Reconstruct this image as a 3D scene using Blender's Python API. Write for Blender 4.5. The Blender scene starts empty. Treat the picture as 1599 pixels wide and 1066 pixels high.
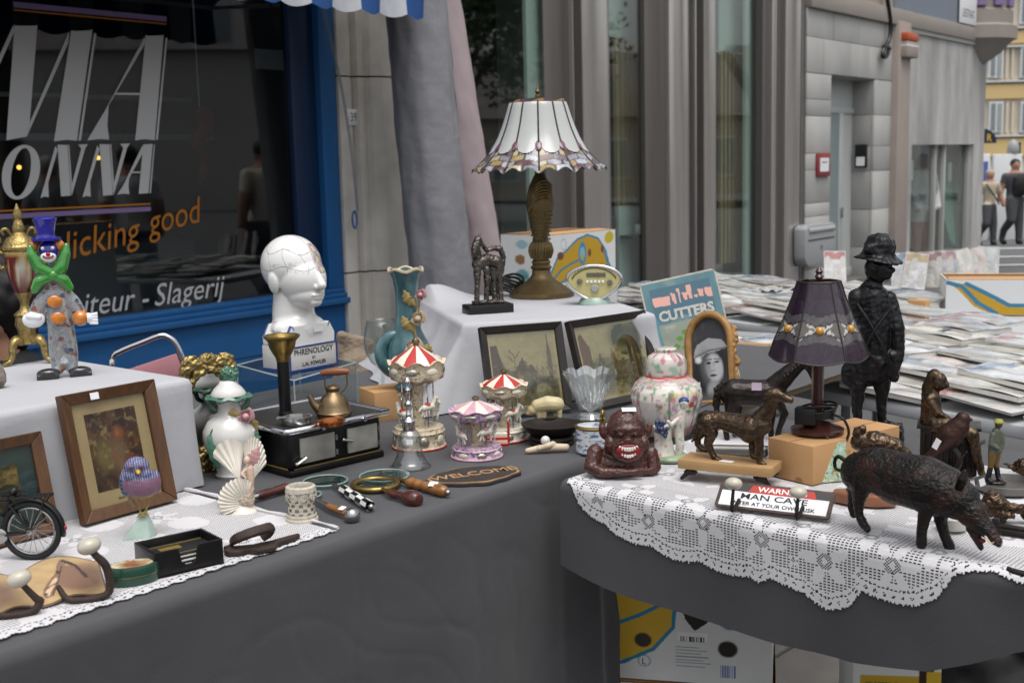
import bpy, bmesh, math, random
import numpy as np
from mathutils import Vector as V, Matrix, noise
S = bpy.context.scene
random.seed(7); RNG = np.random.default_rng(7)
# ------------------------------------------------------------------ camera
FPX, CXP, CYP = 1900.0, 799.5, 533.0          # focal length and centre in photo pixels (1599 x 1066)
PITCH, ROLL, EYE = math.radians(8.3), math.radians(1.4), 1.5
_f = V((0, math.cos(PITCH), -math.sin(PITCH))); _r = V((1, 0, 0)); _u = V((0, math.sin(PITCH), math.cos(PITCH)))
UPV = _u*math.cos(ROLL) + _r*math.sin(ROLL); RGT = _r*math.cos(ROLL) - _u*math.sin(ROLL)
cd = bpy.data.cameras.new('camera'); cam = bpy.data.objects.new('camera', cd); S.collection.objects.link(cam)
cd.sensor_width = 36; cd.lens = 36*FPX/1599; cd.clip_start = .05; cd.clip_end = 600
m3 = Matrix((RGT, UPV, -_f)).transposed()
cam.matrix_world = Matrix.Translation((0, 0, EYE)) @ m3.to_4x4()
cd.dof.use_dof = True; cd.dof.focus_distance = 2.65; cd.dof.aperture_fstop = 7.0
S.camera = cam
# ------------------------------------------------------------------ light: overcast day
W = bpy.data.worlds.new('World'); S.world = W; W.use_nodes = True
nt = W.node_tree; bg = nt.nodes['Background']
sky = nt.nodes.new('ShaderNodeTexSky'); sky.sky_type = 'NISHITA'; sky.sun_disc = False
SUN_EL, SUN_AZ = math.radians(72), math.radians(160)      # azimuth clockwise from +Y
sky.sun_elevation = SUN_EL; sky.sun_rotation = SUN_AZ; sky.dust_density = 4; sky.air_density = 1.2
hs = nt.nodes.new('ShaderNodeHueSaturation'); hs.inputs['Saturation'].default_value = .22
nt.links.new(sky.outputs[0], hs.inputs['Color']); nt.links.new(hs.outputs[0], bg.inputs[0]); bg.inputs[1].default_value = .15
sl = bpy.data.lights.new('sun', 'SUN'); sl.energy = 1.2; sl.angle = math.radians(45); sl.color = (1, .975, .94)
so = bpy.data.objects.new('sun', sl); S.collection.objects.link(so)
so.rotation_euler = V((math.sin(SUN_AZ)*math.cos(SUN_EL), math.cos(SUN_AZ)*math.cos(SUN_EL), math.sin(SUN_EL))).to_track_quat('Z', 'Y').to_euler()
S.view_settings.view_transform = 'Standard'; S.view_settings.look = 'None'
S.view_settings.exposure = 0.35; S.view_settings.gamma = 1; S.view_settings.use_curve_mapping = False
S.cycles.use_denoising = True; S.cycles.max_bounces = 10; S.cycles.transparent_max_bounces = 16
S.cycles.transmission_bounces = 8; S.cycles.glossy_bounces = 4; S.cycles.diffuse_bounces = 3
S.cycles.caustics_reflective = False; S.cycles.caustics_refractive = False; S.cycles.sample_clamp_indirect = 6

# ------------------------------------------------------------------ geometry of the place
def ray(px, py): return _f + RGT*((px-CXP)/FPX) - UPV*((py-CYP)/FPX)
def on(px, py, z):
    d = ray(px, py); t = (z-EYE)/d.z
    return V((d.x*t, d.y*t, z)), t/FPX
FA = math.radians(52.4); FD = V((math.cos(FA), math.sin(FA), 0)); FN = V((math.sin(FA), -math.cos(FA), 0)); FP = V((-1, 7.3, 0))
def fac(px, py, out=0.):                       # photo point -> (along facade, height) on the facade plane
    d = ray(px, py); o = FP + FN*out; t = (o - V((0, 0, EYE))).dot(FN)/d.dot(FN); p = V((0, 0, EYE)) + d*t
    return (p-o).dot(FD), p.z
ZT = .85                                       # table height
TB = math.radians(49.8); TC = V((.127, 2.60, 0)); E1 = V((math.cos(TB), math.sin(TB), 0)); E2 = V((math.sin(TB), -math.cos(TB), 0))
RC = V((.115, 2.455, 0)); G1 = V((.736, -.677, 0)); G2 = V((.677, .736, 0))    # second table: along, away

# ------------------------------------------------------------------ materials
def c(h):
    h = h.lstrip('#'); r = [int(h[i:i+2], 16)/255 for i in (0, 2, 4)]
    return tuple(x/12.92 if x <= .04045 else ((x+.055)/1.055)**2.4 for x in r)
MATS = {}
def pm(name, col='#808080', rough=.5, metal=0, var=.12, vs=25, bump=.15, bs=90, bd=.002, trans=0, ior=1.45, alpha=1, spec=.5, coat=0, attr=False, stretch=None, ramp=None, kind='NOISE', emit=None, sheen=0, dirt=0):
    """procedural principled material; colour wanders with noise, fine relief by bump"""
    if name in MATS: return MATS[name]
    m = bpy.data.materials.new(name); m.use_nodes = True; n = m.node_tree; L = n.links.new
    b = n.nodes['Principled BSDF']; b.inputs['Roughness'].default_value = rough; b.inputs['Metallic'].default_value = metal
    b.inputs['Transmission Weight'].default_value = trans; b.inputs['IOR'].default_value = ior; b.inputs['Alpha'].default_value = alpha
    b.inputs['Specular IOR Level'].default_value = spec; b.inputs['Coat Weight'].default_value = coat; b.inputs['Sheen Weight'].default_value = sheen
    col = c(col) if isinstance(col, str) else col
    tc = n.nodes.new('ShaderNodeTexCoord'); src = tc.outputs['Object']
    if stretch:
        mp = n.nodes.new('ShaderNodeMapping'); mp.inputs['Scale'].default_value = stretch; L(src, mp.inputs[0]); src = mp.outputs[0]
    def noi(scale, det=5):
        t = n.nodes.new('ShaderNodeTexNoise'); t.inputs['Scale'].default_value = scale; t.inputs['Detail'].default_value = det; L(src, t.inputs['Vector']); return t
    if attr:
        a = n.nodes.new('ShaderNodeAttribute'); a.attribute_name = 'Col'; base = a.outputs['Color']
    elif ramp:
        if kind == 'VORONOI':
            t = n.nodes.new('ShaderNodeTexVoronoi'); t.inputs['Scale'].default_value = vs; L(src, t.inputs['Vector']); fo = t.outputs['Color']
            sp = n.nodes.new('ShaderNodeSeparateColor'); L(fo, sp.inputs[0]); fo = sp.outputs[0]
        elif kind == 'WAVE':
            t = n.nodes.new('ShaderNodeTexWave'); t.inputs['Scale'].default_value = vs; t.inputs['Distortion'].default_value = 3; L(src, t.inputs['Vector']); fo = t.outputs[0]
        else: fo = noi(vs).outputs[0]
        r = n.nodes.new('ShaderNodeValToRGB'); L(fo, r.inputs[0]); e = r.color_ramp.elements
        while len(e) < len(ramp): e.new(.5)
        for q, (p, h) in zip(e, ramp): q.position = p; q.color = (*c(h), 1)
        base = r.outputs[0]
    else: base = None
    if var:
        t = noi(vs); mr = n.nodes.new('ShaderNodeMapRange'); mr.inputs['From Min'].default_value = .25; mr.inputs['From Max'].default_value = .75
        mr.inputs['To Min'].default_value = 1-var; mr.inputs['To Max'].default_value = 1+var; L(t.outputs[0], mr.inputs[0])
        mx = n.nodes.new('ShaderNodeVectorMath'); mx.operation = 'SCALE'; L(mr.outputs[0], mx.inputs['Scale'])
        if base is None: mx.inputs[0].default_value = col
        else: L(base, mx.inputs[0])
        base = mx.outputs[0]
        if dirt:
            t2 = noi(vs*.37, 8); r2 = n.nodes.new('ShaderNodeValToRGB'); r2.color_ramp.elements[0].position = .45; r2.color_ramp.elements[1].position = .72; L(t2.outputs[0], r2.inputs[0])
            mu = n.nodes.new('ShaderNodeMath'); mu.operation = 'MULTIPLY'; mu.inputs[1].default_value = dirt; L(r2.outputs[0], mu.inputs[0])
            mi = n.nodes.new('ShaderNodeMix'); mi.data_type = 'RGBA'; L(mu.outputs[0], mi.inputs[0]); L(base, mi.inputs[6]); mi.inputs[7].default_value = (.09, .085, .075, 1); base = mi.outputs[2]
        if not trans and not metal:
            m2 = n.nodes.new('ShaderNodeMapRange'); m2.inputs['To Min'].default_value = max(.02, rough-.1); m2.inputs['To Max'].default_value = min(1, rough+.12)
            L(noi(vs*1.7).outputs[0], m2.inputs[0]); L(m2.outputs[0], b.inputs['Roughness'])
    if base is None: b.inputs['Base Color'].default_value = (*col, 1)
    else: L(base, b.inputs['Base Color'])
    if bump:
        bp = n.nodes.new('ShaderNodeBump'); bp.inputs['Strength'].default_value = bump; bp.inputs['Distance'].default_value = bd
        L(noi(bs).outputs[0], bp.inputs['Height']); L(bp.outputs[0], b.inputs['Normal'])
    if emit:
        b.inputs['Emission Color'].default_value = (*c(emit[0]), 1); b.inputs['Emission Strength'].default_value = emit[1]
    MATS[name] = m; return m
def glass(name, tint='#ffffff', rough=.02, ior=1.45, t=1.0):
    """thin clear pane / small glass: transparent with a fresnel mirror, so daylight passes"""
    if name in MATS: return MATS[name]
    m = bpy.data.materials.new(name); m.use_nodes = True; n = m.node_tree; n.nodes.clear(); L = n.links.new
    o = n.nodes.new('ShaderNodeOutputMaterial'); mx = n.nodes.new('ShaderNodeMixShader'); tr = n.nodes.new('ShaderNodeBsdfTransparent'); gl = n.nodes.new('ShaderNodeBsdfGlossy')
    lw = n.nodes.new('ShaderNodeLayerWeight'); lw.inputs[0].default_value = .5; pw = n.nodes.new('ShaderNodeMath'); pw.operation = 'POWER'; pw.inputs[1].default_value = 4.0; L(lw.outputs['Facing'], pw.inputs[0])
    fr = n.nodes.new('ShaderNodeMath'); fr.operation = 'MULTIPLY_ADD'; fr.use_clamp = True; f0 = ((ior-1)/(ior+1))**2*1.8; fr.inputs[1].default_value = .85-f0; fr.inputs[2].default_value = f0; L(pw.outputs[0], fr.inputs[0]); tr.inputs[0].default_value = (*[x*t for x in c(tint)], 1); gl.inputs['Roughness'].default_value = rough
    nz = n.nodes.new('ShaderNodeTexNoise'); nz.inputs['Scale'].default_value = 1.3; bp = n.nodes.new('ShaderNodeBump'); bp.inputs['Strength'].default_value = .04; bp.inputs['Distance'].default_value = .02
    L(nz.outputs[0], bp.inputs['Height']); L(bp.outputs[0], gl.inputs['Normal'])
    L(fr.outputs[0], mx.inputs[0]); L(tr.outputs[0], mx.inputs[1]); L(gl.outputs[0], mx.inputs[2]); L(mx.outputs[0], o.inputs[0]); MATS[name] = m; return m

# ------------------------------------------------------------------ mesh builder (units: photo pixels at the thing's place, times k = metres)
def vn(v): return np.array(v, float)
class MB:
    def __init__(s, k=1.0): s.v = []; s.f = []; s.k = k; s.mi = []; s.cur = 0; s.M = None
    def add(s, vs, fs):
        o = len(s.v)
        if s.M is not None: vs = [s.M @ V(p) for p in vs]
        s.v += [tuple(p) for p in vs]; s.f += [tuple(i+o for i in f) for f in fs]; s.mi += [s.cur]*len(fs); return s
    def box(s, c0, d, rz=0, taper=1.0):
        x, y, z = [q/2 for q in d]; R = Matrix.Rotation(math.radians(rz), 3, 'Z'); C = V(c0)
        vs = [C + R @ V((a*x*(taper if e > 0 else 1), b*y*(taper if e > 0 else 1), e*z)) for e in (-1, 1) for a, b in ((-1, -1), (1, -1), (1, 1), (-1, 1))]
        return s.add(vs, [(3, 2, 1, 0), (4, 5, 6, 7), (0, 1, 5, 4), (1, 2, 6, 5), (2, 3, 7, 6), (3, 0, 4, 7)])
    def prism(s, pts, y0, y1):                  # outline in x,z extruded along y
        n = len(pts); vs = [(p[0], y0, p[1]) for p in pts] + [(p[0], y1, p[1]) for p in pts]
        a = sum(pts[i][0]*pts[(i+1) % n][1]-pts[(i+1) % n][0]*pts[i][1] for i in range(n))
        F1 = tuple(range(n)); F2 = tuple(range(2*n-1, n-1, -1)); sd = [(i, (i+1) % n) for i in range(n)]
        fs = [F1, F2] + [(b, a_, a_+n, b+n) for a_, b in sd]
        if (a < 0) ^ (y1 < y0): fs = [tuple(reversed(f)) for f in fs]
        return s.add(vs, fs)
    def slab(s, pts, z0, z1):                   # outline in x,y extruded along z
        n = len(pts); a = sum(pts[i][0]*pts[(i+1) % n][1]-pts[(i+1) % n][0]*pts[i][1] for i in range(n))
        if a < 0: pts = list(reversed(pts))
        vs = [(p[0], p[1], z0) for p in pts] + [(p[0], p[1], z1) for p in pts]
        return s.add(vs, [tuple(range(n-1, -1, -1)), tuple(range(n, 2*n))] + [(i, (i+1) % n, (i+1) % n+n, i+n) for i in range(n)])
    def lathe(s, prof, n=28, c0=(0, 0, 0), cap=True, fn=None):
        vs = []; fs = []
        for r, z in prof:
            for i in range(n):
                a = 2*math.pi*i/n; q = fn(a, r, z) if fn else (r, z)
                vs.append((c0[0]+q[0]*math.cos(a), c0[1]+q[0]*math.sin(a), c0[2]+q[1]))
        for j in range(len(prof)-1):
            for i in range(n): fs.append((j*n+i, j*n+(i+1) % n, (j+1)*n+(i+1) % n, (j+1)*n+i))
        if cap: fs += [tuple(range(n-1, -1, -1)), tuple((len(prof)-1)*n+i for i in range(n))]
        return s.add(vs, fs)
    def tube(s, pts, r, n=8, closed=False, flat=1.0):
        P = [V(p) for p in pts]; m = len(P); R = list(r) if isinstance(r, (list, tuple)) else [r]*m; vs = []; fs = []
        if not closed and 3 <= m <= 16:          # round the bends
            g = lambda i: P[max(0, min(m-1, i))]; Q = []; RR = []
            for i in range(m-1):
                a, b, d, e = g(i-1), g(i), g(i+1), g(i+2)
                for j in range(5): u = j/5; Q.append(b*1.0+(d-a)*(.5*u)+(a*2-b*5+d*4-e)*(.5*u*u)+(b*3-a-d*3+e)*(.5*u**3)); RR.append(R[i]+(R[i+1]-R[i])*u)
            P = Q+[P[-1]]; R = RR+[R[-1]]; m = len(P)
        up = None
        for i in range(m):
            t = (P[(i+1) % m]-P[i-1]) if closed else (P[min(i+1, m-1)]-P[max(i-1, 0)])
            t = t.normalized() if t.length > 1e-9 else V((0, 0, 1))
            if up is None: up = t.orthogonal().normalized() if abs(t.y) > .9 else (V((0, 1, 0))-t*t.y).normalized()
            up = (up-t*up.dot(t)); up = up.normalized() if up.length > 1e-6 else t.orthogonal().normalized()
            sd = t.cross(up)
            for j in range(n):
                a = 2*math.pi*j/n; vs.append(P[i]+(up*math.cos(a)*flat+sd*math.sin(a))*R[i])
        for i in range(m if closed else m-1):
            for j in range(n): a, b = i*n, ((i+1) % m)*n; fs.append((a+j, a+(j+1) % n, b+(j+1) % n, b+j))
        if not closed: fs += [tuple(range(n-1, -1, -1)), tuple((m-1)*n+j for j in range(n))]
        return s.add(vs, fs)
    def ball(s, c0, r, n=16, rot=None):
        r = (r, r, r) if not isinstance(r, (tuple, list)) else r; m = max(6, n*2//3); C = V(c0)
        R = Matrix.Identity(3) if rot is None else __import__('mathutils').Euler([math.radians(q) for q in rot]).to_matrix()
        vs = [C+R @ V((0, 0, -r[2]))]; fs = []
        for j in range(1, m):
            p = math.pi*j/m-math.pi/2
            for i in range(n):
                a = 2*math.pi*i/n; vs.append(C+R @ V((r[0]*math.cos(p)*math.cos(a), r[1]*math.cos(p)*math.sin(a), r[2]*math.sin(p))))
        vs.append(C+R @ V((0, 0, r[2]))); t = len(vs)-1
        for i in range(n): fs.append((0, 1+(i+1) % n, 1+i)); fs.append((t, 1+(m-2)*n+i, 1+(m-2)*n+(i+1) % n))
        for j in range(m-2):
            for i in range(n): a = 1+j*n; fs.append((a+i, a+(i+1) % n, a+n+(i+1) % n, a+n+i))
        return s.add(vs, fs)
    def cap(s, p, q, r0, r1, n=14):             # tapered capsule with round ends (for organic bodies)
        p, q = V(p), V(q); s.ball(p, r0, n); s.ball(q, r1, n); return s.tube([p, q], [r0, r1], n)
    def chain(s, pts, n=14):                    # pts: (x,y,z,r)
        n = max(n, 12)
        for a, b in zip(pts, pts[1:]): s.cap(a[:3], b[:3], a[3], b[3], n)
        return s
    def grid(s, nx, ny, fn, flip=False):
        vs = [fn(i/nx, j/ny) for j in range(ny+1) for i in range(nx+1)]; w = nx+1
        fs = [(j*w+i, j*w+i+1, (j+1)*w+i+1, (j+1)*w+i) for j in range(ny) for i in range(nx)]
        return s.add(vs, [tuple(reversed(f)) for f in fs] if flip else fs)
    def mesh(s, name):
        me = bpy.data.meshes.new(name); k = s.k; me.from_pydata([(a*k, b*k, d*k) for a, b, d in s.v], [], s.f); return me
    def build(s, name, mat, parent=None, smooth=38, bevel=0, bseg=2, col=None, loc=None, rot=None):
        me = s.mesh(name); mats = mat if isinstance(mat, (list, tuple)) else [mat]
        for q in mats: me.materials.append(MATS[q] if isinstance(q, str) else q)
        if len(mats) > 1: me.polygons.foreach_set('material_index', s.mi)
        if bevel:
            bm = bmesh.new(); bm.from_mesh(me)
            bmesh.ops.remove_doubles(bm, verts=bm.verts, dist=1e-6)
            es = [e for e in bm.edges if len(e.link_faces) == 2 and e.calc_face_angle(0) > .6]
            bmesh.ops.bevel(bm, geom=es, offset=bevel*s.k, segments=bseg, affect='EDGES', clamp_overlap=True, profile=.5); bm.to_mesh(me); bm.free()
        return fin(me, name, parent, smooth, col, s.k, loc, rot)
def fin(me, name, parent=None, smooth=38, col=None, k=1.0, loc=None, rot=None):
    if smooth:
        me.polygons.foreach_set('use_smooth', [True]*len(me.polygons))
        if smooth < 180: me.set_sharp_from_angle(angle=math.radians(smooth))
    if col is not None:
        n = len(me.vertices); co = np.empty(n*3); me.vertices.foreach_get('co', co); rgb = col(co.reshape(-1, 3)/k)
        at = me.attributes.new('Col', 'FLOAT_COLOR', 'POINT'); at.data.foreach_set('color', np.hstack([rgb, np.ones((n, 1))]).astype(np.float32).ravel())
    o = bpy.data.objects.new(name, me); S.collection.objects.link(o)
    if parent is not None: o.parent = parent
    if loc is not None: o.location = loc
    if rot is not None: o.rotation_euler = rot
    return o
def organic(mb, name, mat, parent=None, vox=1.5, sm=5, col=None, disp=0, dscale=.1, loc=None, rot=None):
    """fuse overlapping closed shapes into one continuous skin"""
    me = mb.mesh('tmp'); o = bpy.data.objects.new('tmp', me); S.collection.objects.link(o)
    r = o.modifiers.new('r', 'REMESH'); r.mode = 'VOXEL'; r.voxel_size = vox*mb.k; r.adaptivity = 0
    if sm: q = o.modifiers.new('s', 'SMOOTH'); q.iterations = sm; q.factor = .5
    dg = bpy.context.evaluated_depsgraph_get(); ev = o.evaluated_get(dg); m2 = bpy.data.meshes.new_from_object(ev)
    bpy.data.objects.remove(o); bpy.data.meshes.remove(me); m2.name = name
    m2.materials.clear(); m2.materials.append(MATS[mat] if isinstance(mat, str) else mat)
    if disp:
        n = len(m2.vertices); co = np.empty(n*3); no = np.empty(n*3); m2.vertices.foreach_get('co', co); m2.vertex_normals.foreach_get('vector', no)
        co = co.reshape(-1, 3); no = no.reshape(-1, 3); ds = dscale/mb.k
        h = np.array([noise.noise(V(p)*ds) for p in co]); co += no*(h*disp*mb.k)[:, None]; m2.vertices.foreach_set('co', co.ravel())
    return fin(m2, name, parent, 180, col, mb.k, loc, rot)
# ------------------------------------------------------------------ things
def tag(o, label, cat, group=None):
    o['label'] = label; o['category'] = cat
    if group: o['group'] = group
    return o
def struct(o): o['kind'] = 'structure'; return o
def empty(name, loc=(0, 0, 0), rz=0, parent=None):
    e = bpy.data.objects.new(name, None); S.collection.objects.link(e); e.location = loc; e.rotation_euler = (0, 0, rz); e.empty_display_size = .05
    if parent is not None: e.parent = parent
    return e
class Thing:                                   # stands at photo point (px, py) on height z; local -y looks at the camera, turned by yaw degrees
    def __init__(s, name, label, cat, px, py, z=ZT, yaw=0, group=None, loc=None, k=None):
        if loc is None: p, s.k = on(px, py, z)
        else: p = V(loc); s.k = k if k else p.xy.length/FPX
        s.p = p; s.e = tag(empty(name, p, math.atan2(p.y, p.x)-math.pi/2+math.radians(yaw)), label, cat, group)
    def mb(s): return MB(s.k)
def text(name, s, size, mat, parent=None, M=None, shear=0, ext=0, align='CENTER', sx=1, bold=0, k=1.0, sp=1.0):
    cu = bpy.data.curves.new('t', 'FONT'); cu.body = s; cu.size = size*k; cu.shear = shear; cu.extrude = ext*k; cu.align_x = align; cu.align_y = 'CENTER'; cu.offset = bold*k; cu.resolution_u = 3; cu.space_character = sp
    o = bpy.data.objects.new('t', cu); S.collection.objects.link(o); dg = bpy.context.evaluated_depsgraph_get(); me = bpy.data.meshes.new_from_object(o.evaluated_get(dg)); bpy.data.objects.remove(o)
    me.materials.clear(); me.materials.append(MATS[mat]); me.name = name
    T = Matrix.Diagonal((sx, 1, 1, 1))
    if M is not None:
        M = M.copy(); M.translation = M.translation*k; T = M @ T
    me.transform(T); ob = bpy.data.objects.new(name, me); S.collection.objects.link(ob)
    if parent is not None: ob.parent = parent
    return ob
UPR = Matrix.Rotation(math.pi/2, 4, 'X')      # text plane XY -> upright XZ, facing -y
def at(x, y, z, R=None): return Matrix.Translation((x, y, z)) @ (R if R is not None else Matrix.Identity(4))
def sstep(a, b, x): t = np.clip((x-a)/(b-a), 0, 1); return t*t*(3-2*t)
# ------------------------------------------------------------------ painted prints (colours laid on a fine sheet, no image files)
class Cv:
    def __init__(s, w, h, bg='#ffffff', ss=1): s.w, s.h, s.ss = w, h, ss; s.a = np.ones((h*ss, w*ss, 3))*np.array(c(bg)); s.Y, s.X = (np.mgrid[0:h*ss, 0:w*ss].astype(float)+.5)/ss
    def put(s, m, col, al=1):
        m = np.clip(m, 0, 1)[..., None]*al; s.a = s.a*(1-m)+np.array(c(col) if isinstance(col, str) else col)*m; return s
    def poly(s, pts, col, al=1):
        m = np.zeros(s.X.shape, bool); n = len(pts)
        for i in range(n):
            (x0, y0), (x1, y1) = pts[i], pts[(i+1) % n]
            if y0 == y1: continue
            cr = ((y0 > s.Y) != (y1 > s.Y)) & (s.X < (x1-x0)*(s.Y-y0)/(y1-y0)+x0); m ^= cr
        return s.put(m*1.0, col, al)
    def rect(s, x0, y0, x1, y1, col, al=1): return s.put(((s.X >= x0) & (s.X < x1) & (s.Y >= y0) & (s.Y < y1))*1.0, col, al)
    def ell(s, x, y, rx, ry, col, al=1, soft=.15, rot=0):
        a = math.radians(rot); dx, dy = s.X-x, s.Y-y; u = (dx*math.cos(a)+dy*math.sin(a))/rx; v = (-dx*math.sin(a)+dy*math.cos(a))/ry
        return s.put(1-sstep(1-soft, 1+soft, np.hypot(u, v)), col, al)
    def line(s, pts, w, col, al=1):
        for (x0, y0), (x1, y1) in zip(pts, pts[1:]):
            dx, dy = x1-x0, y1-y0; l = dx*dx+dy*dy+1e-9; t = np.clip(((s.X-x0)*dx+(s.Y-y0)*dy)/l, 0, 1); d = np.hypot(s.X-x0-t*dx, s.Y-y0-t*dy)
            s.put(1-sstep(w*.5-.4, w*.5+.5, d), col, al)
        return s
    def fz(s, sc, seed=0):
        g = np.random.default_rng(seed); o = np.zeros(s.X.shape); am = 1
        for q in range(4):
            n = max(2, int(sc*2**q)); r = g.random((n+2, n+2)); x = s.X/s.w*n; y = s.Y/s.h*n; i = x.astype(int); j = y.astype(int); u = x-i; v = y-j; u = u*u*(3-2*u); v = v*v*(3-2*v)
            o += am*((r[j, i]*(1-u)+r[j, i+1]*u)*(1-v)+(r[j+1, i]*(1-u)+r[j+1, i+1]*u)*v-.5); am *= .5
        return o
    def mott(s, sc, amt, seed=0): s.a = np.clip(s.a*(1+amt*s.fz(sc, seed)[..., None]), 0, 1); return s
    def cloud(s, sc, col, lo=0., hi=.4, al=1, seed=0, mask=None):
        m = sstep(lo, hi, s.fz(sc, seed)); return s.put(m*(mask if mask is not None else 1), col, al)
    def at(s, u, v):                            # u right 0..1, v down 0..1
        H, W_ = s.X.shape; return s.a[np.clip((v*H).astype(int), 0, H-1), np.clip((u*W_).astype(int), 0, W_-1)]
def panel(name, cv, w, h, mat, parent, k, M=None, y=0):      # flat print, standing in x,z; lower edge at z=0, centred
    mb = MB(k); mb.M = M; mb.grid(cv.w*cv.ss, cv.h*cv.ss, lambda a, b: ((a-.5)*w, y, b*h))
    Mi = M.inverted() if M is not None else None
    def col(P):
        Q = P if Mi is None else (np.hstack([P, np.ones((len(P), 1))]) @ np.array(Mi.transposed()))[:, :3]
        return cv.at(Q[:, 0]/w+.5, 1-Q[:, 2]/h)
    return mb.build(name, mat, parent, smooth=0, col=col)
def lcol(cv, zmax, zmin=0., a0=-math.pi/2):     # wrap a canvas round a lathed body, its middle facing -y
    def f(P): a = (np.arctan2(P[:, 1], P[:, 0])-a0+math.pi) % (2*math.pi); return cv.at(a/(2*math.pi), 1-(P[:, 2]-zmin)/(zmax-zmin))
    return f
# common materials
pm('paint_print', attr=True, var=0, bump=0, rough=.45, spec=.3); pm('china', attr=True, var=0, bump=.05, rough=.12, coat=.6)
pm('brass', '#8a7443', .34, .9, var=.3, vs=60, bump=.35, bs=130); pm('gold_leaf', '#9a8656', .36, .85, var=.35, vs=90, bump=.7, bs=160, bd=.003)
pm('chrome', '#c8c8cc', .12, 1, var=.05); pm('silver', '#a8a8a6', .25, 1, var=.2, vs=120, bump=.3)
pm('copper', '#a8683f', .28, 1, var=.2, vs=40); pm('black_paint', '#0d0d0e', .32, 0, var=.2, bump=.12); pm('iron', '#2b2523', .55, .5, var=.3, vs=60, bump=.6, bs=150)
pm('dark_wood', '#4a2a1c', .4, 0, var=.35, vs=14, stretch=(1, 1, 6), bump=.2, bs=50); pm('oak', '#54371f', .45, 0, var=.35, vs=16, stretch=(6, 6, 1), bump=.25)
pm('kraft', '#b98f62', .8, 0, var=.07, vs=12, bump=.12, bs=120); pm('kraft_edge', '#8d6a44', .85, var=.15, bump=.3)
pm('white_card', '#d9d9d6', .6, 0, var=.06, vs=8, bump=.1); pm('sticker', '#e8e8ea', .5, var=.05, vs=60, bump=.05); pm('porcelain', '#d2d0cc', .14, var=.03, bump=.03, coat=.5)
pm('ink', '#1c1c22', .6, var=0, bump=0); pm('plastic_black', '#141415', .4, var=.1, bump=.1); pm('steel', '#8d8b88', .32, 1, var=.08, vs=6, stretch=(30, 30, .6), bump=.1, bs=40)
pm('bronze', '#4d3f32', .27, .85, var=.4, vs=45, bump=.45, bs=170, bd=.003); pm('dark_bronze', '#282320', .28, .6, var=.4, vs=40, bump=.45, bs=140, bd=.003)
def _q(s, px, py, y=0): return (px-s.px, y, s.py-py)
class TP(Thing):                                # a thing whose parts are given in photo points relative to its base point
    def __init__(s, name, label, cat, px, py, z=ZT, yaw=0, group=None, k=1): super().__init__(name, label, cat, px, py, z, yaw, group); s.px, s.py = px, py; s.k *= k; s.yaw = math.radians(yaw)
    def q(s, px, py, y=0): return (px-s.px, y, s.py-py)
    def q3(s, px, py, y=0):                     # as q, for a thing turned by yaw: solves for the local x and z that land on the photo point
        d = s.p.xy.length; sn, cs = (EYE-s.p.z)/math.hypot(d, EYE-s.p.z), d/math.hypot(d, EYE-s.p.z); sy, cy = math.sin(s.yaw), math.cos(s.yaw)
        x = (px-s.px+y*sy)/cy; dep = x*sy+y*cy; return (x, y, ((s.py-py)-sn*dep)/cs)
    def pl(s, pts): return [(x-s.px, s.py-y) for x, y in pts]
def arc(cx, cz, rx, rz, a0, a1, n=10, y=0): return [(cx+rx*math.cos(math.radians(a0+(a1-a0)*i/n)), y, cz+rz*math.sin(math.radians(a0+(a1-a0)*i/n))) for i in range(n+1)]
def sticker(par, k, x, y, z, w=8, h=7, R=None, name='price_sticker', mat='sticker'):
    mb = MB(k); mb.box((0, 0, 0), (w, .5, h)); o = mb.build(name, mat, par); o.location = (x*k, y*k, z*k)
    if R: o.rotation_euler = [math.radians(a) for a in R]
    return o
# ================================================================== SETTING
pm('asphalt', '#5b5b5c', .85, var=.18, vs=1.2, bump=.5, bs=160, bd=.004); pm('slab', '#5c5a57', .8, var=.2, vs=7, bump=.35, bs=120)
pm('road_white', '#c9c9c6', .7, var=.1, vs=9, bump=.2)
def gz(y): return -.05*min(max(y-17, 0), 12)
def gsheet(name, mat, x0, x1, y0, y1, n, dz=0, rz=None):
    mb = MB(); mb.grid(n, n, lambda a, b: (x0+(x1-x0)*a, y0+(y1-y0)*b, gz(y0+(y1-y0)*b)+dz)); return mb.build(name, mat)
mb = MB(); ys = [-120, 0, 8, 17, 18, 20, 23, 26, 29, 31, 60, 200, 400]
for i in range(len(ys)-1): mb.add([(-200, ys[i], gz(ys[i])), (300, ys[i], gz(ys[i])), (300, ys[i+1], gz(ys[i+1])), (-200, ys[i+1], gz(ys[i+1]))], [(0, 1, 2, 3)])
ground = struct(mb.build('ground', 'asphalt'))
# paving slabs under and round the stall
pav = struct(MB().box((0, 0, -.03), (.01, .01, .01)).build('pavement', 'slab', loc=RC+V((.2, .3, 0)), rot=(0, 0, math.radians(47.4))))
sm = MB().box((0, 0, .012), (.39, .29, .024)).build('paving_slab', 'slab', pav, bevel=.006)
for i in range(-4, 10):
    for j in range(-4, 9):
        o = sm if (i, j) == (-4, -4) else sm.copy()
        if o is not sm: S.collection.objects.link(o)
        o.location = (i*.4+(j % 2)*.2+random.uniform(-.002, .002), j*.3, random.uniform(-.003, .003)); o.rotation_euler = (random.uniform(-.006, .006), random.uniform(-.006, .006), random.uniform(-.008, .008))
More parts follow.
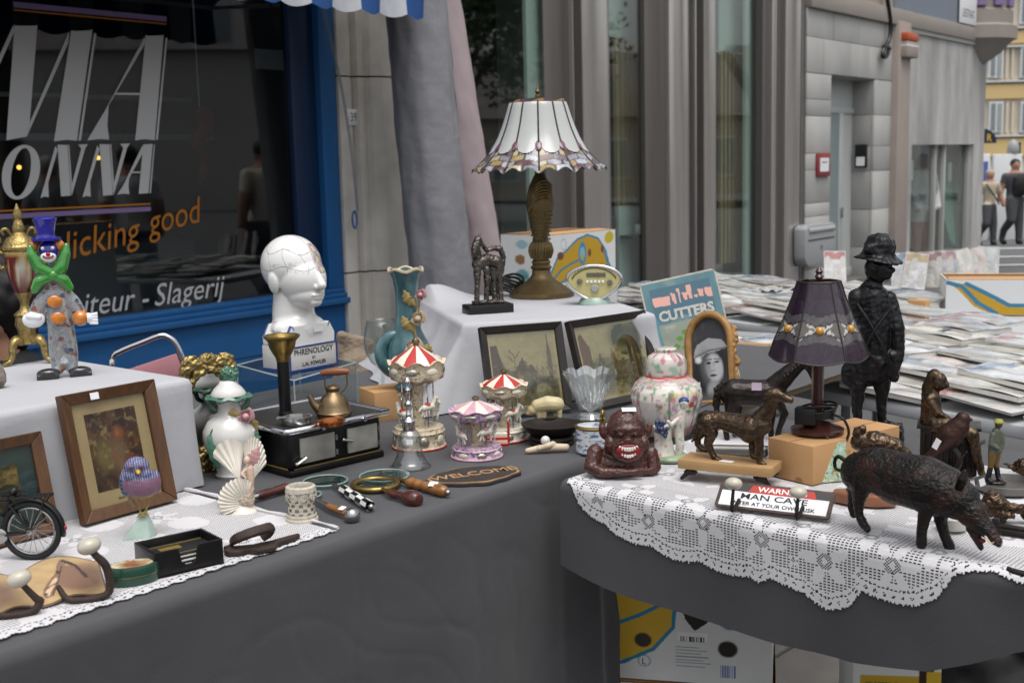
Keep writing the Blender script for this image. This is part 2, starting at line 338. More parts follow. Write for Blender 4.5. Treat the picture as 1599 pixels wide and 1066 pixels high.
# zebra crossing beyond the corner
zb = struct(MB().box((0, 0, -.02), (.05, .05, .005)).build('zebra_crossing', 'road_white', loc=(8.6, 20.2, gz(20.2))))
for i, (px, py, w) in enumerate([(1580, 388, 120), (1592, 401, 118), (1600, 414, 120), (1618, 428, 130)]):
    d = ray(px, py); p = None
    for q in range(900, 4000):
        t = q/100; z = EYE+d.z*t
        if z <= gz(d.y*t): p = V((d.x*t, d.y*t, gz(d.y*t)+.006)); break
    k = p.y/FPX; mb = MB(); mb.box((0, 0, 0), (w*k, 5.5*k*p.y/2.6, .004))
    o = mb.build('painted_stripe', 'road_white', zb); o.location = p-zb.location; o.rotation_euler = (-math.atan(.05), 0, math.radians(-4))

def F(name): return empty(name, FP, FA)                      # local x along facade, -y towards the street
def fbox(parent, name, mat, x0, x1, z0, z1, y0, y1, bevel=0, smooth=38):
    return MB().box(((x0+x1)/2, (y0+y1)/2, (z0+z1)/2), (x1-x0, abs(y1-y0), z1-z0)).build(name, mat, parent, bevel=bevel, smooth=smooth)
# ---------------- butcher's shop with blue woodwork
pm('blue_paint', '#205d96', .42, var=.06, vs=5, bump=.08, dirt=.12); pm('room_dark', '#2b2a2c', .8, var=.3, vs=2); pm('letter_grey', '#c6c6c6', .5, var=.04, vs=3, bump=0); pm('letter_orange', '#b06c16', .5, var=.05, bump=0); pm('letter_mauve', '#85709a', .5, var=.05, bump=0)
glass('shop_glass', '#c3c9cb', ior=1.55); glass('bank_glass', '#f3f8f6', ior=1.6)
sh = tag(F('butcher_shop'), 'butcher shop front with blue woodwork and lettered dark window', 'shop')
fbox(sh, 'stall_riser', 'blue_paint', -4.2, -.003, .14, .70, -.0, .12); fbox(sh, 'plinth', 'slab', -4.2, .02, 0, .14, -.03, .12, .01)
fbox(sh, 'panel_groove', 'room_dark', -4.2, -.1, .468, .474, -.002, .05)
for z0, z1, o in ((.70, .735, .055), (.735, .762, .03), (.762, .79, .008)): fbox(sh, 'sill_moulding', 'blue_paint', -4.2, -.004, z0, z1, -o, .12, .006)
fbox(sh, 'frame_post', 'blue_paint', -.125, -.001, .79, 3.1, -.005, .12, .008); fbox(sh, 'frame_reveal', pm('shaded_blue', '#122c4e', .45, var=.06, vs=5), -.31, -.125, .79, 3.1, .04, .12, .01)  # shade of the reveal is put into its colour, a darker blue
fbox(sh, 'window_pane', 'shop_glass', -4.1, -.31, .79, 3.0, .075, .083)
fbox(sh, 'upper_wall', 'slab', -4.2, .9, 3.1, 8, .1, .4)
for a in ((-4.4, 1.0, -.05, 0, .15, 3.2), (-4.4, 1.0, 3.0, 3.06, .15, 3.2), (-4.4, .7, 0, 3.1, 3.0, 3.1), (.62, .7, 0, 3.0, .4, 3.0)): fbox(sh, 'interior_wall', 'room_dark', a[0], a[1], a[2], a[3], a[4], a[5])
def fpoly(name, mat, pts, y=.073, sc=2.855, ox=0, oy=0):
    q = [fac(ox+a/sc, oy+b/sc, -y) for a, b in pts]; mb = MB(); mb.prism([(s, z) for s, z in q], y-.0012, y); return mb.build(name, mat, sh, smooth=0)
for pts in ([(-70, 395), (60, 112), (64, 140), (-60, 420)], [(65, 112), (75, 116), (155, 116), (166, 113), (132, 545), (118, 610), (75, 617), (28, 626)], [(133, 545), (308, 142), (303, 195), (119, 609)],
            [(318, 136), (330, 140), (400, 137), (411, 132), (342, 628), (300, 623), (240, 631)], [(420, 147), (429, 152), (360, 627), (349, 628)],
            [(644, 166), (650, 190), (484, 470), (478, 560), (486, 623), (440, 620), (388, 627), (470, 490)], [(510, 414), (628, 415), (627, 425), (505, 424)], [(650, 157), (660, 161), (720, 159), (729, 156), (689, 626), (645, 620), (602, 627)], [(739, 168), (746, 172), (703, 623), (694, 623)]):
    fpoly('big_letter', 'letter_grey', pts)
def oring(cx, cy, rx, ry, sl, th0, th1):
    o = [(cx+rx*math.cos(t)-sl*ry*math.sin(t)*1, cy+ry*math.sin(t)) for t in np.linspace(0, 2*math.pi, 30)]; i = [(cx+th0+(rx-th1)*math.cos(t)-sl*ry*math.sin(t), cy+(ry-14)*math.sin(t)) for t in np.linspace(0, 2*math.pi, 30)]
    for a in range(29): fpoly('letter', 'letter_grey', [o[a], o[a+1], i[a+1], i[a]])
oring(93, 768, 84, 122, .14, 0, 42)
for dx in (0, 187):
    for pts in ([(246, 652), (257, 668), (214, 815), (217, 880), (198, 876), (180, 883), (200, 815)], [(256, 646), (300, 647), (315, 872), (272, 876)], [(303, 646), (308, 646), (321, 830), (316, 862)], [(348, 645), (392, 643), (379, 662), (319, 874), (316, 836), (362, 663)]):
        fpoly('letter', 'letter_grey', [(x+dx, y-dx*.015) for x, y in pts])
for pts in ([(634, 650), (640, 675), (575, 795), (572, 830), (576, 866), (550, 863), (522, 868), (550, 825)], [(585, 765), (634, 765), (632, 772), (580, 772)], [(638, 645), (680, 642), (661, 862), (618, 864)], [(686, 643), (690, 646), (672, 861), (666, 861)]): fpoly('letter', 'letter_grey', pts)
fpoly('upper_stripe', 'letter_mauve', [(57, 8), (742, 75), (742, 98), (60, 34)]); fpoly('thin_stripe', 'letter_orange', [(60, 42), (742, 105), (742, 112), (62, 49)])
fpoly('thin_stripe', 'letter_orange', [(-20, 938), (670, 905), (670, 913), (-20, 946)]); fpoly('lower_stripe', 'letter_mauve', [(-20, 956), (672, 921), (672, 941), (-20, 979)])
def ftext(name, s, p0, p1, h, mat, shear=.3, sx=.8, bold=0):
    a, b = fac(*p0, -.07), fac(*p1, -.07); ang = math.atan2(b[1]-a[1], b[0]-a[0])
    o = text(name, s, h, mat, sh, None, shear, 0, 'LEFT', 1, bold); o.rotation_euler = (math.pi/2, 0, 0); me = o.data
    xs = [v.co.x for v in me.vertices]; w = max(xs)-min(xs); L = math.hypot(b[0]-a[0], b[1]-a[1])
    me.transform(Matrix.Translation((a[0], a[1], 0)) @ Matrix.Rotation(ang, 4, 'Z') @ Matrix.Diagonal((L/w, 1, 1, 1)) @ Matrix.Translation((-min(xs), 0, 0))); o.location = (0, .0715, 0)
ftext('slogan', 'finger', (10, 425), (95, 400), .18, 'letter_orange'); ftext('slogan', 'licking', (100, 388), (220, 358), .195, 'letter_orange'); ftext('slogan', 'good', (229, 350), (316, 328), .195, 'letter_orange')
ftext('trade_name', 'Traiteur', (72, 486), (212, 467), .165, 'letter_grey'); ftext('trade_dash', '-', (222, 466), (233, 464.5), .165, 'letter_grey'); ftext('trade_name', 'Slagerij', (241, 463), (352, 447), .165, 'letter_grey')
# inside the window
fbox(sh, 'shelf_edge', 'sticker', -2.0, -.1, 1.94, 1.965, 1.2, 1.25); fbox(sh, 'shelf_edge', 'sticker', -1.65, .1, 1.70, 1.74, 1.25, 1.3)
pm('amber_bulb', '#ffb050', .4, emit=('#ffb050', 6), var=0, bump=0)
for x, z in ((-.55, 1.60), (-1.1, 1.55)): MB().ball((x, 1.6, z), .014).build('shop_bulb', 'amber_bulb', sh)
p = tag(fbox(sh, 'price_notice', 'sticker', *[q for q in (fac(416, 90)[0], fac(460, 90)[0])], fac(440, 107)[1], fac(440, 76)[1], .09, .094), 'white paper notice taped high inside the dark shop window', 'notice'); p.parent = None; p.location = FP; p.rotation_euler = (0, 0, FA)
pm('red_string', '#8e2a17', .5, var=.3, vs=30)
rs = tag(F('hanging_sausage'), 'red tied sausage string hanging behind the dark shop window', 'sausage')
a = fac(312, 180, -.35); b = fac(308, 300, -.35); mb = MB(); mb.tube([(a[0], .35, a[1]+.9), (a[0], .35, a[1])], .004, 6); mb.build('cord', 'sticker', rs)
mb = MB(); mb.tube([(a[0]+.03*math.sin(t*2.1), .35+.02*math.cos(t*3), a[1]-(a[1]-b[1])*t/6) for t in range(7)], [.035, .05, .03, .022, .028, .02, .008], 10); mb.ball((a[0]+.02, .34, a[1]), (.06, .04, .055)); organic(mb, 'sausage', 'red_string', rs, .01, 3)
ct = tag(fbox(None, 'shop_counter', 'white_card', -1.6, .4, .05, 1.02, 1.9, 2.5, .02), 'pale serving counter deep inside the dark butcher shop', 'counter'); ct.location = FP; ct.rotation_euler = (0, 0, FA)
# ---------------- awning
pm('awn_blue', '#1c4a86', .7, var=.1, bump=.1); pm('awn_white', '#b9bcc2', .7, var=.08, bump=.1)
aw = tag(F('striped_awning'), 'blue and white striped awning above the butcher shop window', 'awning')
ax1 = fac(664, 20, .8)[0]; st = .17
mb = MB(); mb.add([(-4.4, -.02, 3.0), (ax1, -.02, 3.0), (ax1, -.80, 2.50), (-4.4, -.80, 2.50)], [(0, 1, 2, 3)]); mb.add([(-4.4, -.02, 3.02), (ax1, -.02, 3.02), (ax1, -.80, 2.52), (-4.4, -.80, 2.52)], [(3, 2, 1, 0)]); mb.build('canopy', 'awn_blue', aw)
i = 0; x = ax1
while x > -4.3:
    mb = MB(); mb.grid(8, 5, lambda a, b, x=x: (x-st*a, -.805-.02*math.sin((x-st*a)*19)*(1-b), 2.29+.22*b-(.02*math.sin(math.pi*a)*(1-b)) )); mb.build('valance_stripe', 'awn_white' if i % 2 else 'awn_blue', aw, smooth=180); x -= st; i += 1
mb = MB(); mb.tube([(-4.4, -.80, 2.51), (ax1, -.80, 2.51)], .02, 8); mb.build('front_rail', 'sticker', aw)
for x in (ax1-.02, -4.3): mb = MB(); mb.tube([(x, -.80, 2.5), (x, 0, 2.45)], .012, 6); mb.build('arm', 'sticker', aw)
pm('rope', '#8f9299', .8, var=.2, vs=300)
cb = tag(F('awning_cord'), 'thin grey awning cord looped to a hook beside the blue frame', 'cord')
a, b = fac(493, -25, .12), fac(557, 330, .12); mb = MB()
for dx in (0, .012): mb.tube([(a[0]+dx+(b[0]-a[0])*t, -.12-.05*math.sin(t*3.1), a[1]+(b[1]-a[1])*t) for t in np.linspace(0, 1, 9)], .0035, 5)
mb.build('rope', 'rope', cb); mb = MB(); mb.tube([(b[0]+.018*math.cos(t), -.1, b[1]-.05+.05*math.sin(t)) for t in np.linspace(0, 6.28, 14)], .006, 6); mb.build('hook', 'blue_paint', cb)
# ---------------- moulded stone pilaster
pm('pil_stone', '#d6d1c9', .75, var=.16, vs=5, bump=.4, bs=60, dirt=.25); pm('pil_groove', '#4a4744', .9)
pl = tag(F('stone_pilaster'), 'moulded grey stone pilaster beside the blue shop frame', 'pilaster')
prof = [(.003, .2), (.003, -.02), (.10, -.02), (.105, .0), (.13, .0), (.135, -.05), (.20, -.05), (.205, -.09), (.24, -.1), (.27, -.12), (.40, -.12), (.42, -.1), (.46, -.1), (.47, -.05), (.52, -.03), (.60, 0), (.75, .05), (1.0, .08), (1.0, .2)]
zz = [0, fac(560, 424)[1], fac(560, 121)[1], 3.1]
for a, b in zip(zz, zz[1:]): MB().slab(prof, a+.005, b-.005).build('stone_block', 'pil_stone', pl, smooth=20)
MB().slab([(x+.004 if x < .5 else x-.004, y+.006) for x, y in prof], 0, 3.1).build('mortar_core', 'pil_groove', pl)
a, b = fac(547, 196, .055), fac(566, 171, .055)
nb = tag(fbox(None, 'house_number_plate', 'sticker', a[0], b[0], a[1], b[1], -.031, -.021, .004), 'small white house number plate on the stone pilaster', 'number plate'); nb.location = FP; nb.rotation_euler = (0, 0, FA)
text('number', '39', .075, 'ink', nb, at((a[0]+b[0])/2, -.0315, (a[1]+b[1])/2, UPR), 0, 0, 'CENTER', .7)
# ---------------- furled covers leaning by the pilaster
pm('tarp_grey', '#85858a', .5, var=.08, vs=4, bump=.5, bs=9, bd=.02); pm('tarp_pink', '#ab9b9d', .7, var=.05, vs=4, bump=.2, bs=6, bd=.02); pm('seam', '#565458', .7)
def furled(name, label, x0, x1, y1, out, wid, mat, seam=False):
    a = fac(x0, 0, out); b = fac(x1, y1, out); e = tag(F(name), label, 'rolled cover'); mb = MB(); n = 40
    sx = (b[0]-a[0])/(b[1]-a[1]); xt = b[0]+sx*(0.02-b[1]); xT = b[0]+sx*(3.4-b[1])
    def f(u, v):
        t = 2*math.pi*u; z = .02+3.38*v; r = wid*(1-.16*v)*(1+.05*math.sin(3*t+z*.7)+.06*noise.noise(V((math.cos(t)*2, math.sin(t)*2, z*.9)))+.05*noise.noise(V((math.cos(t)*3+z*2, math.sin(t)*3, z*4)))-.04*max(0, 1-6*abs(noise.noise(V((math.cos(t)*2+z, math.sin(t)*2, z*3.2+7))))))
        return (xt+(xT-xt)*v+r*math.cos(t), -out+.75*r*math.sin(t), z)
    mb.grid(n, 90, f); o = mb.build('cover', mat, e, smooth=180)
    if seam: q = MB(); q.tube([f(.955+.01*math.sin(v*9), v) for v in np.linspace(0.01, .99, 60)], .012, 6); q.build('seam', 'seam', e)
    return e
furled('furled_parasol', 'grey furled fabric cover leaning beside the stone pilaster', 650, 692, 430, .52, .225, 'tarp_grey', True)
furled('furled_parasol', 'mauve furled fabric cover leaning behind the grey one', 684, 750, 400, .30, .185, 'tarp_pink')
# ---------------- glazed steel shop front
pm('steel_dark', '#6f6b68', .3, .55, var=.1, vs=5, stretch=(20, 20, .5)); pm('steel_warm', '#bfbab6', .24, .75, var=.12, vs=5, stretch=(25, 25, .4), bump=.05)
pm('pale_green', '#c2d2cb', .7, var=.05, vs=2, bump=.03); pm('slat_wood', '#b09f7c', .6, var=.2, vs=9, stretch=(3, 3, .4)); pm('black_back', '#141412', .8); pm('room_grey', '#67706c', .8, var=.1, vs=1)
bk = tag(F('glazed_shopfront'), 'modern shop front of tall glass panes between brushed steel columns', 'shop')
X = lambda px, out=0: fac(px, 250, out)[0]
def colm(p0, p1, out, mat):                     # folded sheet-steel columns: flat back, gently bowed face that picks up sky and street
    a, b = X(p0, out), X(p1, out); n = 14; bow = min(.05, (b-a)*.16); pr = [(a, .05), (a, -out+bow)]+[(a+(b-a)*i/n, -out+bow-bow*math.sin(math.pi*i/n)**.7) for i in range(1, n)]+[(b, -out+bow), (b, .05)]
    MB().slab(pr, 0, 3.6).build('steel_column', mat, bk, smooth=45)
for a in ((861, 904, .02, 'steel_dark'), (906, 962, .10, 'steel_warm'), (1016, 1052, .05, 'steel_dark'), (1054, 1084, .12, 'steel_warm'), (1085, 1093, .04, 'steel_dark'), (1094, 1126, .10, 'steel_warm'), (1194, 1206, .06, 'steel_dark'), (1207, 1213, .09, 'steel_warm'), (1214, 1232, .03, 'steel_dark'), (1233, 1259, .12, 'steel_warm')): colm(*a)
for p in (910, 1098, 1250): fbox(bk, 'column_groove', 'steel_dark', X(p, .12), X(p+1.5, .12), 0, 3.6, -.1225, -.06)
for a, b in ((640, 862), (955, 1020), (1122, 1197)): fbox(bk, 'glass_pane', 'bank_glass', X(a), X(b), .05, 3.6, .03, .038)
fbox(bk, 'lintel', 'steel_dark', X(640), X(1259), 3.6, 4.2, -.05, .3); fbox(bk, 'upper_wall', 'slab', .9, 6.6, 4.2, 9, .05, .4)
fbox(bk, 'threshold', 'slab', X(640), X(1259), 0, .05, -.05, .3); fbox(bk, 'interior_floor', 'room_grey', .9, 9, -.02, .04, .3, 3.5)
fbox(bk, 'interior_wall', 'room_dark', .75, 1.0, 0, 3.6, .3, 3.4); fbox(bk, 'interior_wall', 'room_grey', .8, 9, 0, 3.6, 3.4, 3.5); fbox(bk, 'interior_ceiling', 'pale_green', .8, 6.6, 3.5, 3.6, .3, 3.4)
fbox(bk, 'pale_partition', 'pale_green', X(826, -.1), X(861, -.1), 0, 3.6, .1, .13); fbox(bk, 'pale_partition', 'pale_green', X(1164, -.1), X(1195, -.1), 0, 3.6, .1, .13)
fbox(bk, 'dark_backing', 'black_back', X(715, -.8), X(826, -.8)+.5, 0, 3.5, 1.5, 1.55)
for a, b, zt, zb in ((964, 1014, 2.49, 1.05), (1126, 1162, 2.49, .5)):
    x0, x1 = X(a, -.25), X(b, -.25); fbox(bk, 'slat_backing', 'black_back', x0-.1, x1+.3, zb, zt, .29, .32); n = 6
    for i in range(n+2): w = (x1-x0)/n; fbox(bk, 'wood_slat', 'slat_wood', x0+i*w, x0+i*w+w*.42, zb, zt, .25, .285)
fbox(bk, 'upper_panel', 'pale_green', X(960, -.25)-.2, X(1014, -.25)+.4, 2.5, 3.5, .26, .3); fbox(bk, 'upper_panel', 'pale_green', X(1124, -.25), X(1162, -.25)+.3, 2.5, 3.5, .26, .3)
fbox(bk, 'counter_front', 'pale_green', X(965, -.2), X(1018, -.2), 0.05, 1.13, .2, .23); a = fac(984, 368, -.08)
ds = tag(empty('desk', FP, FA), 'black desk with a white device inside the glazed shop front', 'desk'); fbox(ds, 'top', 'plastic_black', a[0], a[0]+.45, a[1]-.03, a[1], .06, .18); fbox(ds, 'leg', 'plastic_black', a[0]+.25, a[0]+.31, 0, a[1]-.03, .08, .13); fbox(ds, 'device', 'sticker', a[0]+.2, a[0]+.36, a[1], a[1]+.08, .08, .16, .01)
# ---------------- stone clad house with recessed door
pm('clad', '#b4b3af', .7, var=.1, vs=3, bump=.5, bs=60, stretch=(1, 1, .5), dirt=.22); pm('clad_dark', '#a09f9c', .75, var=.12, vs=3, bump=.3, bs=40, dirt=.15); pm('joint', '#8a8884', .9); pm('beige_pl', '#9d9189', .8, var=.08, vs=3, bump=.2)
pm('render_wall', '#b2b0ad', .8, var=.26, vs=3.5, bump=.9, bs=26, bd=.012, stretch=(1, 1, .3), dirt=.45); pm('band', '#958d86', .8, var=.08, vs=2); pm('blue_grey', '#79828c', .7, var=.06, vs=2, bump=.1); pm('door_pale', '#b3b6b4', .5, var=.05); pm('door_glass', '#84908f', .35, var=.1, vs=2)
hs_ = tag(F('stone_house'), 'grey stone clad corner house with a recessed pale door', 'house')
x0, xd0, xd1, xp0, xp1 = 6.63, 7.25, 8.47, 9.0, 9.39
fbox(hs_, 'wall_core', 'joint', x0, xd0-.004, 0, 2.98, .012, .4); fbox(hs_, 'wall_core', 'joint', xd1+.004, xp0, 0, 2.98, .012, .4); fbox(hs_, 'wall_core', 'joint', xd0-.002, xd1+.002, 2.345, 2.98, .012, .4)
zr = [0.02, .33, .52, .88, 1.02, 1.36, 1.53, 1.91, 2.08, 2.34]; zr2 = [.02, .45, .88, 1.32, 1.6, 1.95, 2.34]
def stone(parent, x0, x1, z0, z1, y0=0., m='clad'): fbox(parent, 'stone_panel', m, x0+.0025, x1-.0025, z0+.0025, z1-.0025, y0+random.uniform(-.002, .002), y0+.03, .0015)
for i, (a, b) in enumerate(zip(zr, zr[1:])): stone(hs_, x0, xd0, a, b, 0, ('clad', 'clad_dark')[i % 3 == 1])
for i, (a, b) in enumerate(zip(zr2, zr2[1:])): stone(hs_, xd1, xp0, a, b, 0, ('clad', 'clad_dark')[i % 3 == 0])
for a, b in ((x0, 7.05), (7.05, 7.75), (7.75, 8.3), (8.3, xp0)): stone(hs_, a, b, 2.345, 2.70)
for a, b in ((x0, 7.3), (7.3, 8.0), (8.0, xp0)): stone(hs_, a, b, 2.70, 2.98)
dep = .22
mb = MB(); mb.box((xd1+.05, dep/2+.03, 1.17), (.12, dep, 2.35)); mb.build('jamb_core', 'joint', hs_)
for a, b in zip(zr2, zr2[1:]):
    fbox(hs_, 'jamb_stone', 'clad_dark', xd1-.016, xd1+.004, a+.004, b-.004, .035, dep+.03, .003); fbox(hs_, 'jamb_stone', 'clad_dark', xd0-.1, xd0-.006, a+.004, b-.004, .035, dep+.03, .003)
fbox(hs_, 'soffit', 'clad_dark', xd0, xd1, 2.335, 2.36, .03, dep+.1); fbox(hs_, 'step', 'slab', xd0, xd1, 0, .12, 0, dep+.1, .01)
dr = fbox(hs_, 'door', 'door_pale', xd0, xd1, .12, 2.335, dep+.03, dep+.08); q = .12
for a in ((xd0, xd1, 1.97, 2.03), (xd0, xd1, .12, .22), (xd0, xd0+.1, .22, 1.97), (xd1-.42, xd1-.3, .22, 1.97)): fbox(dr, 'door_rail', 'door_pale', *a, dep+.01, dep+.03, .004)
fbox(dr, 'door_glass', 'door_glass', xd0+.1, xd1-.42, .22, 1.97, dep+.022, dep+.03); fbox(dr, 'handle', 'chrome', xd1-.38, xd1-.35, .8, .92, dep-.02, dep+.01, .005)
fbox(hs_, 'pilaster', 'beige_pl', xp0, xp1, 0, 3.02, -.08, .3, .008)
wx0, wx1, wz0, wz1, xe = 9.72, 12.17, .17, 1.61, 12.62
for a in ((xp1, wx0, 0, wz1), (wx1, xe, 0, wz1), (wx0, wx1, 0, wz0), (xp1, xe, wz1, 2.93)): fbox(hs_, 'rendered_wall', 'render_wall', *a, 0, .4)
fbox(hs_, 'side_wall', 'render_wall', xe-.3, xe, 0, 2.93, .4, 6)
fbox(hs_, 'band', 'band', x0, xe, 2.98, 3.16, -.05, .4, .01); fbox(hs_, 'upper_wall', 'blue_grey', xp0, xe-.2, 3.16, 9, -.02, .4); fbox(hs_, 'upper_wall', 'beige_pl', x0, xp0, 3.16, 9, -.0, .4)
fbox(hs_, 'string_course', 'clad_dark', xp1, xe, 2.93, 2.98, -.03, .4)
wf = fbox(hs_, 'window_pane', 'bank_glass', wx0, wx1, wz0, wz1, .10, .108)
for a in (wx0, wx0+1.02, wx0+1.38, wx1-.05): fbox(wf, 'window_bar', 'clad', a, a+.05, wz0, wz1, .05, .12, .004)
fbox(hs_, 'shop_floor', 'room_dark', wx0-.2, wx1+.2, .1, .16, .4, 2.4); fbox(hs_, 'shop_back', 'room_grey', wx0-.5, wx1+.2, 0, 2.5, 2.2, 2.3)
for i, (x, z, h_) in enumerate(((wx0+.3, 1.3, .25), (wx0+1.15, 1.2, .3), (wx0+1.8, 1.25, .25))): fbox(hs_, 'shop_poster', ('sticker', 'letter_mauve', 'white_card')[i], x, x+.14, z-h_/2, z+h_/2, .13, .135)
# bracketed bay on the corner
bay = MB(); n = 10; bay.lathe([(.15, 2.66), (.42, 2.85), (.55, 2.99), (.62, 3.02), (.62, 3.19), (.56, 3.22), (.56, 3.40), (.52, 3.42), (.52, 8)], 14, (xe-.15, .2, 0)); o = bay.build('bay_bracket', 'band', hs_, smooth=30)
for i in range(6): a = -2.6+i*.5; bx = MB(); bx.box((xe-.15+.53*math.cos(a), .2+.53*math.sin(a), 4.2), (.16, .06, 1.5), math.degrees(a)+90); bx.build('bay_window', 'letter_mauve', hs_)
a, b = fac(1496, 30, .03), fac(1522, 30, .03)
sg = tag(F('street_name_sign'), 'white street name plate on the blue-grey upper wall', 'sign'); fbox(sg, 'plate', 'sticker', a[0], b[0], 3.17, 3.75, -.055, -.04, .01); text('street_name', 'LEIESTRAAT', .15, 'ink', sg, at((a[0]+b[0])/2, -.0555, 3.30, UPR), 0, 0, 'CENTER', .62)
pm('orange_plastic', '#b4552e', .4); a, b = fac(1409, 50, .1), fac(1427, 92, .1)
al = tag(F('alarm_box'), 'cream alarm box with orange top beside the beige pilaster', 'alarm box'); fbox(al, 'box', 'beige_pl', a[0]+.02, b[0], b[1], a[1]-.1, -.16, .0, .02); fbox(al, 'orange_top', 'orange_plastic', a[0]+.02, b[0], a[1]-.098, a[1], -.16, 0, .02); fbox(al, 'white_band', 'sticker', a[0]+.018, b[0]+.002, b[1]+.12, a[1]-.14, -.163, 0, .01)
cbx = tag(F('black_cable'), 'black cable hanging down the stone wall above the door', 'cable'); pts = [fac(x, y, .06) for x, y in ((1382, -20), (1390, 30), (1389, 60), (1380, 78), (1378, 88), (1384, 88), (1388, 76), (1380, 74))]; mb = MB(); mb.tube([(p_[0], -.06, p_[1]) for p_ in pts], .025, 8); mb.build('cable', 'plastic_black', cbx)
pm('red_frame', '#8a3a3a', .5); a, b = fac(1273, 276), fac(1293, 239)
rf = tag(F('menu_frame'), 'red framed paper notice on the stone pier', 'notice'); fbox(rf, 'frame', 'red_frame', a[0], b[0], a[1], b[1], -.03, .0, .008); fbox(rf, 'paper', 'sticker', a[0]+.05, b[0]-.05, a[1]+.05, b[1]-.05, -.033, -.02); fbox(rf, 'print', 'ink', a[0]+.1, b[0]-.1, b[1]-.1, b[1]-.09, -.034, -.03)
y = .32; a = fac(1338, 264); b = fac(1358, 231)
ic = tag(empty('intercom', FP, FA), 'black intercom box with white panel in the door recess', 'intercom'); fbox(ic, 'case', 'plastic_black', xd1-.055, xd1-.017, 1.36, 1.62, .06, .20, .008); fbox(ic, 'panel', 'sticker', xd1-.058, xd1-.05, 1.38, 1.48, .08, .18)
# mailbox
pm('grey_plastic', '#9a9b9d', .4, var=.04); a, b = fac(1250, 418, .2), fac(1298, 346, .2)
ml = tag(F('mailbox'), 'grey rounded mailbox fixed to the steel column', 'mailbox'); mb = MB(); w = b[0]-a[0]; h_ = b[1]-a[1]
prof = [(a[1]+.04, 0), (a[1]+.04, -.10), (a[1], -.06)]; pr = [(-.0, a[1]+.03), (-.05, a[1]), (-.10, a[1]+.03), (-.12, a[1]+.1), (-.13, b[1]-.15), (-.17, b[1]-.12), (-.19, b[1]-.06), (-.16, b[1]-.01), (-.1, b[1]), (0, b[1])]
R_ = .11; mb.prism([(x_, z_) for cx_, cz_, t0 in ((b[0]-R_, b[1]-R_*.5, 0), (a[0]+R_, b[1]-R_*.5, 1.571), (a[0]+R_, a[1]+R_, 3.142), (b[0]-R_, a[1]+R_, 4.712)) for q_ in np.linspace(0, 1.571, 6) for x_, z_ in ((cx_+R_*math.cos(t0+q_), cz_+R_*(1 if t0 > 3 else .5)*math.sin(t0+q_)),)], -.13, 0); mb.build('body', 'grey_plastic', ml, bevel=.015, bseg=2); MB().tube([(a[0]+.06, -.118, b[1]-.06), (b[0]-.06, -.118, b[1]-.06)], .03, 16).build('lid', 'grey_plastic', ml); ml.location = FP+FN*.125
fbox(ml, 'lock', 'chrome', (a[0]+b[0])/2-.02, (a[0]+b[0])/2+.02, b[1]-.25, b[1]-.21, -.14, -.12, .004); fbox(ml, 'flap_line', 'plastic_black', a[0]+.05, b[0]-.05, b[1]-.155, b[1]-.145, -.136, -.125)
# ---------------- yellow house across the square, hoarding
pm('ochre', '#d3b782', .8, var=.06, vs=.6); pm('cream', '#cfc4b2', .8, var=.06, vs=.6); pm('win_white', '#d4d6d6', .5, var=.03, vs=1); pm('far_glass', '#7e868c', .15, var=.2, vs=.5); pm('net', '#98a09b', .8)
YD = 46.0
def Yp(px, py): d = ray(px, py); t = YD/d.y; return d.x*t, EYE+d.z*t
yh = tag(empty('ochre_house', (0, YD, -.6)), 'ochre and cream rendered house far beyond the corner', 'house')
def ybox(n, m, x0, y0, x1, y1, d0, d1, par=None): a, b = Yp(x0, y1), Yp(x1, y0); return MB().box(((a[0]+b[0])/2, (d0+d1)/2, (a[1]+b[1])/2+.6), (b[0]-a[0], abs(d1-d0), b[1]-a[1])).build(n, m, par or yh)
ybox('wall', 'cream', 1500, -160, 1760, 330, 0, 6)
for y0, y1 in ((45, 70), (128, 156), (212, 246), (-40, -10)): ybox('ochre_band', 'ochre', 1500, y0, 1760, y1, -.12, .02)
for y0, y1 in ((70, 74), (124, 128), (41, 45), (209, 213)): ybox('string_course', 'win_white', 1500, y0, 1760, y1, -.2, .02)
for x0 in (1541, 1590, 1640, 1690):
    for y0, y1 in ((-20, 38), (74, 122), (159, 207)):
        w_ = ybox('window', 'win_white', x0, y0, x0+24, y1, -.16, .02); a = ybox('pane', 'far_glass', x0+3, y0+3, x0+11, y1-3, -.18, -.14, w_); a.location = (0, 0, 0); a = ybox('pane', 'net', x0+13, y0+3, x0+21, y1-3, -.18, -.14, w_)
for x0 in (1568, 1577, 1617, 1626):
    for y0, y1 in ((76, 122), (160, 207)): ybox('pilaster_strip', 'cream', x0, y0, x0+6, y1, -.1, .02)
pm('navy', '#20253c', .6); pm('sign_yellow', '#c9a83c', .6)
k = 33/FPX; p = ray(1536, 224)*(33/ray(1536, 224).y)+V((0, 0, EYE))
ss = tag(empty('shop_sign', p), 'navy half-round shop sign with yellow letters beyond the corner', 'sign'); mb = MB(k); mb.prism([(-22, 0)]+[(20*math.cos(t), 22*math.sin(t)) for t in np.linspace(0, 1.7, 12)]+[(-22, 22)], 0, 3); mb.build('board', 'navy', ss)
text('letters', 'R', 15, 'sign_yellow', ss, at(8, -.5, 8, UPR), 0, 0, 'CENTER', .8, .5, k)
fk = 29/FPX; hb = None
def Hp(px, py): d = ray(px, py); t = 29.2/d.y; return d.x*t, EYE+d.z*t
hb = tag(empty('site_hoarding', (0, 29.2, gz(29.2))), 'pale grey site hoarding behind the walking couple', 'hoarding'); g0 = gz(29.2)
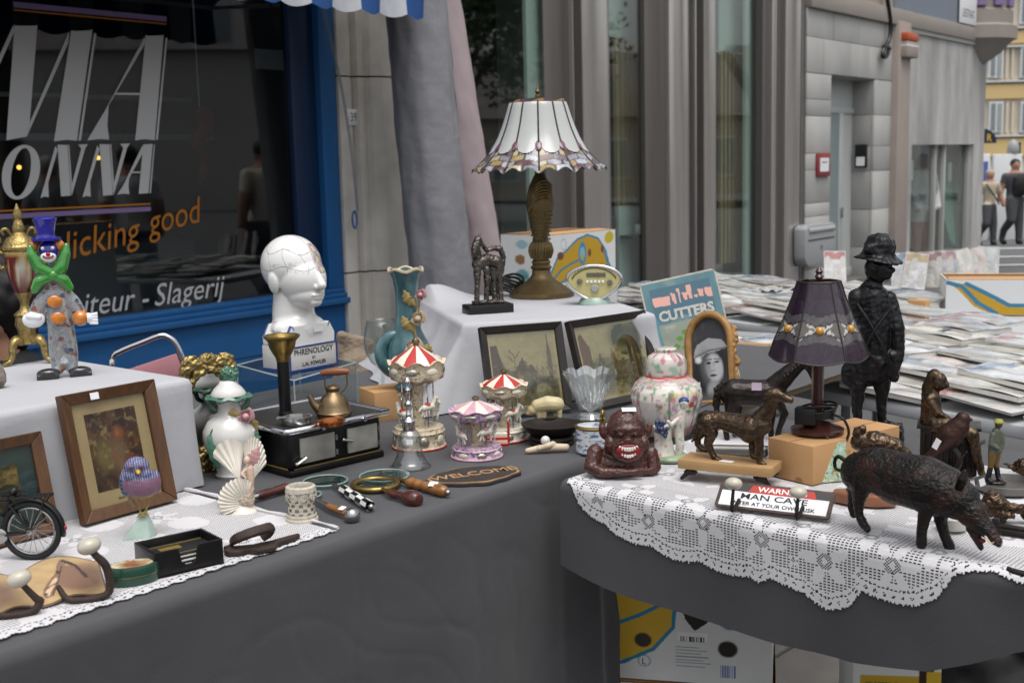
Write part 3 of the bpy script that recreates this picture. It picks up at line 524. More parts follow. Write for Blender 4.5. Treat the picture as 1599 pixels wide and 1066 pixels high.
for i, (x0, x1) in enumerate(((1520, 1548), (1549, 1598), (1599, 1640))):
    a, b = Hp(x0, 370), Hp(x1, 240); MB().box(((a[0]+b[0])/2, .1, (b[1]-g0)/2), (b[0]-a[0], .12, b[1]-g0)).build('panel', 'win_white', hb, bevel=.02)
a, b = Hp(1536, 290), Hp(1544, 252); pm('poster_blue', '#5566a8', .5); MB().box(((a[0]+b[0])/2, .035, (a[1]+b[1])/2-g0), (b[0]-a[0], .01, b[1]-a[1])).build('blue_poster', 'poster_blue', hb)
a = Hp(1586, 240); vc = tag(empty('grey_cowl', (a[0], 29.35, Hp(1586, 240)[1])), 'rounded grey hood on top of the site hoarding', 'hood'); mb = MB(fk); mb.lathe([(8, 0), (9, 2), (9, 10), (7, 17), (3, 21), (.5, 22)], 16); mb.build('dome', 'grey_plastic', vc); mb = MB(fk); mb.box((9, 0, 8), (3, 6, 18)); mb.build('dark_edge', 'plastic_black', vc)
# houses and tree on the open side of the square (they show in the shop glass)
pm('far_wall', '#b0a598', .85, var=.1, vs=.4); pm('far_wall2', '#c4c1bb', .85, var=.1, vs=.4); pm('far_roof', '#6a6462', .8, var=.15, vs=.8); pm('leaf', '#3e5128', .6, var=.5, vs=1.2, bump=0); pm('bark', '#40372e', .9)
def far_house(x, y, w, h, d, mat, label, gable):
    e = tag(empty('terraced_house', (x, y, 0), math.radians(-90)), label, 'house'); MB().box((0, d/2, h/2), (w, d, h)).build('wall', mat, e)
    r = MB(); r.add([(-w/2-.3, -.4, h), (w/2+.3, -.4, h), (w/2+.3, d/2, h+3), (-w/2-.3, d/2, h+3), (-w/2-.3, d+.4, h), (w/2+.3, d+.4, h)], [(0, 1, 2, 3), (3, 2, 5, 4), (0, 3, 4), (1, 5, 2), (0, 4, 5, 1)]); r.build('roof', 'far_roof', e)
    if gable: g = MB(); g.add([(-2, -.5, h), (2, -.5, h), (0, -.5, h+2.6), (-2, 4, h), (2, 4, h), (0, 4, h+2.6)], [(0, 1, 2), (0, 2, 5, 3), (1, 4, 5, 2), (3, 5, 4), (0, 3, 4, 1)]); g.build('gable', mat, e); MB().box((0, -.52, h+.9), (1.1, .05, 1.3)).build('window', 'far_glass', e)
    for i in range(int(w/2.4)):
        for z in (1.6, 4.4):
            if z+1 < h and y > 15: q_ = MB().box((-w/2+1.3+i*2.4, -.03, z), (1.2, .06, 1.7)).build('window', 'win_white', e); MB().box((-w/2+1.3+i*2.4, -.07, z), (1.0, .04, 1.5)).build('pane', 'far_glass', q_)
far_house(40, 8, 14, 6, 8, 'far_wall2', 'pale house with gabled dormer across the open square, mirrored in shop glass', True)
far_house(40, 23, 14, 3.3, 8, 'far_wall', 'brown house across the open square, mirrored in shop glass', True)
far_house(40, 38, 14, 3.6, 8, 'far_wall2', 'plain pale house at the far end of the open square', False)
far_house(40, -8, 16, 7, 8, 'far_wall', 'tall brown house across the square behind the stall', False)
tr = tag(empty('plane_tree', (22, 13.2, 0)), 'leafy plane tree on the open square, mirrored in shop glass', 'tree')
mb = MB(); mb.tube([(0, 0, 0), (.05, .1, 2), (.0, .1, 4), (.1, 0, 6)], [.28, .22, .17, .08], 10)
for i in range(9): a = i*2.4; mb.tube([(0, .1, 2.6+i*.3), (1.2*math.cos(a), 1.2*math.sin(a), 4+i*.25), (2.4*math.cos(a), 2.4*math.sin(a), 4.6+i*.3)], [.11, .07, .02], 6)
mb.build('trunk', 'bark', tr); n = 9000; ctr = RNG.normal(size=(60, 3))*np.array([1.7, 1.7, 1.0])+np.array([0, 0, 5.6]); P = ctr[RNG.integers(0, 60, n)]+RNG.normal(size=(n, 3))*.42; D1 = RNG.normal(size=(n, 3)); D1 /= np.linalg.norm(D1, axis=1)[:, None]; D2 = np.cross(D1, RNG.normal(size=(n, 3))); D2 /= np.linalg.norm(D2, axis=1)[:, None]; s_ = .11
vs_ = np.stack([P-D1*s_, P+D2*s_*.6, P+D1*s_, P-D2*s_*.6], 1).reshape(-1, 3); me = bpy.data.meshes.new('crown'); me.from_pydata(vs_.tolist(), [], np.arange(n*4).reshape(-1, 4).tolist()); me.materials.append(MATS['leaf']); fin(me, 'crown', tr, 0)
# ================================================================== STALL: tables, cloths, lace
pm('grey_cloth', '#3e3e41', .85, var=.1, vs=9, bump=.45, bs=420, bd=.001, sheen=.2); pm('white_cloth', '#b0b0b4', .8, var=.025, vs=4, bump=.5, bs=9, bd=.012)
pm('lace', '#cbc9cb', .85, var=.04, vs=60, bump=.4, bs=500, bd=.001); pm('table_ply', '#7c6a52', .7, stretch=(1, 6, 1)); pm('table_metal', '#77797c', .4, .8)
T1 = lambda a, b, z: TC + E1*a + E2*b + V((0, 0, z))
def table(name, label, o, ux, uy, w, d, ztop):
    e = tag(empty(name, o, math.atan2(ux.y, ux.x)), label, 'table'); MB().box((w/2, d/2, ztop-.012), (w, d, .024)).build('tabletop', 'table_ply', e)
    for x, ys in ((.0 if w < 2 else .12, (d-.06,) if w < 2 else (.1, d-.06)), (w-.04, (.1, d-.1))):
        for y in ys: MB().tube([(x, y, 0), (x, y, ztop-.025)], .016, 8).build('leg', 'table_metal', e)
    return e
table('trestle_table', 'trestle table under the floor-length grey cloth', T1(-2.2, -.03, 0), E1, -E2, 3.9, 1.2, ZT-.006)
table('trestle_table', 'trestle table under the short grey cloth and white lace', RC+G2*.04, G1, G2, 1.28, .74, ZT-.006)
def prof_front(d, z0, r=.018):                   # distance past the edge -> (outward, height)
    if d <= 0: return d, z0
    q = r*math.pi/2
    if d < q: t = d/r; return r*math.sin(t), z0-r*(1-math.cos(t))
    return r, z0-r-(d-q)
def cloth_left():
    mb = MB(); na, ds = 260, list(np.linspace(-1.28, -.03, 14))+list(np.linspace(-.02, .03, 9))+list(np.linspace(.05, .835, 110)); w = na+1; vs = []; fs = []
    for d in ds:
        h = max(0, d)
        for i in range(na+1):
            a = -2.25+(2.25+.055+.075*min(1, h/.4))*(i/na) if d > -.03 else -2.25+3.95*(i/na)
            if d <= -.02: a = -2.25+(3.95*(1-sstep(-.2, -.02, d))+(2.305)*sstep(-.2, -.02, d))*(i/na)
            o, z = prof_front(d, ZT)
            fo = .020*math.exp(-((a-.015-.05*h)/.028)**2)*min(1, h*4)-.014*math.exp(-((a+.05-.02*h)/.03)**2)*min(1, h*3)
            o += fo+h*(.012*math.sin(a*6.3+1)+.010*math.sin(a*13.7+h*2)+.03*noise.noise(V((a*2.6, h*1.2, 0)))+.018*noise.noise(V((a*7, h*1.6, 9))))+(.0035*noise.noise(V((a*9, h*7, 3)))-.0026*max(0, 1-15*abs(noise.noise(V((a*2.2+h*3, h*7-a*4, 5)))))*(.5+.5*noise.noise(V((a*3, h*3, 8))))-.0012*max(0, 1-18*abs(noise.noise(V((a*6-h*2, h*5+a*3, 15))))))*min(1, h*8)
            z += .0012*noise.noise(V((a*4, d*4, 7)))
            vs.append(T1(a, o, z))
    for j in range(len(ds)-1):
        for i in range(na): fs.append((j*w+i, j*w+i+1, (j+1)*w+i+1, (j+1)*w+i))
    mb.add(vs, fs); return mb.build('grey_tablecloth', 'grey_cloth', smooth=180)
tag(cloth_left(), 'dark grey tablecloth falling to the ground below the welcome plaque', 'tablecloth')
# plain strip of the same cloth behind the corner
mb = MB(); mb.grid(20, 8, lambda u, v: T1(-.25+1.95*u, -1.27+1.265*v, ZT-.0035)); tag(mb.build('grey_tablecloth', 'grey_cloth'), 'grey cloth lying flat under the crystal vase and ginger jar', 'tablecloth')
def hang_r(a): return float(np.interp(a, (-.02, .08, .19, .34, .5, .64, .78, .86, .93, 1.3), (.19, .204, .217, .227, .23, .228, .2, .165, .13, .10)))
def surf_r(a, d, lift=0):
    o, z = prof_front(d, ZT, .02); h = max(0, d)
    w = h*(.05*math.sin(a*8.5+.6)+.03*math.sin(a*17))+.006*noise.noise(V((a*7, d*5, 1)))*min(1, h*10)
    z += -.006*math.sin(min(1, max(0, a/1.2))*math.pi)*float(sstep(-.25, 0, d))+.0012*noise.noise(V((a*5, d*5, 2)))
    return RC+G1*a-G2*(o+w+lift*(1 if d > .01 else 0))+V((0, 0, z+lift))
mb = MB(); dd = list(np.linspace(-.78, -.03, 12))+list(np.linspace(-.02, .035, 9))+list(np.linspace(.05, 1, 14)); na = 110; vs = []
for j, d in enumerate(dd):
    for i in range(na+1):
        a = -.012+1.30*i/na; q = d if d <= .035 else .035+(hang_r(a)-.035)*(d-.035)/.965; vs.append(surf_r(a, q))
mb.add(vs, [(j*(na+1)+i, j*(na+1)+i+1, (j+1)*(na+1)+i+1, (j+1)*(na+1)+i) for j in range(len(dd)-1) for i in range(na)])
tag(mb.build('grey_tablecloth', 'grey_cloth', smooth=180), 'dark grey cloth hanging short under the lace with a sagging hem', 'tablecloth')
# ---- lace: a fine sheet with real holes
def flower(A, Dd, ca, cd, r, n=6, rot=0):
    x, y = A-ca, Dd-cd; rr = np.hypot(x, y); th = np.arctan2(y, x)+rot; pet = r*(.22+.78*np.abs(np.cos(th*n/2))**1.6)
    return (rr < pet), (rr < r*.30) & (rr > r*.12)
def lace_sheet(name, a0, a1, d0, d1fn, d1max, surf, pitch, flowers, netmask, border, lift, fine=-9):
    na = int((a1-a0)/pitch); nd = int((d1max-d0)/pitch); A = a0+pitch*(np.arange(na)+.5); Dv = d0+pitch*(np.arange(nd)+.5); AA, DD = np.meshgrid(A, Dv)
    I, J = np.meshgrid(np.arange(na), np.arange(nd)); Lm = np.vectorize(d1fn)(A)[None, :]; ed = Lm-DD
    hole = np.where(DD > fine, (I % 3 != 0) & (J % 2 == 0), (I % 2 == 0) & (J % 2 == 0)) & netmask(AA, DD)
    for f in flowers:
        so, ho = flower(AA, DD, *f); hole &= ~so; hole |= ho & ((I+J) % 2 == 0)
    bw = border; b = (ed < bw); hole &= ~b
    eye = (np.hypot(((AA+.004) % .017)-.0085, ed-bw*.36) < .0034); hole |= eye & ((I+J) % 3 != 0); hole |= (np.abs(ed-bw*.72) < pitch*.6) & (I % 3 != 0)
    keep = (~hole) & (ed > .0015*np.sin(AA*900))
    used = np.zeros((nd+1, na+1), bool); used[:-1, :-1] |= keep; used[1:, :-1] |= keep; used[:-1, 1:] |= keep; used[1:, 1:] |= keep
    idx = -np.ones((nd+1, na+1), int); idx[used] = np.arange(used.sum()); js, is_ = np.nonzero(used)
    step = 4; cache = {}                            # surface on a coarse grid, then bilinear
    ga = np.arange(0, na+step+1, step); gd = np.arange(0, nd+step+1, step); G = np.array([[surf(a0+pitch*x, d0+pitch*y, lift) for x in ga] for y in gd])
    x = is_/step; y = js/step; i0 = np.minimum(x.astype(int), len(ga)-2); j0 = np.minimum(y.astype(int), len(gd)-2); u = (x-i0)[:, None]; v = (y-j0)[:, None]
    co = G[j0, i0]*(1-u)*(1-v)+G[j0, i0+1]*u*(1-v)+G[j0+1, i0]*(1-u)*v+G[j0+1, i0+1]*u*v
    kj, ki = np.nonzero(keep); fs = np.stack([idx[kj, ki], idx[kj, ki+1], idx[kj+1, ki+1], idx[kj+1, ki]], 1)
    me = bpy.data.meshes.new(name); me.vertices.add(len(co)); me.vertices.foreach_set('co', co.ravel().astype(np.float32)); me.loops.add(fs.size); me.loops.foreach_set('vertex_index', fs.ravel().astype(np.int32)); me.polygons.add(len(fs)); me.polygons.foreach_set('loop_start', np.arange(0, fs.size, 4).astype(np.int32)); me.update(calc_edges=True); me.validate()
    me.materials.append(MATS['lace']); return fin(me, name, None, 180)
LK = [(-.06, .0), (.02, .012), (.04, .04), (.08, .066), (.13, .086), (.19, .098), (.27, .110), (.34, .112), (.41, .114), (.46, .116), (.485, .098), (.52, .108), (.556, .124), (.594, .134), (.636, .12), (.66, .092), (.71, .09), (.767, .09), (.793, .068), (.81, .04), (.82, .02), (.85, .008), (.93, .012), (1.12, .012)]
def lace_L(a): return float(np.interp(a, [p[0] for p in LK], [p[1] for p in LK]))+.010*abs(math.sin(a*math.pi/.11))**.8+.002*abs(math.sin(a*math.pi/.012))
fl = []
for i in range(7): fl.append((.09+.125*i, .045+.012*math.sin(i*2), .050, 5+i % 2, i*1.7)); fl.append((.03+.125*i, -.014-.008*(i % 2), .046, 4, i*1.3)); fl.append((.03+.125*i, .068, .014, 4, i))
for i in range(8):
    for j in range(3): fl.append((.0+.14*i+.07*(j % 2), -.15-.15*j, .045, 6, i+j))
lc = lace_sheet('lace_tablecloth', .0, 1.12, -.60, lace_L, .15, surf_r, .0026, fl, lambda A, D: (D > -.07) | ((np.sin(A*38+3*np.sin(D*20)) > .15) & (D > -.35)) | (np.sin(A*21)*np.sin(D*30) > -.1), .03, .0035, -.06)
tag(lc, 'white openwork lace cloth hanging over the front of the short grey cloth', 'lace cloth')
def surf_l(a, d, lift=0): return T1(a, d, ZT+lift+.0022*noise.noise(V((a*11, d*11, 4)))+.0015)
fl2 = [(-.80-.17*i-.08*(j % 2), -.12-.13*j, .042, 6, i+j) for i in range(6) for j in range(3)]
lc2 = lace_sheet('lace_runner', -1.75, -.655, -.50, lambda a: -.038+.003*math.sin(a*190), -.03, surf_l, .0026, fl2, lambda A, D: (np.sin(A*30)*np.sin(D*26) > -.5), .03, .003, 1)
tag(lc2, 'white lace runner under the bicycle and the coat hooks', 'lace cloth')
mb = MB(); mb.tube([T1(-.652+.006*math.sin(t*9), -.50+.46*t, ZT+.007) for t in np.linspace(0, 1, 30)], [.0045-.002*t+.001*math.sin(t*40) for t in np.linspace(0, 1, 30)], 8); mb.build('rolled_hem', 'lace', lc2)
# ---- white cloths over boxes
def drape(name, label, o, ux, w, d, z0, z1, flare, hump=None, cf=.07):
    uy = V((-ux.y, ux.x, 0)); mb = MB(); n = 220; rad = .035; per = []
    for i in range(n):
        t = i/n*2*(w+d)
        if t < w: p = (t, 0, 0, -1)
        elif t < w+d: p = (w, t-w, 1, 0)
        elif t < 2*w+d: p = (w-(t-w-d), d, 0, 1)
        else: p = (0, d-(t-2*w-d), -1, 0)
        per.append(p)
    cx, cy = w/2, d/2; rings = []
    for q in (.02, .25, .5, .7, .85, .93, .97): rings.append(('top', q))
    for q in (0, .5, 1): rings.append(('edge', q))
    for q in np.linspace(.08, 1, 16): rings.append(('side', q))
    vs = []
    for kind, q in rings:
        for i, (x, y, nx, ny) in enumerate(per):
            fx, fy = x-cx, y-cy; cr = math.exp(-min(abs(x-xx)+abs(y-yy) for xx in (0, w) for yy in (0, d))/.05); nx2, ny2 = nx, ny
            if cr > .2: v = V((fx/w, fy/d, 0)).normalized(); nx2 = nx*(1-cr)+v.x*cr*1.2; ny2 = ny*(1-cr)+v.y*cr*1.2
            if kind == 'top': X_, Y_, Z_ = cx+fx*q, cy+fy*q, z0
            elif kind == 'edge': X_, Y_, Z_ = x+nx2*.012*math.sin(q*1.57), y+ny2*.012*math.sin(q*1.57), z0-.012*(1-math.cos(q*1.57))
            else:
                fl_ = flare[0]*(ny < 0)+flare[1]*(nx > 0)+flare[2]*(ny > 0)+flare[3]*(nx < 0); s_ = i/n*2*(w+d)
                of = .012+fl_*q**1.3+q*(.012*math.sin(s_*38)+.010*math.sin(s_*23+1))+cf*cr*q*q
                X_, Y_, Z_ = x+nx2*of, y+ny2*of, z0-.012-(z0-.012-z1)*q
            Z_ += (.003*noise.noise(V((X_*9, Y_*9, 5))) if kind == 'top' else 0)
            if hump and kind == 'top': Z_ += hump[2]*math.exp(-((X_-hump[0])**2+(Y_-hump[1])**2)/hump[3]**2)
            vs.append(o+ux*X_+uy*Y_+V((0, 0, Z_)))
    fs = [(j*n+i, (j+1)*n+i, (j+1)*n+(i+1) % n, j*n+(i+1) % n) for j in range(len(rings)-1) for i in range(n)]; fs.append(tuple(range(n)))
    mb.add(vs, [tuple(reversed(f)) for f in fs]); return tag(mb.build(name, 'white_cloth', smooth=180), label, 'cloth')
ZR = 1.08
drape('white_cloth', 'white cloth draped over a box under the glass clown', T1(-1.75, -.525, 0), E1, 1.135, .5, ZR, ZT+.004, (.0, .0, 0, 0), None, .012)
R2 = V((.97, .236, 0)).normalized()
drape('white_cloth', 'white cloth draped over a box under the tall stained glass lamp', V((-.125, 3.235, 0)), R2, .53, .67, ZR, ZT+.004, (.015, .0, 0, .17), (.03, .60, .05, .10), .05)
# ================================================================== LEFT SIDE
# ---- red and gold urn
t = TP('gilt_urn', 'red porcelain urn with gilt mounts and medallion behind the glass clown', 'urn', 46, 566, ZR); mb = t.mb()
cv = Cv(120, 60, '#5e1412').ell(62, 26, 11, 19, '#b79a55').ell(62, 26, 9.5, 17, '#a9aa9f').cloud(8, '#8a7a5e', .1, .5, .8, 3, (np.hypot((np.mgrid[0:60, 0:120][1]-60)/13, (np.mgrid[0:60, 0:120][0]-26)/19) < 1)*1.0).ell(61, 32, 5, 9, '#8d4a32', .7).rect(0, 2, 120, 4, '#b79a55').rect(0, 52, 120, 54, '#b79a55')
for i in range(10): cv.ell(8+i*11.5, 14+8*(i % 2), 2, 4, '#b28f4c')
body = MB(t.k); body.lathe([(6, 98), (9, 104), (15, 116), (20, 132), (23, 150), (24, 165), (24, 173), (23, 176)], 40); body.build('body', 'china', t.e, col=lcol(cv, 176, 98))
mb.lathe([(13, 30), (11, 40), (13, 52), (16, 60), (14, 72), (17, 76), (13, 80), (8, 84), (6, 90), (7, 97), (14, 110), (10, 112), (7, 104)], 28, fn=lambda a, r, z: (r*(1+.05*math.cos(10*a)), z)); mb.build('gilt_foot', 'gold_leaf', t.e)
for a in (35, 145, 215, 325):
    a = math.radians(a); f = MB(t.k); f.tube([(r*math.cos(a), r*math.sin(a), z) for r, z in ((10, 34), (20, 36), (27, 28), (28, 16), (33, 6), (42, 3), (46, 4))], [7, 7, 6, 5, 4, 4, 2], 8); f.ball((28*math.cos(a), 28*math.sin(a), 22), 6, 8); f.build('scroll_foot', 'gold_leaf', t.e)
m2 = t.mb(); m2.lathe([(24, 174), (27, 177), (27, 181), (24, 184), (23, 188), (18, 195), (11, 199), (8, 203), (9, 210), (7, 216), (5, 222), (7, 226), (6, 232), (3, 240), (1, 247)], 28, fn=lambda a, r, z: (r*(1+.03*math.cos(14*a)), z)); m2.build('gilt_lid', 'gold_leaf', t.e)
for s in (-1, 1):
    h = t.mb(); h.tube([(s*24, 0, 172), (s*33, 0, 176), (s*36, 0, 190), (s*30, 0, 196), (s*27, 0, 188)], [3, 3, 3.5, 3, 2], 8); h.tube([(s*25, 0, 150), (s*30, 0, 150), (s*37, 0, 160), (s*36, 0, 174), (s*28, 0, 178)], [3, 4, 4, 3.5, 3], 8); h.tube([(s*10, 0, 197), (s*17, 0, 208), (s*24, 0, 206), (s*22, 0, 199)], [2, 2.5, 2.5, 2], 7); h.build('handle', 'gold_leaf', t.e)
# ---- glass clown
pm('glass_blue', '#1c1c8c', .06, var=.1, bump=0, coat=1); pm('glass_green', '#3c9a34', .06, var=.3, vs=30, bump=0, trans=.35, coat=1); pm('glass_orange', '#c0701c', .06, var=.5, vs=45, bump=0, coat=1); pm('glass_white', '#e8e8ec', .08, var=.03, bump=0, coat=1); pm('glass_black', '#08080a', .05, var=0, bump=0, coat=1); pm('glass_red', '#a01418', .1, var=0, bump=0)
pm('glass_fleck', rough=.06, trans=.72, ior=1.4, var=.1, bump=.5, bs=60, bd=.004, kind='VORONOI', vs=110, ramp=[(0, '#e6ecf0'), (.62, '#dfe6ea'), (.66, '#c87a3c'), (.74, '#e8eef0'), (.82, '#46689c'), (.86, '#f0f4f4'), (.94, '#b04040'), (1, '#eef2f4')])
t = TP('glass_clown', 'blown glass clown in a blue top hat with green bow tie', 'figurine', 101, 588, ZR)
mb = t.mb()
for s, a in ((-1, -20), (1, 18)):
    f = t.mb(); f.ball((s*23, -6, 8), (18, 11, 8), 14); f.box((s*24, -6, 3.5), (33, 19, 7)); organic(f, 'shoe', 'glass_black', t.e, 1.3, 4)
b = t.mb(); b.chain([(-9, 0, 12, 9), (-10, 0, 40, 11), (-6, 0, 70, 14), (-2, 0, 100, 19), (-2, 0, 130, 16), (-3, 0, 155, 9), (-4, 0, 185, 8)], 12); b.chain([(12, 0, 12, 9), (12, 0, 40, 11), (7, 0, 70, 14), (0, 0, 100, 19)], 12)
b.chain([(-8, 0, 135, 12), (-26, -4, 118, 12), (-36, -8, 98, 12)], 10); b.chain([(4, 0, 135, 12), (20, -4, 116, 12), (30, -8, 96, 11)], 10); b.ball((0, 0, 22), (20, 9, 8)); organic(b, 'body', 'glass_fleck', t.e, 2.2, 4)
for x, z in ((-6, 120), (-3, 94), (30, 92)): f = t.mb(); f.ball((x, -20 if x < 20 else -16, z), (11, 4, 10) if x < 20 else (13, 12, 12)); f.build('glass_button' if x < 20 else 'cuff', 'glass_orange', t.e)
f = t.mb(); f.ball((-38, -14, 94), (17, 9, 13)); f.chain([(-44, -20, 100, 5), (-30, -22, 98, 4)]); organic(f, 'hand', 'glass_white', t.e, 1.4, 3)
f = t.mb(); f.ball((41, -18, 92), (9, 7, 8))
for i in range(4): f.cap((44, -20, 96-i*4), (53, -22, 98-i*5), 3, 2.6, 6)
organic(f, 'hand', 'glass_white', t.e, 1.1, 2)
f = t.mb(); f.ball((-9, -4, 196), (15, 14, 18)); f.build('head', 'glass_blue', t.e)
f = t.mb(); f.ball((-10, -13, 188), (12, 8, 9)); f.build('muzzle', 'glass_white', t.e); f = t.mb(); f.tube(arc(-10, 193, 8, 6, 200, 340, 6, -21), 1.6, 6); f.ball((-10, -22, 193), 3.4); f.build('mouth', 'glass_red', t.e)
for x in (-17, -3): f = t.mb(); f.ball((x, -16, 202), 3, 8); f.build('eye', 'glass_white', t.e)
for s in (-1, 1): f = t.mb(); f.ball((-12+s*19, -3, 205), (8, 8, 10), rot=(0, s*-20, 0)); f.build('hair', 'glass_orange', t.e)
f = t.mb(); f.lathe([(1, 214), (22, 213), (22, 217), (14, 219), (13, 224), (16, 240), (18, 246), (14, 249), (1, 250)], 24, (-11, -2, 0)); f.build('top_hat', 'glass_blue', t.e)
for s in (-1, 1):
    f = t.mb(); f.chain([(-5, -14, 162, 8), (s*16-8, -14, 172, 10), (s*24-9, -12, 192, 8), (s*26-9, -10, 204, 5)], 10); f.chain([(-5, -14, 160, 8), (s*18-8, -14, 152, 9), (s*25-8, -13, 140, 7)], 10); organic(f, 'bow_wing', 'glass_green', t.e, 1.6, 6)
f = t.mb(); f.ball((-5, -18, 160), (8, 6, 8)); f.build('bow_knot', 'glass_green', t.e)
# ---- small brown pot at the very edge
t = TP('stoneware_pot', 'mottled brown stoneware pot at the edge of the white cloth', 'pot', -6, 606, ZR); mb = t.mb(); pm('stoneware', '#6b5f56', .6, ramp=[(.35, '#4a3f38'), (.5, '#8a8078'), (.65, '#5a4c42')], vs=35, bump=.5)
mb.lathe([(10, 0), (16, 10), (16, 22), (12, 34), (8, 40), (6, 40), (8, 34)], 20); mb.build('pot', 'stoneware', t.e)
# ---- seated person at the edge, behind the cloth
pm('skin', '#a87c66', .5, var=.06, vs=40, bump=.1); pm('hair', '#131112', .5, var=.3, vs=60, stretch=(8, 8, 1), bump=.6, bs=120); pm('dark_top', '#1f2024', .85, var=.15, bump=.4, bs=20, bd=.01)
pp = ray(-20, 480); pp = pp*(3.45/pp.y)+V((0, 0, EYE)); pe = tag(empty('person', (pp.x, pp.y, 0), math.radians(-35)), 'dark haired person in black, bent low behind the white cloth', 'person')
hz = pp.z; mb = MB(); mb.ball((0, 0, hz), (.078, .098, .115), 16); mb.ball((0, -.06, hz-.07), (.055, .05, .055), 12); mb.ball((0, -.1, hz-.02), (.014, .02, .018), 8); mb.cap((0, .02, hz-.1), (0, .05, hz-.2), .052, .06); organic(mb, 'head', 'skin', pe, .008, 4)
mb = MB(); mb.ball((0, .03, hz+.03), (.105, .125, .115), 16); mb.ball((0, .07, hz-.04), (.085, .07, .1), 14); mb.ball((0, -.07, hz+.045), (.085, .05, .055), 12); organic(mb, 'hair', 'hair', pe, .008, 3, disp=.01, dscale=30)
mb = MB(); mb.chain([(0, .06, hz-.24, .12), (0, .12, hz-.45, .15), (0, .16, .5, .16)], 14); mb.chain([(-.17, .07, hz-.27, .07), (-.22, -.02, hz-.5, .05), (-.12, -.2, hz-.52, .04)]); mb.chain([(.17, .07, hz-.27, .07), (.22, -.02, hz-.5, .05), (.12, -.2, hz-.52, .04)])
for s in (-1, 1): mb.chain([(s*.09, .12, .5, .1), (s*.1, -.25, .47, .075), (s*.1, -.22, .08, .05), (s*.1, -.33, .05, .045)])
organic(mb, 'body', 'dark_top', pe, .02, 4)
mb = MB(); mb.lathe([(.17, .0), (.17, .03), (.03, .05), (.03, .33), (.17, .36), (.17, .4)], 16, (0, .14, 0)); st = mb.build('stool', 'plastic_black'); st.location = pe.location; tag(st, 'black stool under the person behind the white cloth', 'stool')
# ---- folding chair
pm('pink_vinyl', '#b07a80', .6, var=.08, vs=8); p = ray(245, 560); p = p*(3.5/p.y); ch = tag(empty('tube_chair', (p.x, p.y, 0), math.radians(8)), 'chair with bent steel tube back and pink seat behind the gilt mirror', 'chair')
ck = 3.5/FPX; zt = EYE-(522-268)*ck; W_ = .085
def cq(px, py, y=0): return ((px-245)*ck, y, EYE-(py-268.5)*ck)
mb = MB(); mb.tube([cq(165, 900, .1), cq(175, 600), cq(178, 556), cq(190, 545), cq(225, 532), cq(252, 523), cq(265, 526), cq(276, 538), cq(288, 575), cq(296, 620), cq(310, 900, .1)], .0085, 10); mb.build('back_tube', 'chrome', ch)
mb = MB(); mb.prism([(cq(190, 575)[0], cq(0, 577)[2]), (cq(276, 551)[0], cq(0, 552)[2]), (cq(290, 600)[0], cq(0, 600)[2]), (cq(186, 610)[0], cq(0, 612)[2])], -.006, .006); mb.build('back_panel', 'pink_vinyl', ch, bevel=.003)
mb = MB(); mb.box((.0, .18, .43), (.36, .36, .03)); mb.build('seat', 'pink_vinyl', ch, bevel=.01)
for x in (-.17, .17): MB().tube([(x, .36, 0), (x*.95, .0, .45)], .0085, 8).build('leg', 'chrome', ch)
# ---- framed pictures leaning on the white cloth
def pframe(name, label, P, ang, w, h, lean, fw, fd, fmat, cv, matw=0, matmat=None, glz=True, inner=None):
    e = tag(empty(name, P, 0), label, 'picture frame'); e.rotation_euler = (-math.radians(lean), 0, ang)
    for nm, pts in (('frame_side', [(-w/2, 0), (-w/2+fw, fw), (-w/2+fw, h-fw), (-w/2, h)]), ('frame_side', [(w/2, 0), (w/2, h), (w/2-fw, h-fw), (w/2-fw, fw)]), ('frame_rail', [(-w/2, 0), (w/2, 0), (w/2-fw, fw), (-w/2+fw, fw)]), ('frame_rail', [(-w/2, h), (-w/2+fw, h-fw), (w/2-fw, h-fw), (w/2, h)])):
        mb = MB(); n = len(pts); yo = [-fd*.55, -fd]; inn = [abs(abs(x)-(w/2-fw)) < 1e-6 and (fw-1e-6 <= z <= h-fw+1e-6) for x, z in pts]
        front = [(x, (-fd*.62 if i_ else -fd), z) for (x, z), i_ in zip(pts, inn)]; back = [(x, 0, z) for x, z in pts]
        mb.add(front+back, [tuple(range(n)), tuple(range(2*n-1, n-1, -1))]+[((i+1) % n, i, i+n, (i+1) % n+n) for i in range(n)])
        mb.build(nm, fmat, e, smooth=0, bevel=.0018)
    MB().box((0, -.002, h/2), (w-.004, .003, h-.004)).build('backing_board', 'kraft_edge', e)
    iw, ih = w-2*fw+.002, h-2*fw+.002
    if matw:
        MB().box((0, -.0045, h/2), (iw, .002, ih)).build('mount', matmat, e); pw, ph = iw-2*matw, ih-2*matw
    else: pw, ph = iw, ih
    panel('print', cv, pw, ph, 'paint_print', e, 1.0, Matrix.Translation((0, -.0062, (h-ph)/2+(matw*.12 if matw else 0))))
    if glz: MB().box((0, -.0082, h/2), (iw, .001, ih)).build('glazing', glass('frame_glass', '#f4f4f2', .05), e)
    return e
pm('mount_cream', '#c2ac80', .8, var=.08, vs=20, bump=.1); pm('mount_green', '#2e4442', .8, var=.1, vs=20, bump=.1)
cv = Cv(64, 110, '#4a3226').cloud(5, '#2a201a', -.1, .3, .8, 1).cloud(9, '#7a5a40', 0, .4, .6, 2).ell(34, 62, 12, 26, '#8a7258', .8, .6).ell(38, 33, 6, 9, '#a05a3a', .9, .5).ell(36, 22, 5, 6, '#6e4c38', .9, .4).ell(36, 19, 5, 4, '#2a1a14', .8).ell(16, 60, 10, 22, '#8a8050', .7, .7).ell(48, 80, 9, 12, '#8a4030', .7, .6).cloud(14, '#b09a68', .2, .5, .6, 6).cloud(18, '#a04a38', .3, .5, .6, 8)
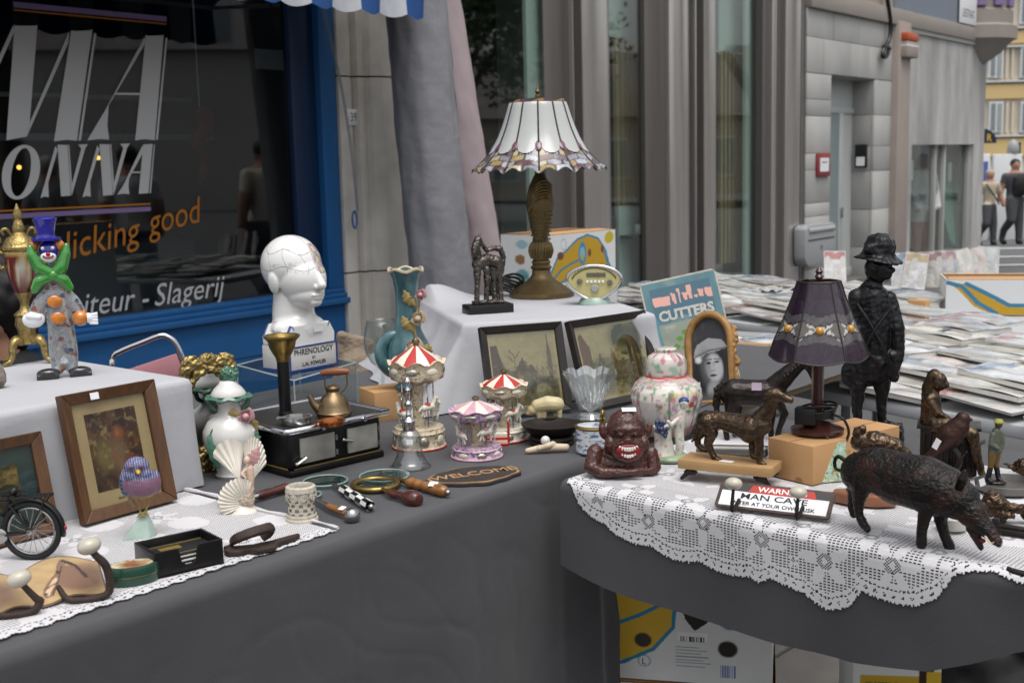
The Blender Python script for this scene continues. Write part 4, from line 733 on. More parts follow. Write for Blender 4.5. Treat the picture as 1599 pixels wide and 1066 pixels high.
e = pframe('picture_frame', 'brown wood frame with cream mount and dark flower print, leaning upright', (T1(-.92, -.452, ZT+.006)+T1(-.715, -.455, ZT+.006))/2, TB+math.radians(2), .205, .243, 12, .022, .022, 'oak', cv, .026, 'mount_cream')
text('caption', 'Bella Flora', .0075, 'ink', e, at(0, -.0062, .031, UPR), .3); o = MB().box((-.035, -.0225, .231), (.018, .001, .013)).build('price_sticker', 'sticker', e)
cv = Cv(60, 60, '#3a3a1c').cloud(6, '#8a7a44', 0, .4, .9, 4).cloud(10, '#20281a', .05, .4, .8, 5).cloud(16, '#b08a50', .25, .5, .8, 6).rect(0, 42, 60, 60, '#3a2a1a', .6)
pframe('picture_frame', 'reddish wood frame with dark green mount, behind the bicycle', T1(-1.085, -.452, ZT+.006), TB+math.radians(2), .24, .185, 12, .020, .02, 'oak', cv, .034, 'mount_green')
# ---- black bicycle
t = TP('toy_bicycle', 'black metal toy bicycle standing before the green mounted picture', 'toy bicycle', 53, 873, ZT+.004, yaw=-24); pm('rubber', '#161718', .7, var=.1)
def wheel(cx):
    w_ = empty('wheel', (cx*t.k, 0, 46*t.k), 0, t.e); f = t.mb(); f.tube(arc(0, 0, 43, 43, 0, 350, 35), 4.6, 8, True); f.build('tyre', 'rubber', w_, smooth=180)
    f = t.mb(); f.tube(arc(0, 0, 37, 37, 0, 350, 35), 2, 6, True); f.build('rim', 'silver', w_); f = t.mb(); f.tube([(0, -9, 0), (0, 9, 0)], 4, 10); f.build('hub', 'silver', w_)
    for i in range(18):
        f = t.mb(); a = math.radians(i*20); f.tube([(3*math.cos(a+.8), 4 if i % 2 else -4, 3*math.sin(a+.8)), (36*math.cos(a), 0, 36*math.sin(a))], .55, 5); f.build('spoke', 'silver', w_)
wheel(0); wheel(-135)
f = t.mb()
for pts, r in (([(-48, 0, 40), (-30, 0, 96)], 3.6), ([(-30, 0, 92), (-112, 0, 96)], 3.2), ([(-48, 0, 40), (-110, 0, 84)], 4), ([(-48, -5, 40), (0, -7, 46)], 2.4), ([(-48, 5, 40), (0, 7, 46)], 2.4), ([(-30, -3, 90), (0, -7, 46)], 2.4), ([(-30, 3, 90), (0, 7, 46)], 2.4), ([(-112, 0, 108), (-118, 0, 80), (-135, 0, 46)], 3), ([(-112, 0, 108), (-114, 0, 118)], 3), ([(-100, -30, 116), (-114, -12, 120), (-114, 12, 120), (-100, 30, 116)], 2.4)): f.tube(pts, r, 8)
f.build('frame', 'black_paint', t.e)
f = t.mb(); f.chain([(-52, 0, 104, 3), (-38, 0, 107, 5), (-22, 0, 110, 7)]); f.chain([(-22, -6, 110, 4), (-22, 6, 110, 4)]); f.cap((-31, 0, 92), (-32, 0, 106), 2, 2); organic(f, 'saddle', 'black_paint', t.e, 1.2, 3)
f = t.mb(); f.tube(arc(0, 46, 51, 51, -10, 150, 16), 3, 6, flat=2.0); f.build('mudguard', 'black_paint', t.e, smooth=180)
f = t.mb()
for y in (-8, 0, 8): f.tube([(-26, y, 100), (0, y, 102), (36, y, 104)], 1.2, 6)
for x in (-18, -4, 10, 24, 36): f.tube([(x, -8, 102), (x, 8, 102)], 1.1, 6)
for y in (-8, 8): f.tube([(30, y, 102), (0, y, 46)], 1.3, 6)
f.build('luggage_rack', 'black_paint', t.e); f = t.mb(); f.ball((53, 0, 50), (3, 3, 4)); f.build('rear_light', 'glass_red', t.e); f = t.mb(); f.lathe([(9, -2), (12, 0), (9, 2)], 20); o = f.build('chainwheel', 'silver', t.e); o.location = V((-48, -6, 40))*t.k; o.rotation_euler = (1.57, 0, 0)
# ---- bird
pm('feather', attr=True, var=.15, vs=90, bump=.5, bs=200); pm('pale_green_block', '#a9bdb2', .55, var=.15, vs=30, bump=.3)
t = TP('bird_figurine', 'painted bird with mauve breast and blue wings on a pale green block', 'figurine', 226, 838, ZT+.004, k=.92)
f = t.mb(); f.add([(-38, -12, 0), (8, -16, 0), (22, 8, 0), (-10, 18, 0), (-4, -2, 42), (6, -2, 44), (8, 6, 44), (0, 8, 42)], [(0, 1, 5, 4), (1, 2, 6, 5), (2, 3, 7, 6), (3, 0, 4, 7), (4, 5, 6, 7), (3, 2, 1, 0)]); f.build('rock_base', 'pale_green_block', t.e, bevel=2)
f = t.mb(); f.ball((0, 0, 94), (31, 27, 27), 16, (0, 12, 0)); f.ball((-5, -4, 124), (21, 19, 17), 14); f.ball((-14, -14, 112), (12, 9, 9), 12); f.ball((6, -14, 112), (12, 9, 9), 12); f.ball((-24, 4, 96), (11, 20, 24), 12); f.ball((26, 8, 92), (7, 18, 20), 12); f.chain([(-12, 10, 80, 8), (-18, 14, 62, 5), (-10, 12, 52, 3)])
def bc(P):
    r = np.array(c('#7d5a6e'))*np.ones((len(P), 3)); n_ = np.sin(np.arctan2(P[:, 0]+5, P[:, 2]-60)*70)*.5+.5; r *= (.7+.5*n_)[:, None]
    m = P[:, 2] > 104; st_ = (np.sin(P[:, 0]*1.6+P[:, 2]*.2) > 0); r[m] = np.where(st_[m][:, None], c('#7f86a6'), c('#473c5e')); w = (P[:, 0] < -15) & (P[:, 2] < 105) & (P[:, 1] > -12); r[w] = np.where((np.sin(P[:, 2]*.9) > 0)[w][:, None], c('#4f7396'), c('#2a3c5c')); ta = P[:, 2] < 76; r[ta] = c('#8a7250'); return r
organic(f, 'body', 'feather', t.e, 1.1, 2, col=bc)
f = t.mb(); f.lathe([(4.5, 0), (3, 5), (.5, 9)], 10); o = f.build('beak', pm('beak', '#c9a23c', .4), t.e); o.location = V((-3, -22, 119))*t.k; o.rotation_euler = (math.radians(100), 0, 0)
for x in (-15, 2): f = t.mb(); f.ball((x, -22, 127), (5.5, 3, 5.5), 10); f.build('eye_ring', pm('violet', '#6a5578', .4), t.e); f = t.mb(); f.ball((x, -24.6, 127), 2.6, 8); f.build('eye', 'glass_black', t.e)
for x, xx in ((-6, -4), (8, 3)):
    f = t.mb(); f.tube([(x, 0, 76), (x+1, -2, 58), (xx, -4, 44)], [2.4, 1.8, 1.8], 6)
    for dx in (-6, 0, 6, 1): f.tube([(xx, -4, 45), (xx+dx, -10 if dx != 1 else 3, 38)], [1.8, 1.2], 6)
    f.build('leg', pm('bird_leg', '#8a7a3c', .4, var=.3), t.e)
# ---- black coaster box
pm('card_black', '#1d1d1f', .5, var=.1); pm('card_gold', '#9a8440', .4, .5)
t = TP('coaster_box', 'open black box holding a stack of black and gold coasters', 'coaster box', 281, 882, ZT+.005, yaw=22)
w, d, h = 112, 78, 40; B_ = t.mb(); f = t.mb(); f.box((0, 0, 2), (w, d, 4)); f.build('floor', 'black_paint', t.e)
for nm, c0, dm in (('side', (-w/2+2.5, 0, h/2), (5, d, h)), ('side', (w/2-2.5, 0, h/2), (5, d, h)), ('side', (0, d/2-2.5, h/2), (w-10.2, 5, h))): f = t.mb(); f.box(c0, dm); f.build(nm, 'black_paint', t.e, bevel=.8)
f = t.mb(); pr = [(-w/2+5, 0), (w/2-5, 0), (w/2-5, h), (18, h), (15, h-6), (12, h-22), (5, h-28), (-5, h-28), (-12, h-22), (-15, h-6), (-18, h), (-w/2+5, h)]; f.prism(pr, -d/2, -d/2+5); f.build('front', 'black_paint', t.e, bevel=.6, smooth=0)
for i in range(7): f = t.mb(); f.box((random.uniform(-1, 1), 1+random.uniform(-.6, .6), 6.6+i*3.4), (w-14, d-13, 2.7)); f.build('coaster', 'card_black' if i % 2 == 0 else 'white_card', t.e, bevel=.4)
for y0, hh in ((-26, 3), (24, 3)): f = t.mb(); f.box((0, y0, 28.7), (w-18, hh, .4)); f.build('gold_band', 'card_gold', t.e)
f = t.mb(); f.box((-12, 6, 28.7), (34, 16, .4)); f.build('gold_label', 'card_gold', t.e)
# ---- cast iron horseshoe boot jack
t = TP('iron_boot_jack', 'rusty cast iron piece with a horseshoe, beside the coaster box', 'ironware', 405, 858, ZT+.005, yaw=10)
f = t.mb(); f.slab([(-55, 0), (-40, 16), (-10, 10), (20, 16), (66, 34), (72, 30), (60, 18), (30, 2), (20, -20), (-8, -24), (-20, -12), (-34, -18), (-50, -12)], 0, 8); f.box((-44, 20, 4), (16, 8, 8), 30); organic(f, 'plate', pm('rust_iron', '#3a2e29', .7, .2, var=.4, vs=50, bump=.8, bs=120), t.e, 1.6, 2)
f = t.mb(); f.tube([(-38, 18, 14), (-34, -2, 24), (-14, -10, 32), (10, -4, 34), (22, 12, 30), (20, 26, 18), (10, 30, 10)], [5, 6, 6, 6, 6, 6, 5], 8, flat=1.5); f.build('horseshoe', 'rust_iron', t.e)
# ---- oval tin
t = TP('oval_tin', 'small oval green tin with a gold rimmed portrait lid', 'tin', 208, 908, ZT+.005, yaw=8); pm('green_tin', '#143f30', .3, 0, var=.1, vs=20, coat=.5); pm('tin_gold', '#9c8a58', .35, .8)
el = lambda a, r, z: (r/math.sqrt(math.cos(a)**2+(math.sin(a)/.62)**2)*1.0, z)
f = t.mb(); f.lathe([(38, 0), (39, 2), (39, 14)], 36, fn=el); f.build('base', 'green_tin', t.e); f = t.mb(); f.lathe([(39.3, 13.6), (39.3, 15)], 36, fn=el); f.build('gold_line', 'tin_gold', t.e)
f = t.mb(); f.lathe([(40, 15), (40, 27), (38.5, 29)], 36, fn=el); f.build('lid', 'green_tin', t.e); f = t.mb(); f.lathe([(35, 29), (35, 29.5)], 36, fn=el); f.build('gold_rim', 'tin_gold', t.e)
cv = Cv(70, 46, '#d8cfae').ell(35, 28, 18, 18, '#8a5a2c', 1, .4).ell(33, 18, 7, 7, '#a8683a', 1, .4).ell(52, 26, 10, 8, '#b08a4a', .8, .5).cloud(9, '#5a3a20', .15, .4, .7, 3)
f = t.mb(); rr = [(0.5, 30.2), (10, 30.2), (20, 30.2), (28, 30.2), (33, 30)]; f.lathe(rr, 48, fn=el, cap=False); f.build('lid_print', 'china', t.e, col=lambda P: cv.at(P[:, 0]/70+.5, .5-P[:, 1]/46))
# ---- horse head coat rack
t = TP('coat_rack', 'horse-head coat rack plaque with two porcelain knobbed iron hooks', 'coat rack', 78, 946, ZT+.006, yaw=12)
tilt = Matrix.Rotation(math.radians(-46), 4, 'X')
cv = Cv(250, 80, '#a98d62').mott(10, .3, 2)
for x0 in (44, 190):
    cv.ell(x0+34, 46, 40, 24, '#5c4036', .85, .5).poly([(x0-38, 62), (x0-34, 50), (x0-12, 30), (x0-4, 14), (x0+4, 6), (x0+8, 18), (x0+30, 24), (x0+44, 60), (x0+6, 58), (x0-8, 50), (x0-24, 66), (x0-34, 68)], '#7a5a48').poly([(x0-36, 60), (x0-14, 36), (x0-8, 38), (x0-28, 64)], '#c9ab88').line([(x0-30, 52), (x0-10, 44), (x0+2, 20)], 2, '#3a2822').line([(x0-22, 64), (x0-10, 44)], 2, '#3a2822').ell(x0-6, 28, 3, 2, '#140e0c').ell(x0-33, 60, 3, 2, '#2a1c18').line([(x0+6, 10), (x0+24, 22), (x0+36, 44)], 5, '#33241e')
top = [(-155+245*i/40, 62+22*abs(math.sin(math.pi*(i/40*2.0+.05)))) for i in range(41)]
f = t.mb(); f.M = tilt; f.prism([(-155, 4)]+[(-155+245*i/20, 4+5*math.sin(i*.9)) for i in range(1, 20)]+[(90, 4)]+list(reversed(top)), -2, 4); f.build('plaque_edge', 'dark_wood', t.e, smooth=0)
f = t.mb(); f.M = tilt
def pf_(u, v): x = -152+239*u; zt_ = 60+22*abs(math.sin(math.pi*((x+155)/245*2.0+.05))); zb = 7+4*math.sin(u*18); return (x, -2.6, zb+(zt_-zb)*v)
f.grid(130, 40, pf_); Ti = np.array(tilt.inverted().to_3x3())
f.build('horse_print', 'paint_print', t.e, smooth=0, col=lambda P: cv.at(((P @ Ti.T)[:, 0]+152)/239, 1-(P @ Ti.T)[:, 2]/84))
for x, z in ((-42, 44), (65, 74)):
    f = t.mb(); f.tube([(x-46, 20, 24 if x < 0 else 22), (x-38, -2, 6), (x-14, -14, 2), (x+14, -18, 4), (x+24, -19, 18), (x+20, -18, z-22), (x+6, -18, z-2), (x, -17, z+8)], [4, 5, 5.5, 6, 6, 6, 5, 5], 8, flat=1.3); f.build('hook', 'rust_iron', t.e, smooth=180)
    f = t.mb(); f.ball((x-3, -17, z+15), (19, 15, 13), 16, (0, -12, 0)); f.build('knob', pm('knob', '#b9b2a2', .25, var=.05, coat=.3), t.e)
# ================================================================== MIDDLE
# ---- gilt mirror
t = TP('gilt_mirror', 'ornate gilded oval mirror with acanthus scrolls beside the white cloth', 'mirror', 326, 735, ZT, yaw=14)
f = t.mb(); ring = arc(8, 92, 40, 68, 0, 348, 30); f.tube(ring, 7, 8, True)
for i in range(64): a = i*.0982; w_ = 1+.05*math.sin(i*1.9); f.ball((8+41*w_*math.cos(a), -3-3*(i % 2), 92+69*w_*math.sin(a)), (5.5, 5, 7), 8, (0, -math.degrees(a), 0))
for s in (-1, 1): f.chain([(8+s*5, 0, 165, 9), (8+s*22, -2, 172, 10), (8+s*36, -4, 162, 9), (8+s*40, -4, 148, 6)], 8); f.chain([(8+s*40, 0, 80, 6), (8+s*48, -3, 60, 7), (8+s*42, -3, 40, 6)], 8); f.ball((8+s*30, -4, 176), (14, 8, 8), 8, (0, s*30, 0))
f.ball((10, -3, 176), (16, 9, 10)); f.slab([(-22, -10), (36, -10), (34, 12), (-20, 12)], 0, 6); f.chain([(-16, -4, 6, 9), (-12, -2, 22, 12), (0, 0, 34, 11)], 8); f.chain([(30, -4, 6, 9), (26, -2, 20, 11), (14, 0, 30, 11)], 8); f.ball((-10, -6, 12), (15, 8, 18))
organic(f, 'gilt_frame', 'gold_leaf', t.e, 1.2, 1, disp=2.4, dscale=.2)
f = t.mb(); f.M = at(8, 0, 92, Matrix.Rotation(math.pi/2, 4, 'X')); f.lathe([(1, 1.5), (38, 1.5), (38, 0), (1, 0)], 40, fn=lambda a, r, z: (r*math.sqrt(math.cos(a)**2+(1.72*math.sin(a))**2), z)); f.build('mirror_plate', pm('mirror_glass', '#c9cccc', .04, 1, var=0, bump=0), t.e)
pm('brown_board', '#3c2b20', .8); f = t.mb(); f.chain([(8, 8, 120, 3), (10, 50, 4, 3)]); f.build('strut', 'brown_board', t.e)
# ---- lidded porcelain vase with rose
pm('leaf_green', '#3f6b57', .25, var=.3, vs=60, bump=.3, coat=.4); pm('rose_pink', '#b58a8c', .3, var=.3, vs=80, bump=.2, coat=.3); pm('rose_cream', '#b8a58c', .4, var=.3, vs=80, bump=.2); pm('leaf_gold', '#9a8552', .45, var=.3, vs=80)
def rose(t, x, y, z, r, mat='rose_pink', par=None, n=9):
    f = t.mb()
    for i in range(n):
        a = i*2.4; rr = r*(.18+.82*i/n); ca, sa = math.cos(a), math.sin(a); up = V((ca, 0, sa)); sd = V((-sa, 0, ca)); c0 = V((x, y, z))
        def g(u, v, rr=rr, up=up, sd=sd, i=i): w = (u-.5)*2; return c0+up*(rr*(.35+.65*v)*(1-.25*w*w))+sd*(w*rr*.75)+V((0, -(r*(1.0-.75*i/n))*v+.35*r*(v**2)*(i/n), 0))
        f.grid(5, 4, g)
    f.ball((x, y-r*.5, z), (r*.4, r*.6, r*.4), 8); return f.build('rose', mat, par or t.e, smooth=180)
def leafy(t, pts, w, mat, name='leaf', par=None):
    f = t.mb(); P = [V(p) for p in pts]; n = len(P)-1
    def g(u, v): i = min(int(u*n), n-1); p = P[i].lerp(P[i+1], u*n-i); d = (P[i+1]-P[i]).normalized(); s = V((-d.z, 0, d.x)); ww = w*math.sin(math.pi*min(1, u*.92+.06))*(1+.25*math.sin(u*28)); return p+s*((v-.5)*2*ww)+V((0, 2*abs(v-.5)*2, 0))
    f.grid(18, 4, g); return f.build(name, mat, par or t.e, smooth=180)
t = TP('lidded_vase', 'white porcelain lidded vase with green leaves and a pink rose', 'vase', 364, 742, ZT)
f = t.mb(); f.lathe([(25, 0), (27, 4), (24, 8), (28, 20), (38, 42), (43, 60), (42, 74), (34, 88), (22, 96), (18, 104), (17, 114), (22, 120), (28, 124), (20, 126)], 40); f.build('body', 'porcelain', t.e, smooth=60)
f = t.mb(); f.lathe([(31, 121), (34, 124), (30, 128), (26, 127)], 36, fn=lambda a, r, z: (r*(1+.08*math.sin(9*a)), z+1.5*math.sin(7*a))); f.build('leaf_collar', 'leaf_green', t.e)
f = t.mb(); f.lathe([(27, 128), (27, 131), (22, 138), (14, 146), (12, 150), (4, 152)], 32); f.build('lid', 'porcelain', t.e, smooth=60)
f = t.mb(); f.ball((0, 0, 160), (11, 10, 13), 12); f.chain([(8, -4, 152, 5), (14, -3, 162, 4), (12, 0, 172, 2)]); organic(f, 'lid_knob', 'leaf_green', t.e, 1.2, 1, disp=2.5, dscale=.35)
for p in ([(-22, -34, 20), (-26, -38, 42), (-30, -34, 66), (-26, -28, 82)], [(-30, -30, 30), (-20, -40, 48), (-14, -36, 62)], [(12, -40, 50), (6, -42, 66), (12, -34, 82)], [(30, -30, 44), (36, -24, 62), (34, -22, 76)]): leafy(t, p, 8, 'leaf_green', 'painted_leaf')
for s in (-1, 1): f = t.mb(); f.tube([(s*18, 0, 104), (s*26, 0, 110), (s*30, 0, 120), (s*36, 0, 124)], [3, 4, 4, 2], 8); f.build('handle', 'leaf_green', t.e)
rose(t, 24, -24, 98, 15)
for p in ([(26, -24, 92), (36, -20, 84), (40, -18, 70)], [(16, -24, 100), (6, -24, 104), (-2, -24, 104)]): leafy(t, p, 6, 'leaf_gold')
# ---- shell angel
pm('shell', '#d6cfc2', .35, var=.12, vs=40, bump=.2, coat=.2); pm('shell_grit', '#b9ad9c', .8, var=.35, vs=200, bump=1, bs=300, bd=.004)
t = TP('shell_ornament', 'seashell ornament with a small winged angel, before the black stove', 'ornament', 379, 800, ZT)
f = t.mb(); f.lathe([(25, 0), (26, 3), (20, 8), (14, 14), (10, 24)], 28); f.build('base', 'shell', t.e)
def fan(t, hx, hy, hz, d0, spread, R, ribs, bul, ydir, name='shell', xs=1.0):
    f = t.mb()
    for off in (0, 2.2):
        def g(u, v): a = math.radians(d0+(u-.5)*spread); rr = R*(v**.8)*(1+.035*abs(math.sin(u*ribs*math.pi))*v)*(1-.18*abs(u-.5)**2*4); return (hx+xs*rr*math.cos(a), hy+(1-xs)*rr*math.cos(a)+ydir*(bul*math.sin(v*1.9)+1.8*math.cos(u*ribs*2*math.pi)*v)+off+rr*.12, hz+rr*math.sin(a))
        f.grid(ribs*6, 12, g, flip=off > 0)
    return f.build(name, 'shell', t.e, smooth=180)
fan(t, 8, -8, 16, 138, 120, 46, 13, 14, -1); fan(t, 12, 4, 42, 60, 84, 72, 11, 12, 1, 'shell', .5); fan(t, -2, 0, 52, 108, 58, 62, 5, 12, 1)
f = t.mb(); f.ball((6, -6, 24), (14, 12, 16)); organic(f, 'grit', 'shell_grit', t.e, 1.5, 0, disp=2, dscale=.3)
f = t.mb(); f.chain([(14, -10, 38, 5), (15, -12, 56, 6), (14, -11, 72, 6.5)]); f.ball((11, -13, 86), (5.5, 6, 6.5)); f.chain([(10, -12, 74, 3), (2, -18, 66, 2.5), (8, -20, 60, 2)]); f.chain([(16, -12, 40, 4), (10, -14, 28, 3.5), (14, -12, 18, 3)]); organic(f, 'angel', pm('angel_cream', '#c9ae98', .5, var=.1, vs=100), t.e, 1, 2)
leafy(t, [(16, -8, 74), (22, -6, 88), (30, -4, 104)], 9, 'rose_pink', 'wing')
# ---- magnifying glasses lying on the cloth
pm('lens', '#ffffff', .02, trans=1, ior=1.3, var=0, bump=0); pm('check_white', '#dcdcd8', .3, var=.05); pm('turned_wood', '#8a5a2c', .3, var=.35, vs=30, stretch=(1, 1, 4), coat=.5); pm('red_wood', '#4d2016', .25, var=.35, vs=30, coat=.6)
glass('lens_glass', '#dcebe6', .02, 1.9)
def mag(label, h0, h1, lc, lr, prof, mat, ferrule='brass', rim='brass', rimr=.0035, lift=.0, endball=None, checks=False, thick=.010, k=1.0):
    P0, P1, Lc = on(*h0, ZT+.012)[0], on(*h1, ZT+.012)[0], on(*lc, ZT+.008+lift)[0]; e = tag(empty('magnifying_glass', (Lc.x, Lc.y, ZT)), label, 'magnifying glass'); O = e.location
    a, b = P0-O, P1-O; n = len(prof); f = MB(); f.tube([a.lerp(b, s) for s, r in prof], [r for s, r in prof], 8 if checks else 14)
    if checks:
        f = MB(); d = (b-a); L = d.length; q = d.to_track_quat('Z', 'Y').to_matrix().to_4x4(); Tm = Matrix.Translation(a) @ q
        for i in range(5):
            for j in range(8):
                f.cur = (i+j) % 2; f.M = Tm; r = .0105; A0, A1 = j*math.pi/4, (j+1)*math.pi/4; z0, z1 = L*i/5, L*(i+1)/5
                f.add([(r*math.cos(A0), r*math.sin(A0), z0), (r*math.cos(A1), r*math.sin(A1), z0), (r*math.cos(A1), r*math.sin(A1), z1), (r*math.cos(A0), r*math.sin(A0), z1)], [(0, 1, 2, 3)])
        f.M = None; f.cur = 0; f.build('handle', ['black_paint', 'check_white'], e, smooth=0)
    else: f.build('handle', mat, e, smooth=60)
    d = (Lc-P0); dl = d.length; dn = d.normalized(); f = MB(); f.tube([a-dn*.004, a+dn*max(.004, dl-lr)], [.006, .004], 10); f.build('ferrule', ferrule, e)
    if rim == 'silver': rimr = .002; rim = pm('lens_edge', '#9fbdb4', .1, trans=.4, var=0, bump=0)
    f = MB(); f.tube([(lr*math.cos(t_), lr*math.sin(t_), Lc.z-ZT) for t_ in np.linspace(0, 2*math.pi, 41)[:-1]], rimr, 8, True, flat=1.0); f.build('rim', rim, e, smooth=180)
    f = MB(); f.lathe([(lr*q_, thick/2*(1-q_*q_)+Lc.z-ZT) for q_ in (1, .9, .7, .45, .2, .02)], 36, cap=False); f.lathe([(lr*q_, -thick/2*.5*(1-q_*q_)+Lc.z-ZT) for q_ in (.02, .2, .45, .7, .9, 1)], 36, cap=False); f.build('lens', 'lens_glass', e, smooth=180)
    if endball: f = MB(); ed = (b-a).normalized(); f.ball(b+ed*endball*.7, endball, 16); f.build('end_knob', 'silver', e)
    return e, a, b
e, a, b = mag('magnifying glass with dark wood handle poking out behind the shell ornament', (402, 774), (450, 760), (366, 786), .030, [(0, .007), (.15, .009), (.5, .008), (.9, .010), (1, .006)], 'red_wood', 'silver', 'silver')
e, a, b = mag('magnifying glass with ridged silver ball end beside the pale carved cup', (512, 790), (545, 803), (478, 772), .030, [(0, .006), (.3, .0075), (.6, .0065), (1, .006)], 'turned_wood', 'silver', 'silver', endball=.0155)
o = MB().box((0, 0, 0), (.012, .012, .001)).build('price_sticker', 'sticker', e); o.location = a.lerp(b, .7)+V((0, -.003, .0085)); o.rotation_euler = (.3, 0, -.6)
e, a, b = mag('magnifying glass with black and white checked handle', (536, 764), (578, 790), (508, 750), .046, [], 'black_paint', 'silver', 'silver', checks=True, endball=.006)
e, a, b = mag('magnifying glass with brass rim and dark bulbous wooden handle', (607, 769), (655, 781), (586, 756), .046, [(0, .006), (.12, .009), (.3, .008), (.5, .009), (.68, .016), (.85, .0175), (.97, .013), (1, .006)], 'red_wood', 'brass', 'brass', rimr=.0065, thick=.018)
e, a, b = mag('magnifying glass with turned honey-coloured handle and silver tip', (636, 752), (697, 768), (600, 742), .052, [(0, .008), (.1, .0125), (.2, .0095), (.3, .012), (.4, .0085), (.5, .0115), (.6, .010), (.75, .0125), (.92, .0125), (1, .007)], 'turned_wood', 'brass', 'silver', endball=.006)
o = MB().box((0, 0, 0), (.018, .014, .001)).build('price_sticker', 'sticker', e); o.location = a.lerp(b, .68)+V((0, -.006, .0115)); o.rotation_euler = (.45, 0, -.3)
# ---- carved cup with pierced wall
t = TP('carved_cup', 'pale carved pierced cup with scrollwork, at the front of the table', 'cup', 472, 814, ZT); pm('bone', '#b9b1a2', .6, var=.2, vs=90, bump=.5, bs=200)
f = t.mb(); n, m = 60, 16; rad = lambda z: 22-1.5*math.sin(z/55*3)
vs = [(rad(z)*math.cos(2*math.pi*i/n), rad(z)*math.sin(2*math.pi*i/n), z) for z in np.linspace(12, 50, m) for i in range(n)]; fs = []
for j in range(m-1):
    for i in range(n):
        if not ((i+(3 if (j//3) % 2 else 0)) % 6 in (1, 2, 3) and j % 3 != 2 and 1 <= j < 10): fs.append((j*n+i, j*n+(i+1) % n, (j+1)*n+(i+1) % n, (j+1)*n+i))
f.add(vs, fs); f.build('pierced_wall', 'bone', t.e, smooth=60); f = t.mb(); f.lathe([(17, 8), (17, 50)], 24, cap=False); f.build('liner', 'bone', t.e)
f = t.mb(); f.lathe([(25, 0), (26, 3), (25, 7), (23, 8), (23.5, 12), (20, 12.5), (1, 12.5)], 36); f.build('foot', 'bone', t.e); f = t.mb(); f.lathe([(22, 48), (24, 50), (23, 57), (19, 59), (17, 56), (17, 48)], 36, fn=lambda a, r, z: (r*(1+.03*math.sin(16*a)), z)); f.build('rim', 'bone', t.e)
for i in range(9):
    a0 = i*.698; s = 1 if i % 2 else -1; f = t.mb(); f.tube([((22.6+.04*q)*math.cos(a0+s*(.27-q*.014)*math.cos(q*.75)), (22.6+.04*q)*math.sin(a0+s*(.27-q*.014)*math.cos(q*.75)), 42+(6.5-q*.32)*math.sin(q*.75)) for q in range(18)], 1.5, 6); f.build('curl', 'bone', t.e)
# ---- glass hand bell
glass('cut_glass', '#dfe4e6', .12, 1.6); pm('frost', '#cfd4d6', .25, trans=.6, var=.1, vs=90, bump=.9, bs=160, bd=.003)
glass('bell_glass', '#e6eaeb', .15, 2.2)
t = TP('hand_bell', 'cut glass hand bell with a silver handle', 'bell', 641, 729, ZT); f = t.mb(); f.lathe([(31, 0), (32, 2), (26, 8), (21, 20), (19, 36), (17, 50), (12, 58), (8, 60)], 40, cap=False, fn=lambda a, r, z: (r*(1+(.03*math.sin(20*a) if z < 4 else .012*math.sin(14*a))), z)); f.build('bell', 'bell_glass', t.e, smooth=180)
f = t.mb(); f.lathe([(9, 58), (10, 60), (10, 74), (8, 76), (4, 80), (5, 84), (3, 88), (3, 96), (6, 99), (6, 102), (3, 105), (3, 120), (5, 123), (3, 126), (3, 132), (5, 136), (3, 140), (1, 142)], 20); f.build('handle', 'chrome', t.e); sticker(t.e, t.k, 0, -18.5, 44, 10, 8)
# ---- toy stove
A, Bp, Cp = on(454, 747, ZT)[0], on(598, 713, ZT)[0], on(402, 713, ZT)[0]; ux = (Bp-A).normalized(); sw = (Bp-A).length; uy = V((-ux.y, ux.x, 0)); sd = (Cp-A).dot(uy); sh_ = .098
e = tag(empty('toy_stove', A, math.atan2(ux.y, ux.x)), 'black toy kitchen stove with chrome rail and two oven doors', 'toy stove')
MB().box((sw/2, sd/2, .056), (sw, sd, .084)).build('body', 'black_paint', e, bevel=.012, bseg=3); MB().box((sw/2, sd/2, .008), (sw+.006, sd+.006, .016)).build('plinth', 'black_paint', e, bevel=.004)
pm('gold_line', '#8a7648', .5, .3); 
for z in (.0175,): MB().box((sw/2, -.0008, z), (sw-.02, .003, .0022)).build('gold_line', 'gold_line', e); MB().box((-.0008, sd/2, z), (.003, sd-.02, .0022)).build('gold_line', 'gold_line', e)
MB().box((sw/2, sd/2, .102), (sw+.012, sd+.012, .010)).build('hob', pm('hob', '#3a3937', .45, .4, var=.25, vs=14), e, bevel=.003)
f = MB(); q = .013; q2 = .004; f.tube([(-q+q2, -q, .103), (sw+q-q2, -q, .103), (sw+q, -q+q2, .103), (sw+q, sd+q-q2, .103), (sw+q-q2, sd+q, .103), (-q+q2, sd+q, .103), (-q, sd+q-q2, .103), (-q, -q+q2, .103)], .0072, 12, True); f.build('chrome_rail', 'chrome', e, smooth=60)
for x in (.3*sw, .75*sw): f = MB(); f.tube([(x, -.024, .101), (x, -.004, .101)], .006, 10); f.build('rail_boss', 'chrome', e)
pm('dull_plate', '#a09e96', .5, .25, var=.2, vs=30, bump=.3)
for x0, w_ in ((.10*sw, .36*sw), (.60*sw, .33*sw)):
    d_ = MB().box((x0+w_/2, -.003, .055), (w_, .006, .055)).build('oven_door', 'dull_plate', e, bevel=.001)
    f = MB(); f.tube([(x0-.018, -.008, .030 if x0 < .1 else .062), (x0+.008, -.010, .042 if x0 < .1 else .056)], .004, 8, flat=2); f.build('latch', 'silver', d_); f = MB(); f.ball((x0-.016, -.012, .031 if x0 < .1 else .062), .0045, 8); f.build('latch_knob', 'silver', d_)
    for z in (.038, .07): MB().box((x0+w_+.004, -.004, z), (.006, .006, .012)).build('hinge', 'silver', d_)
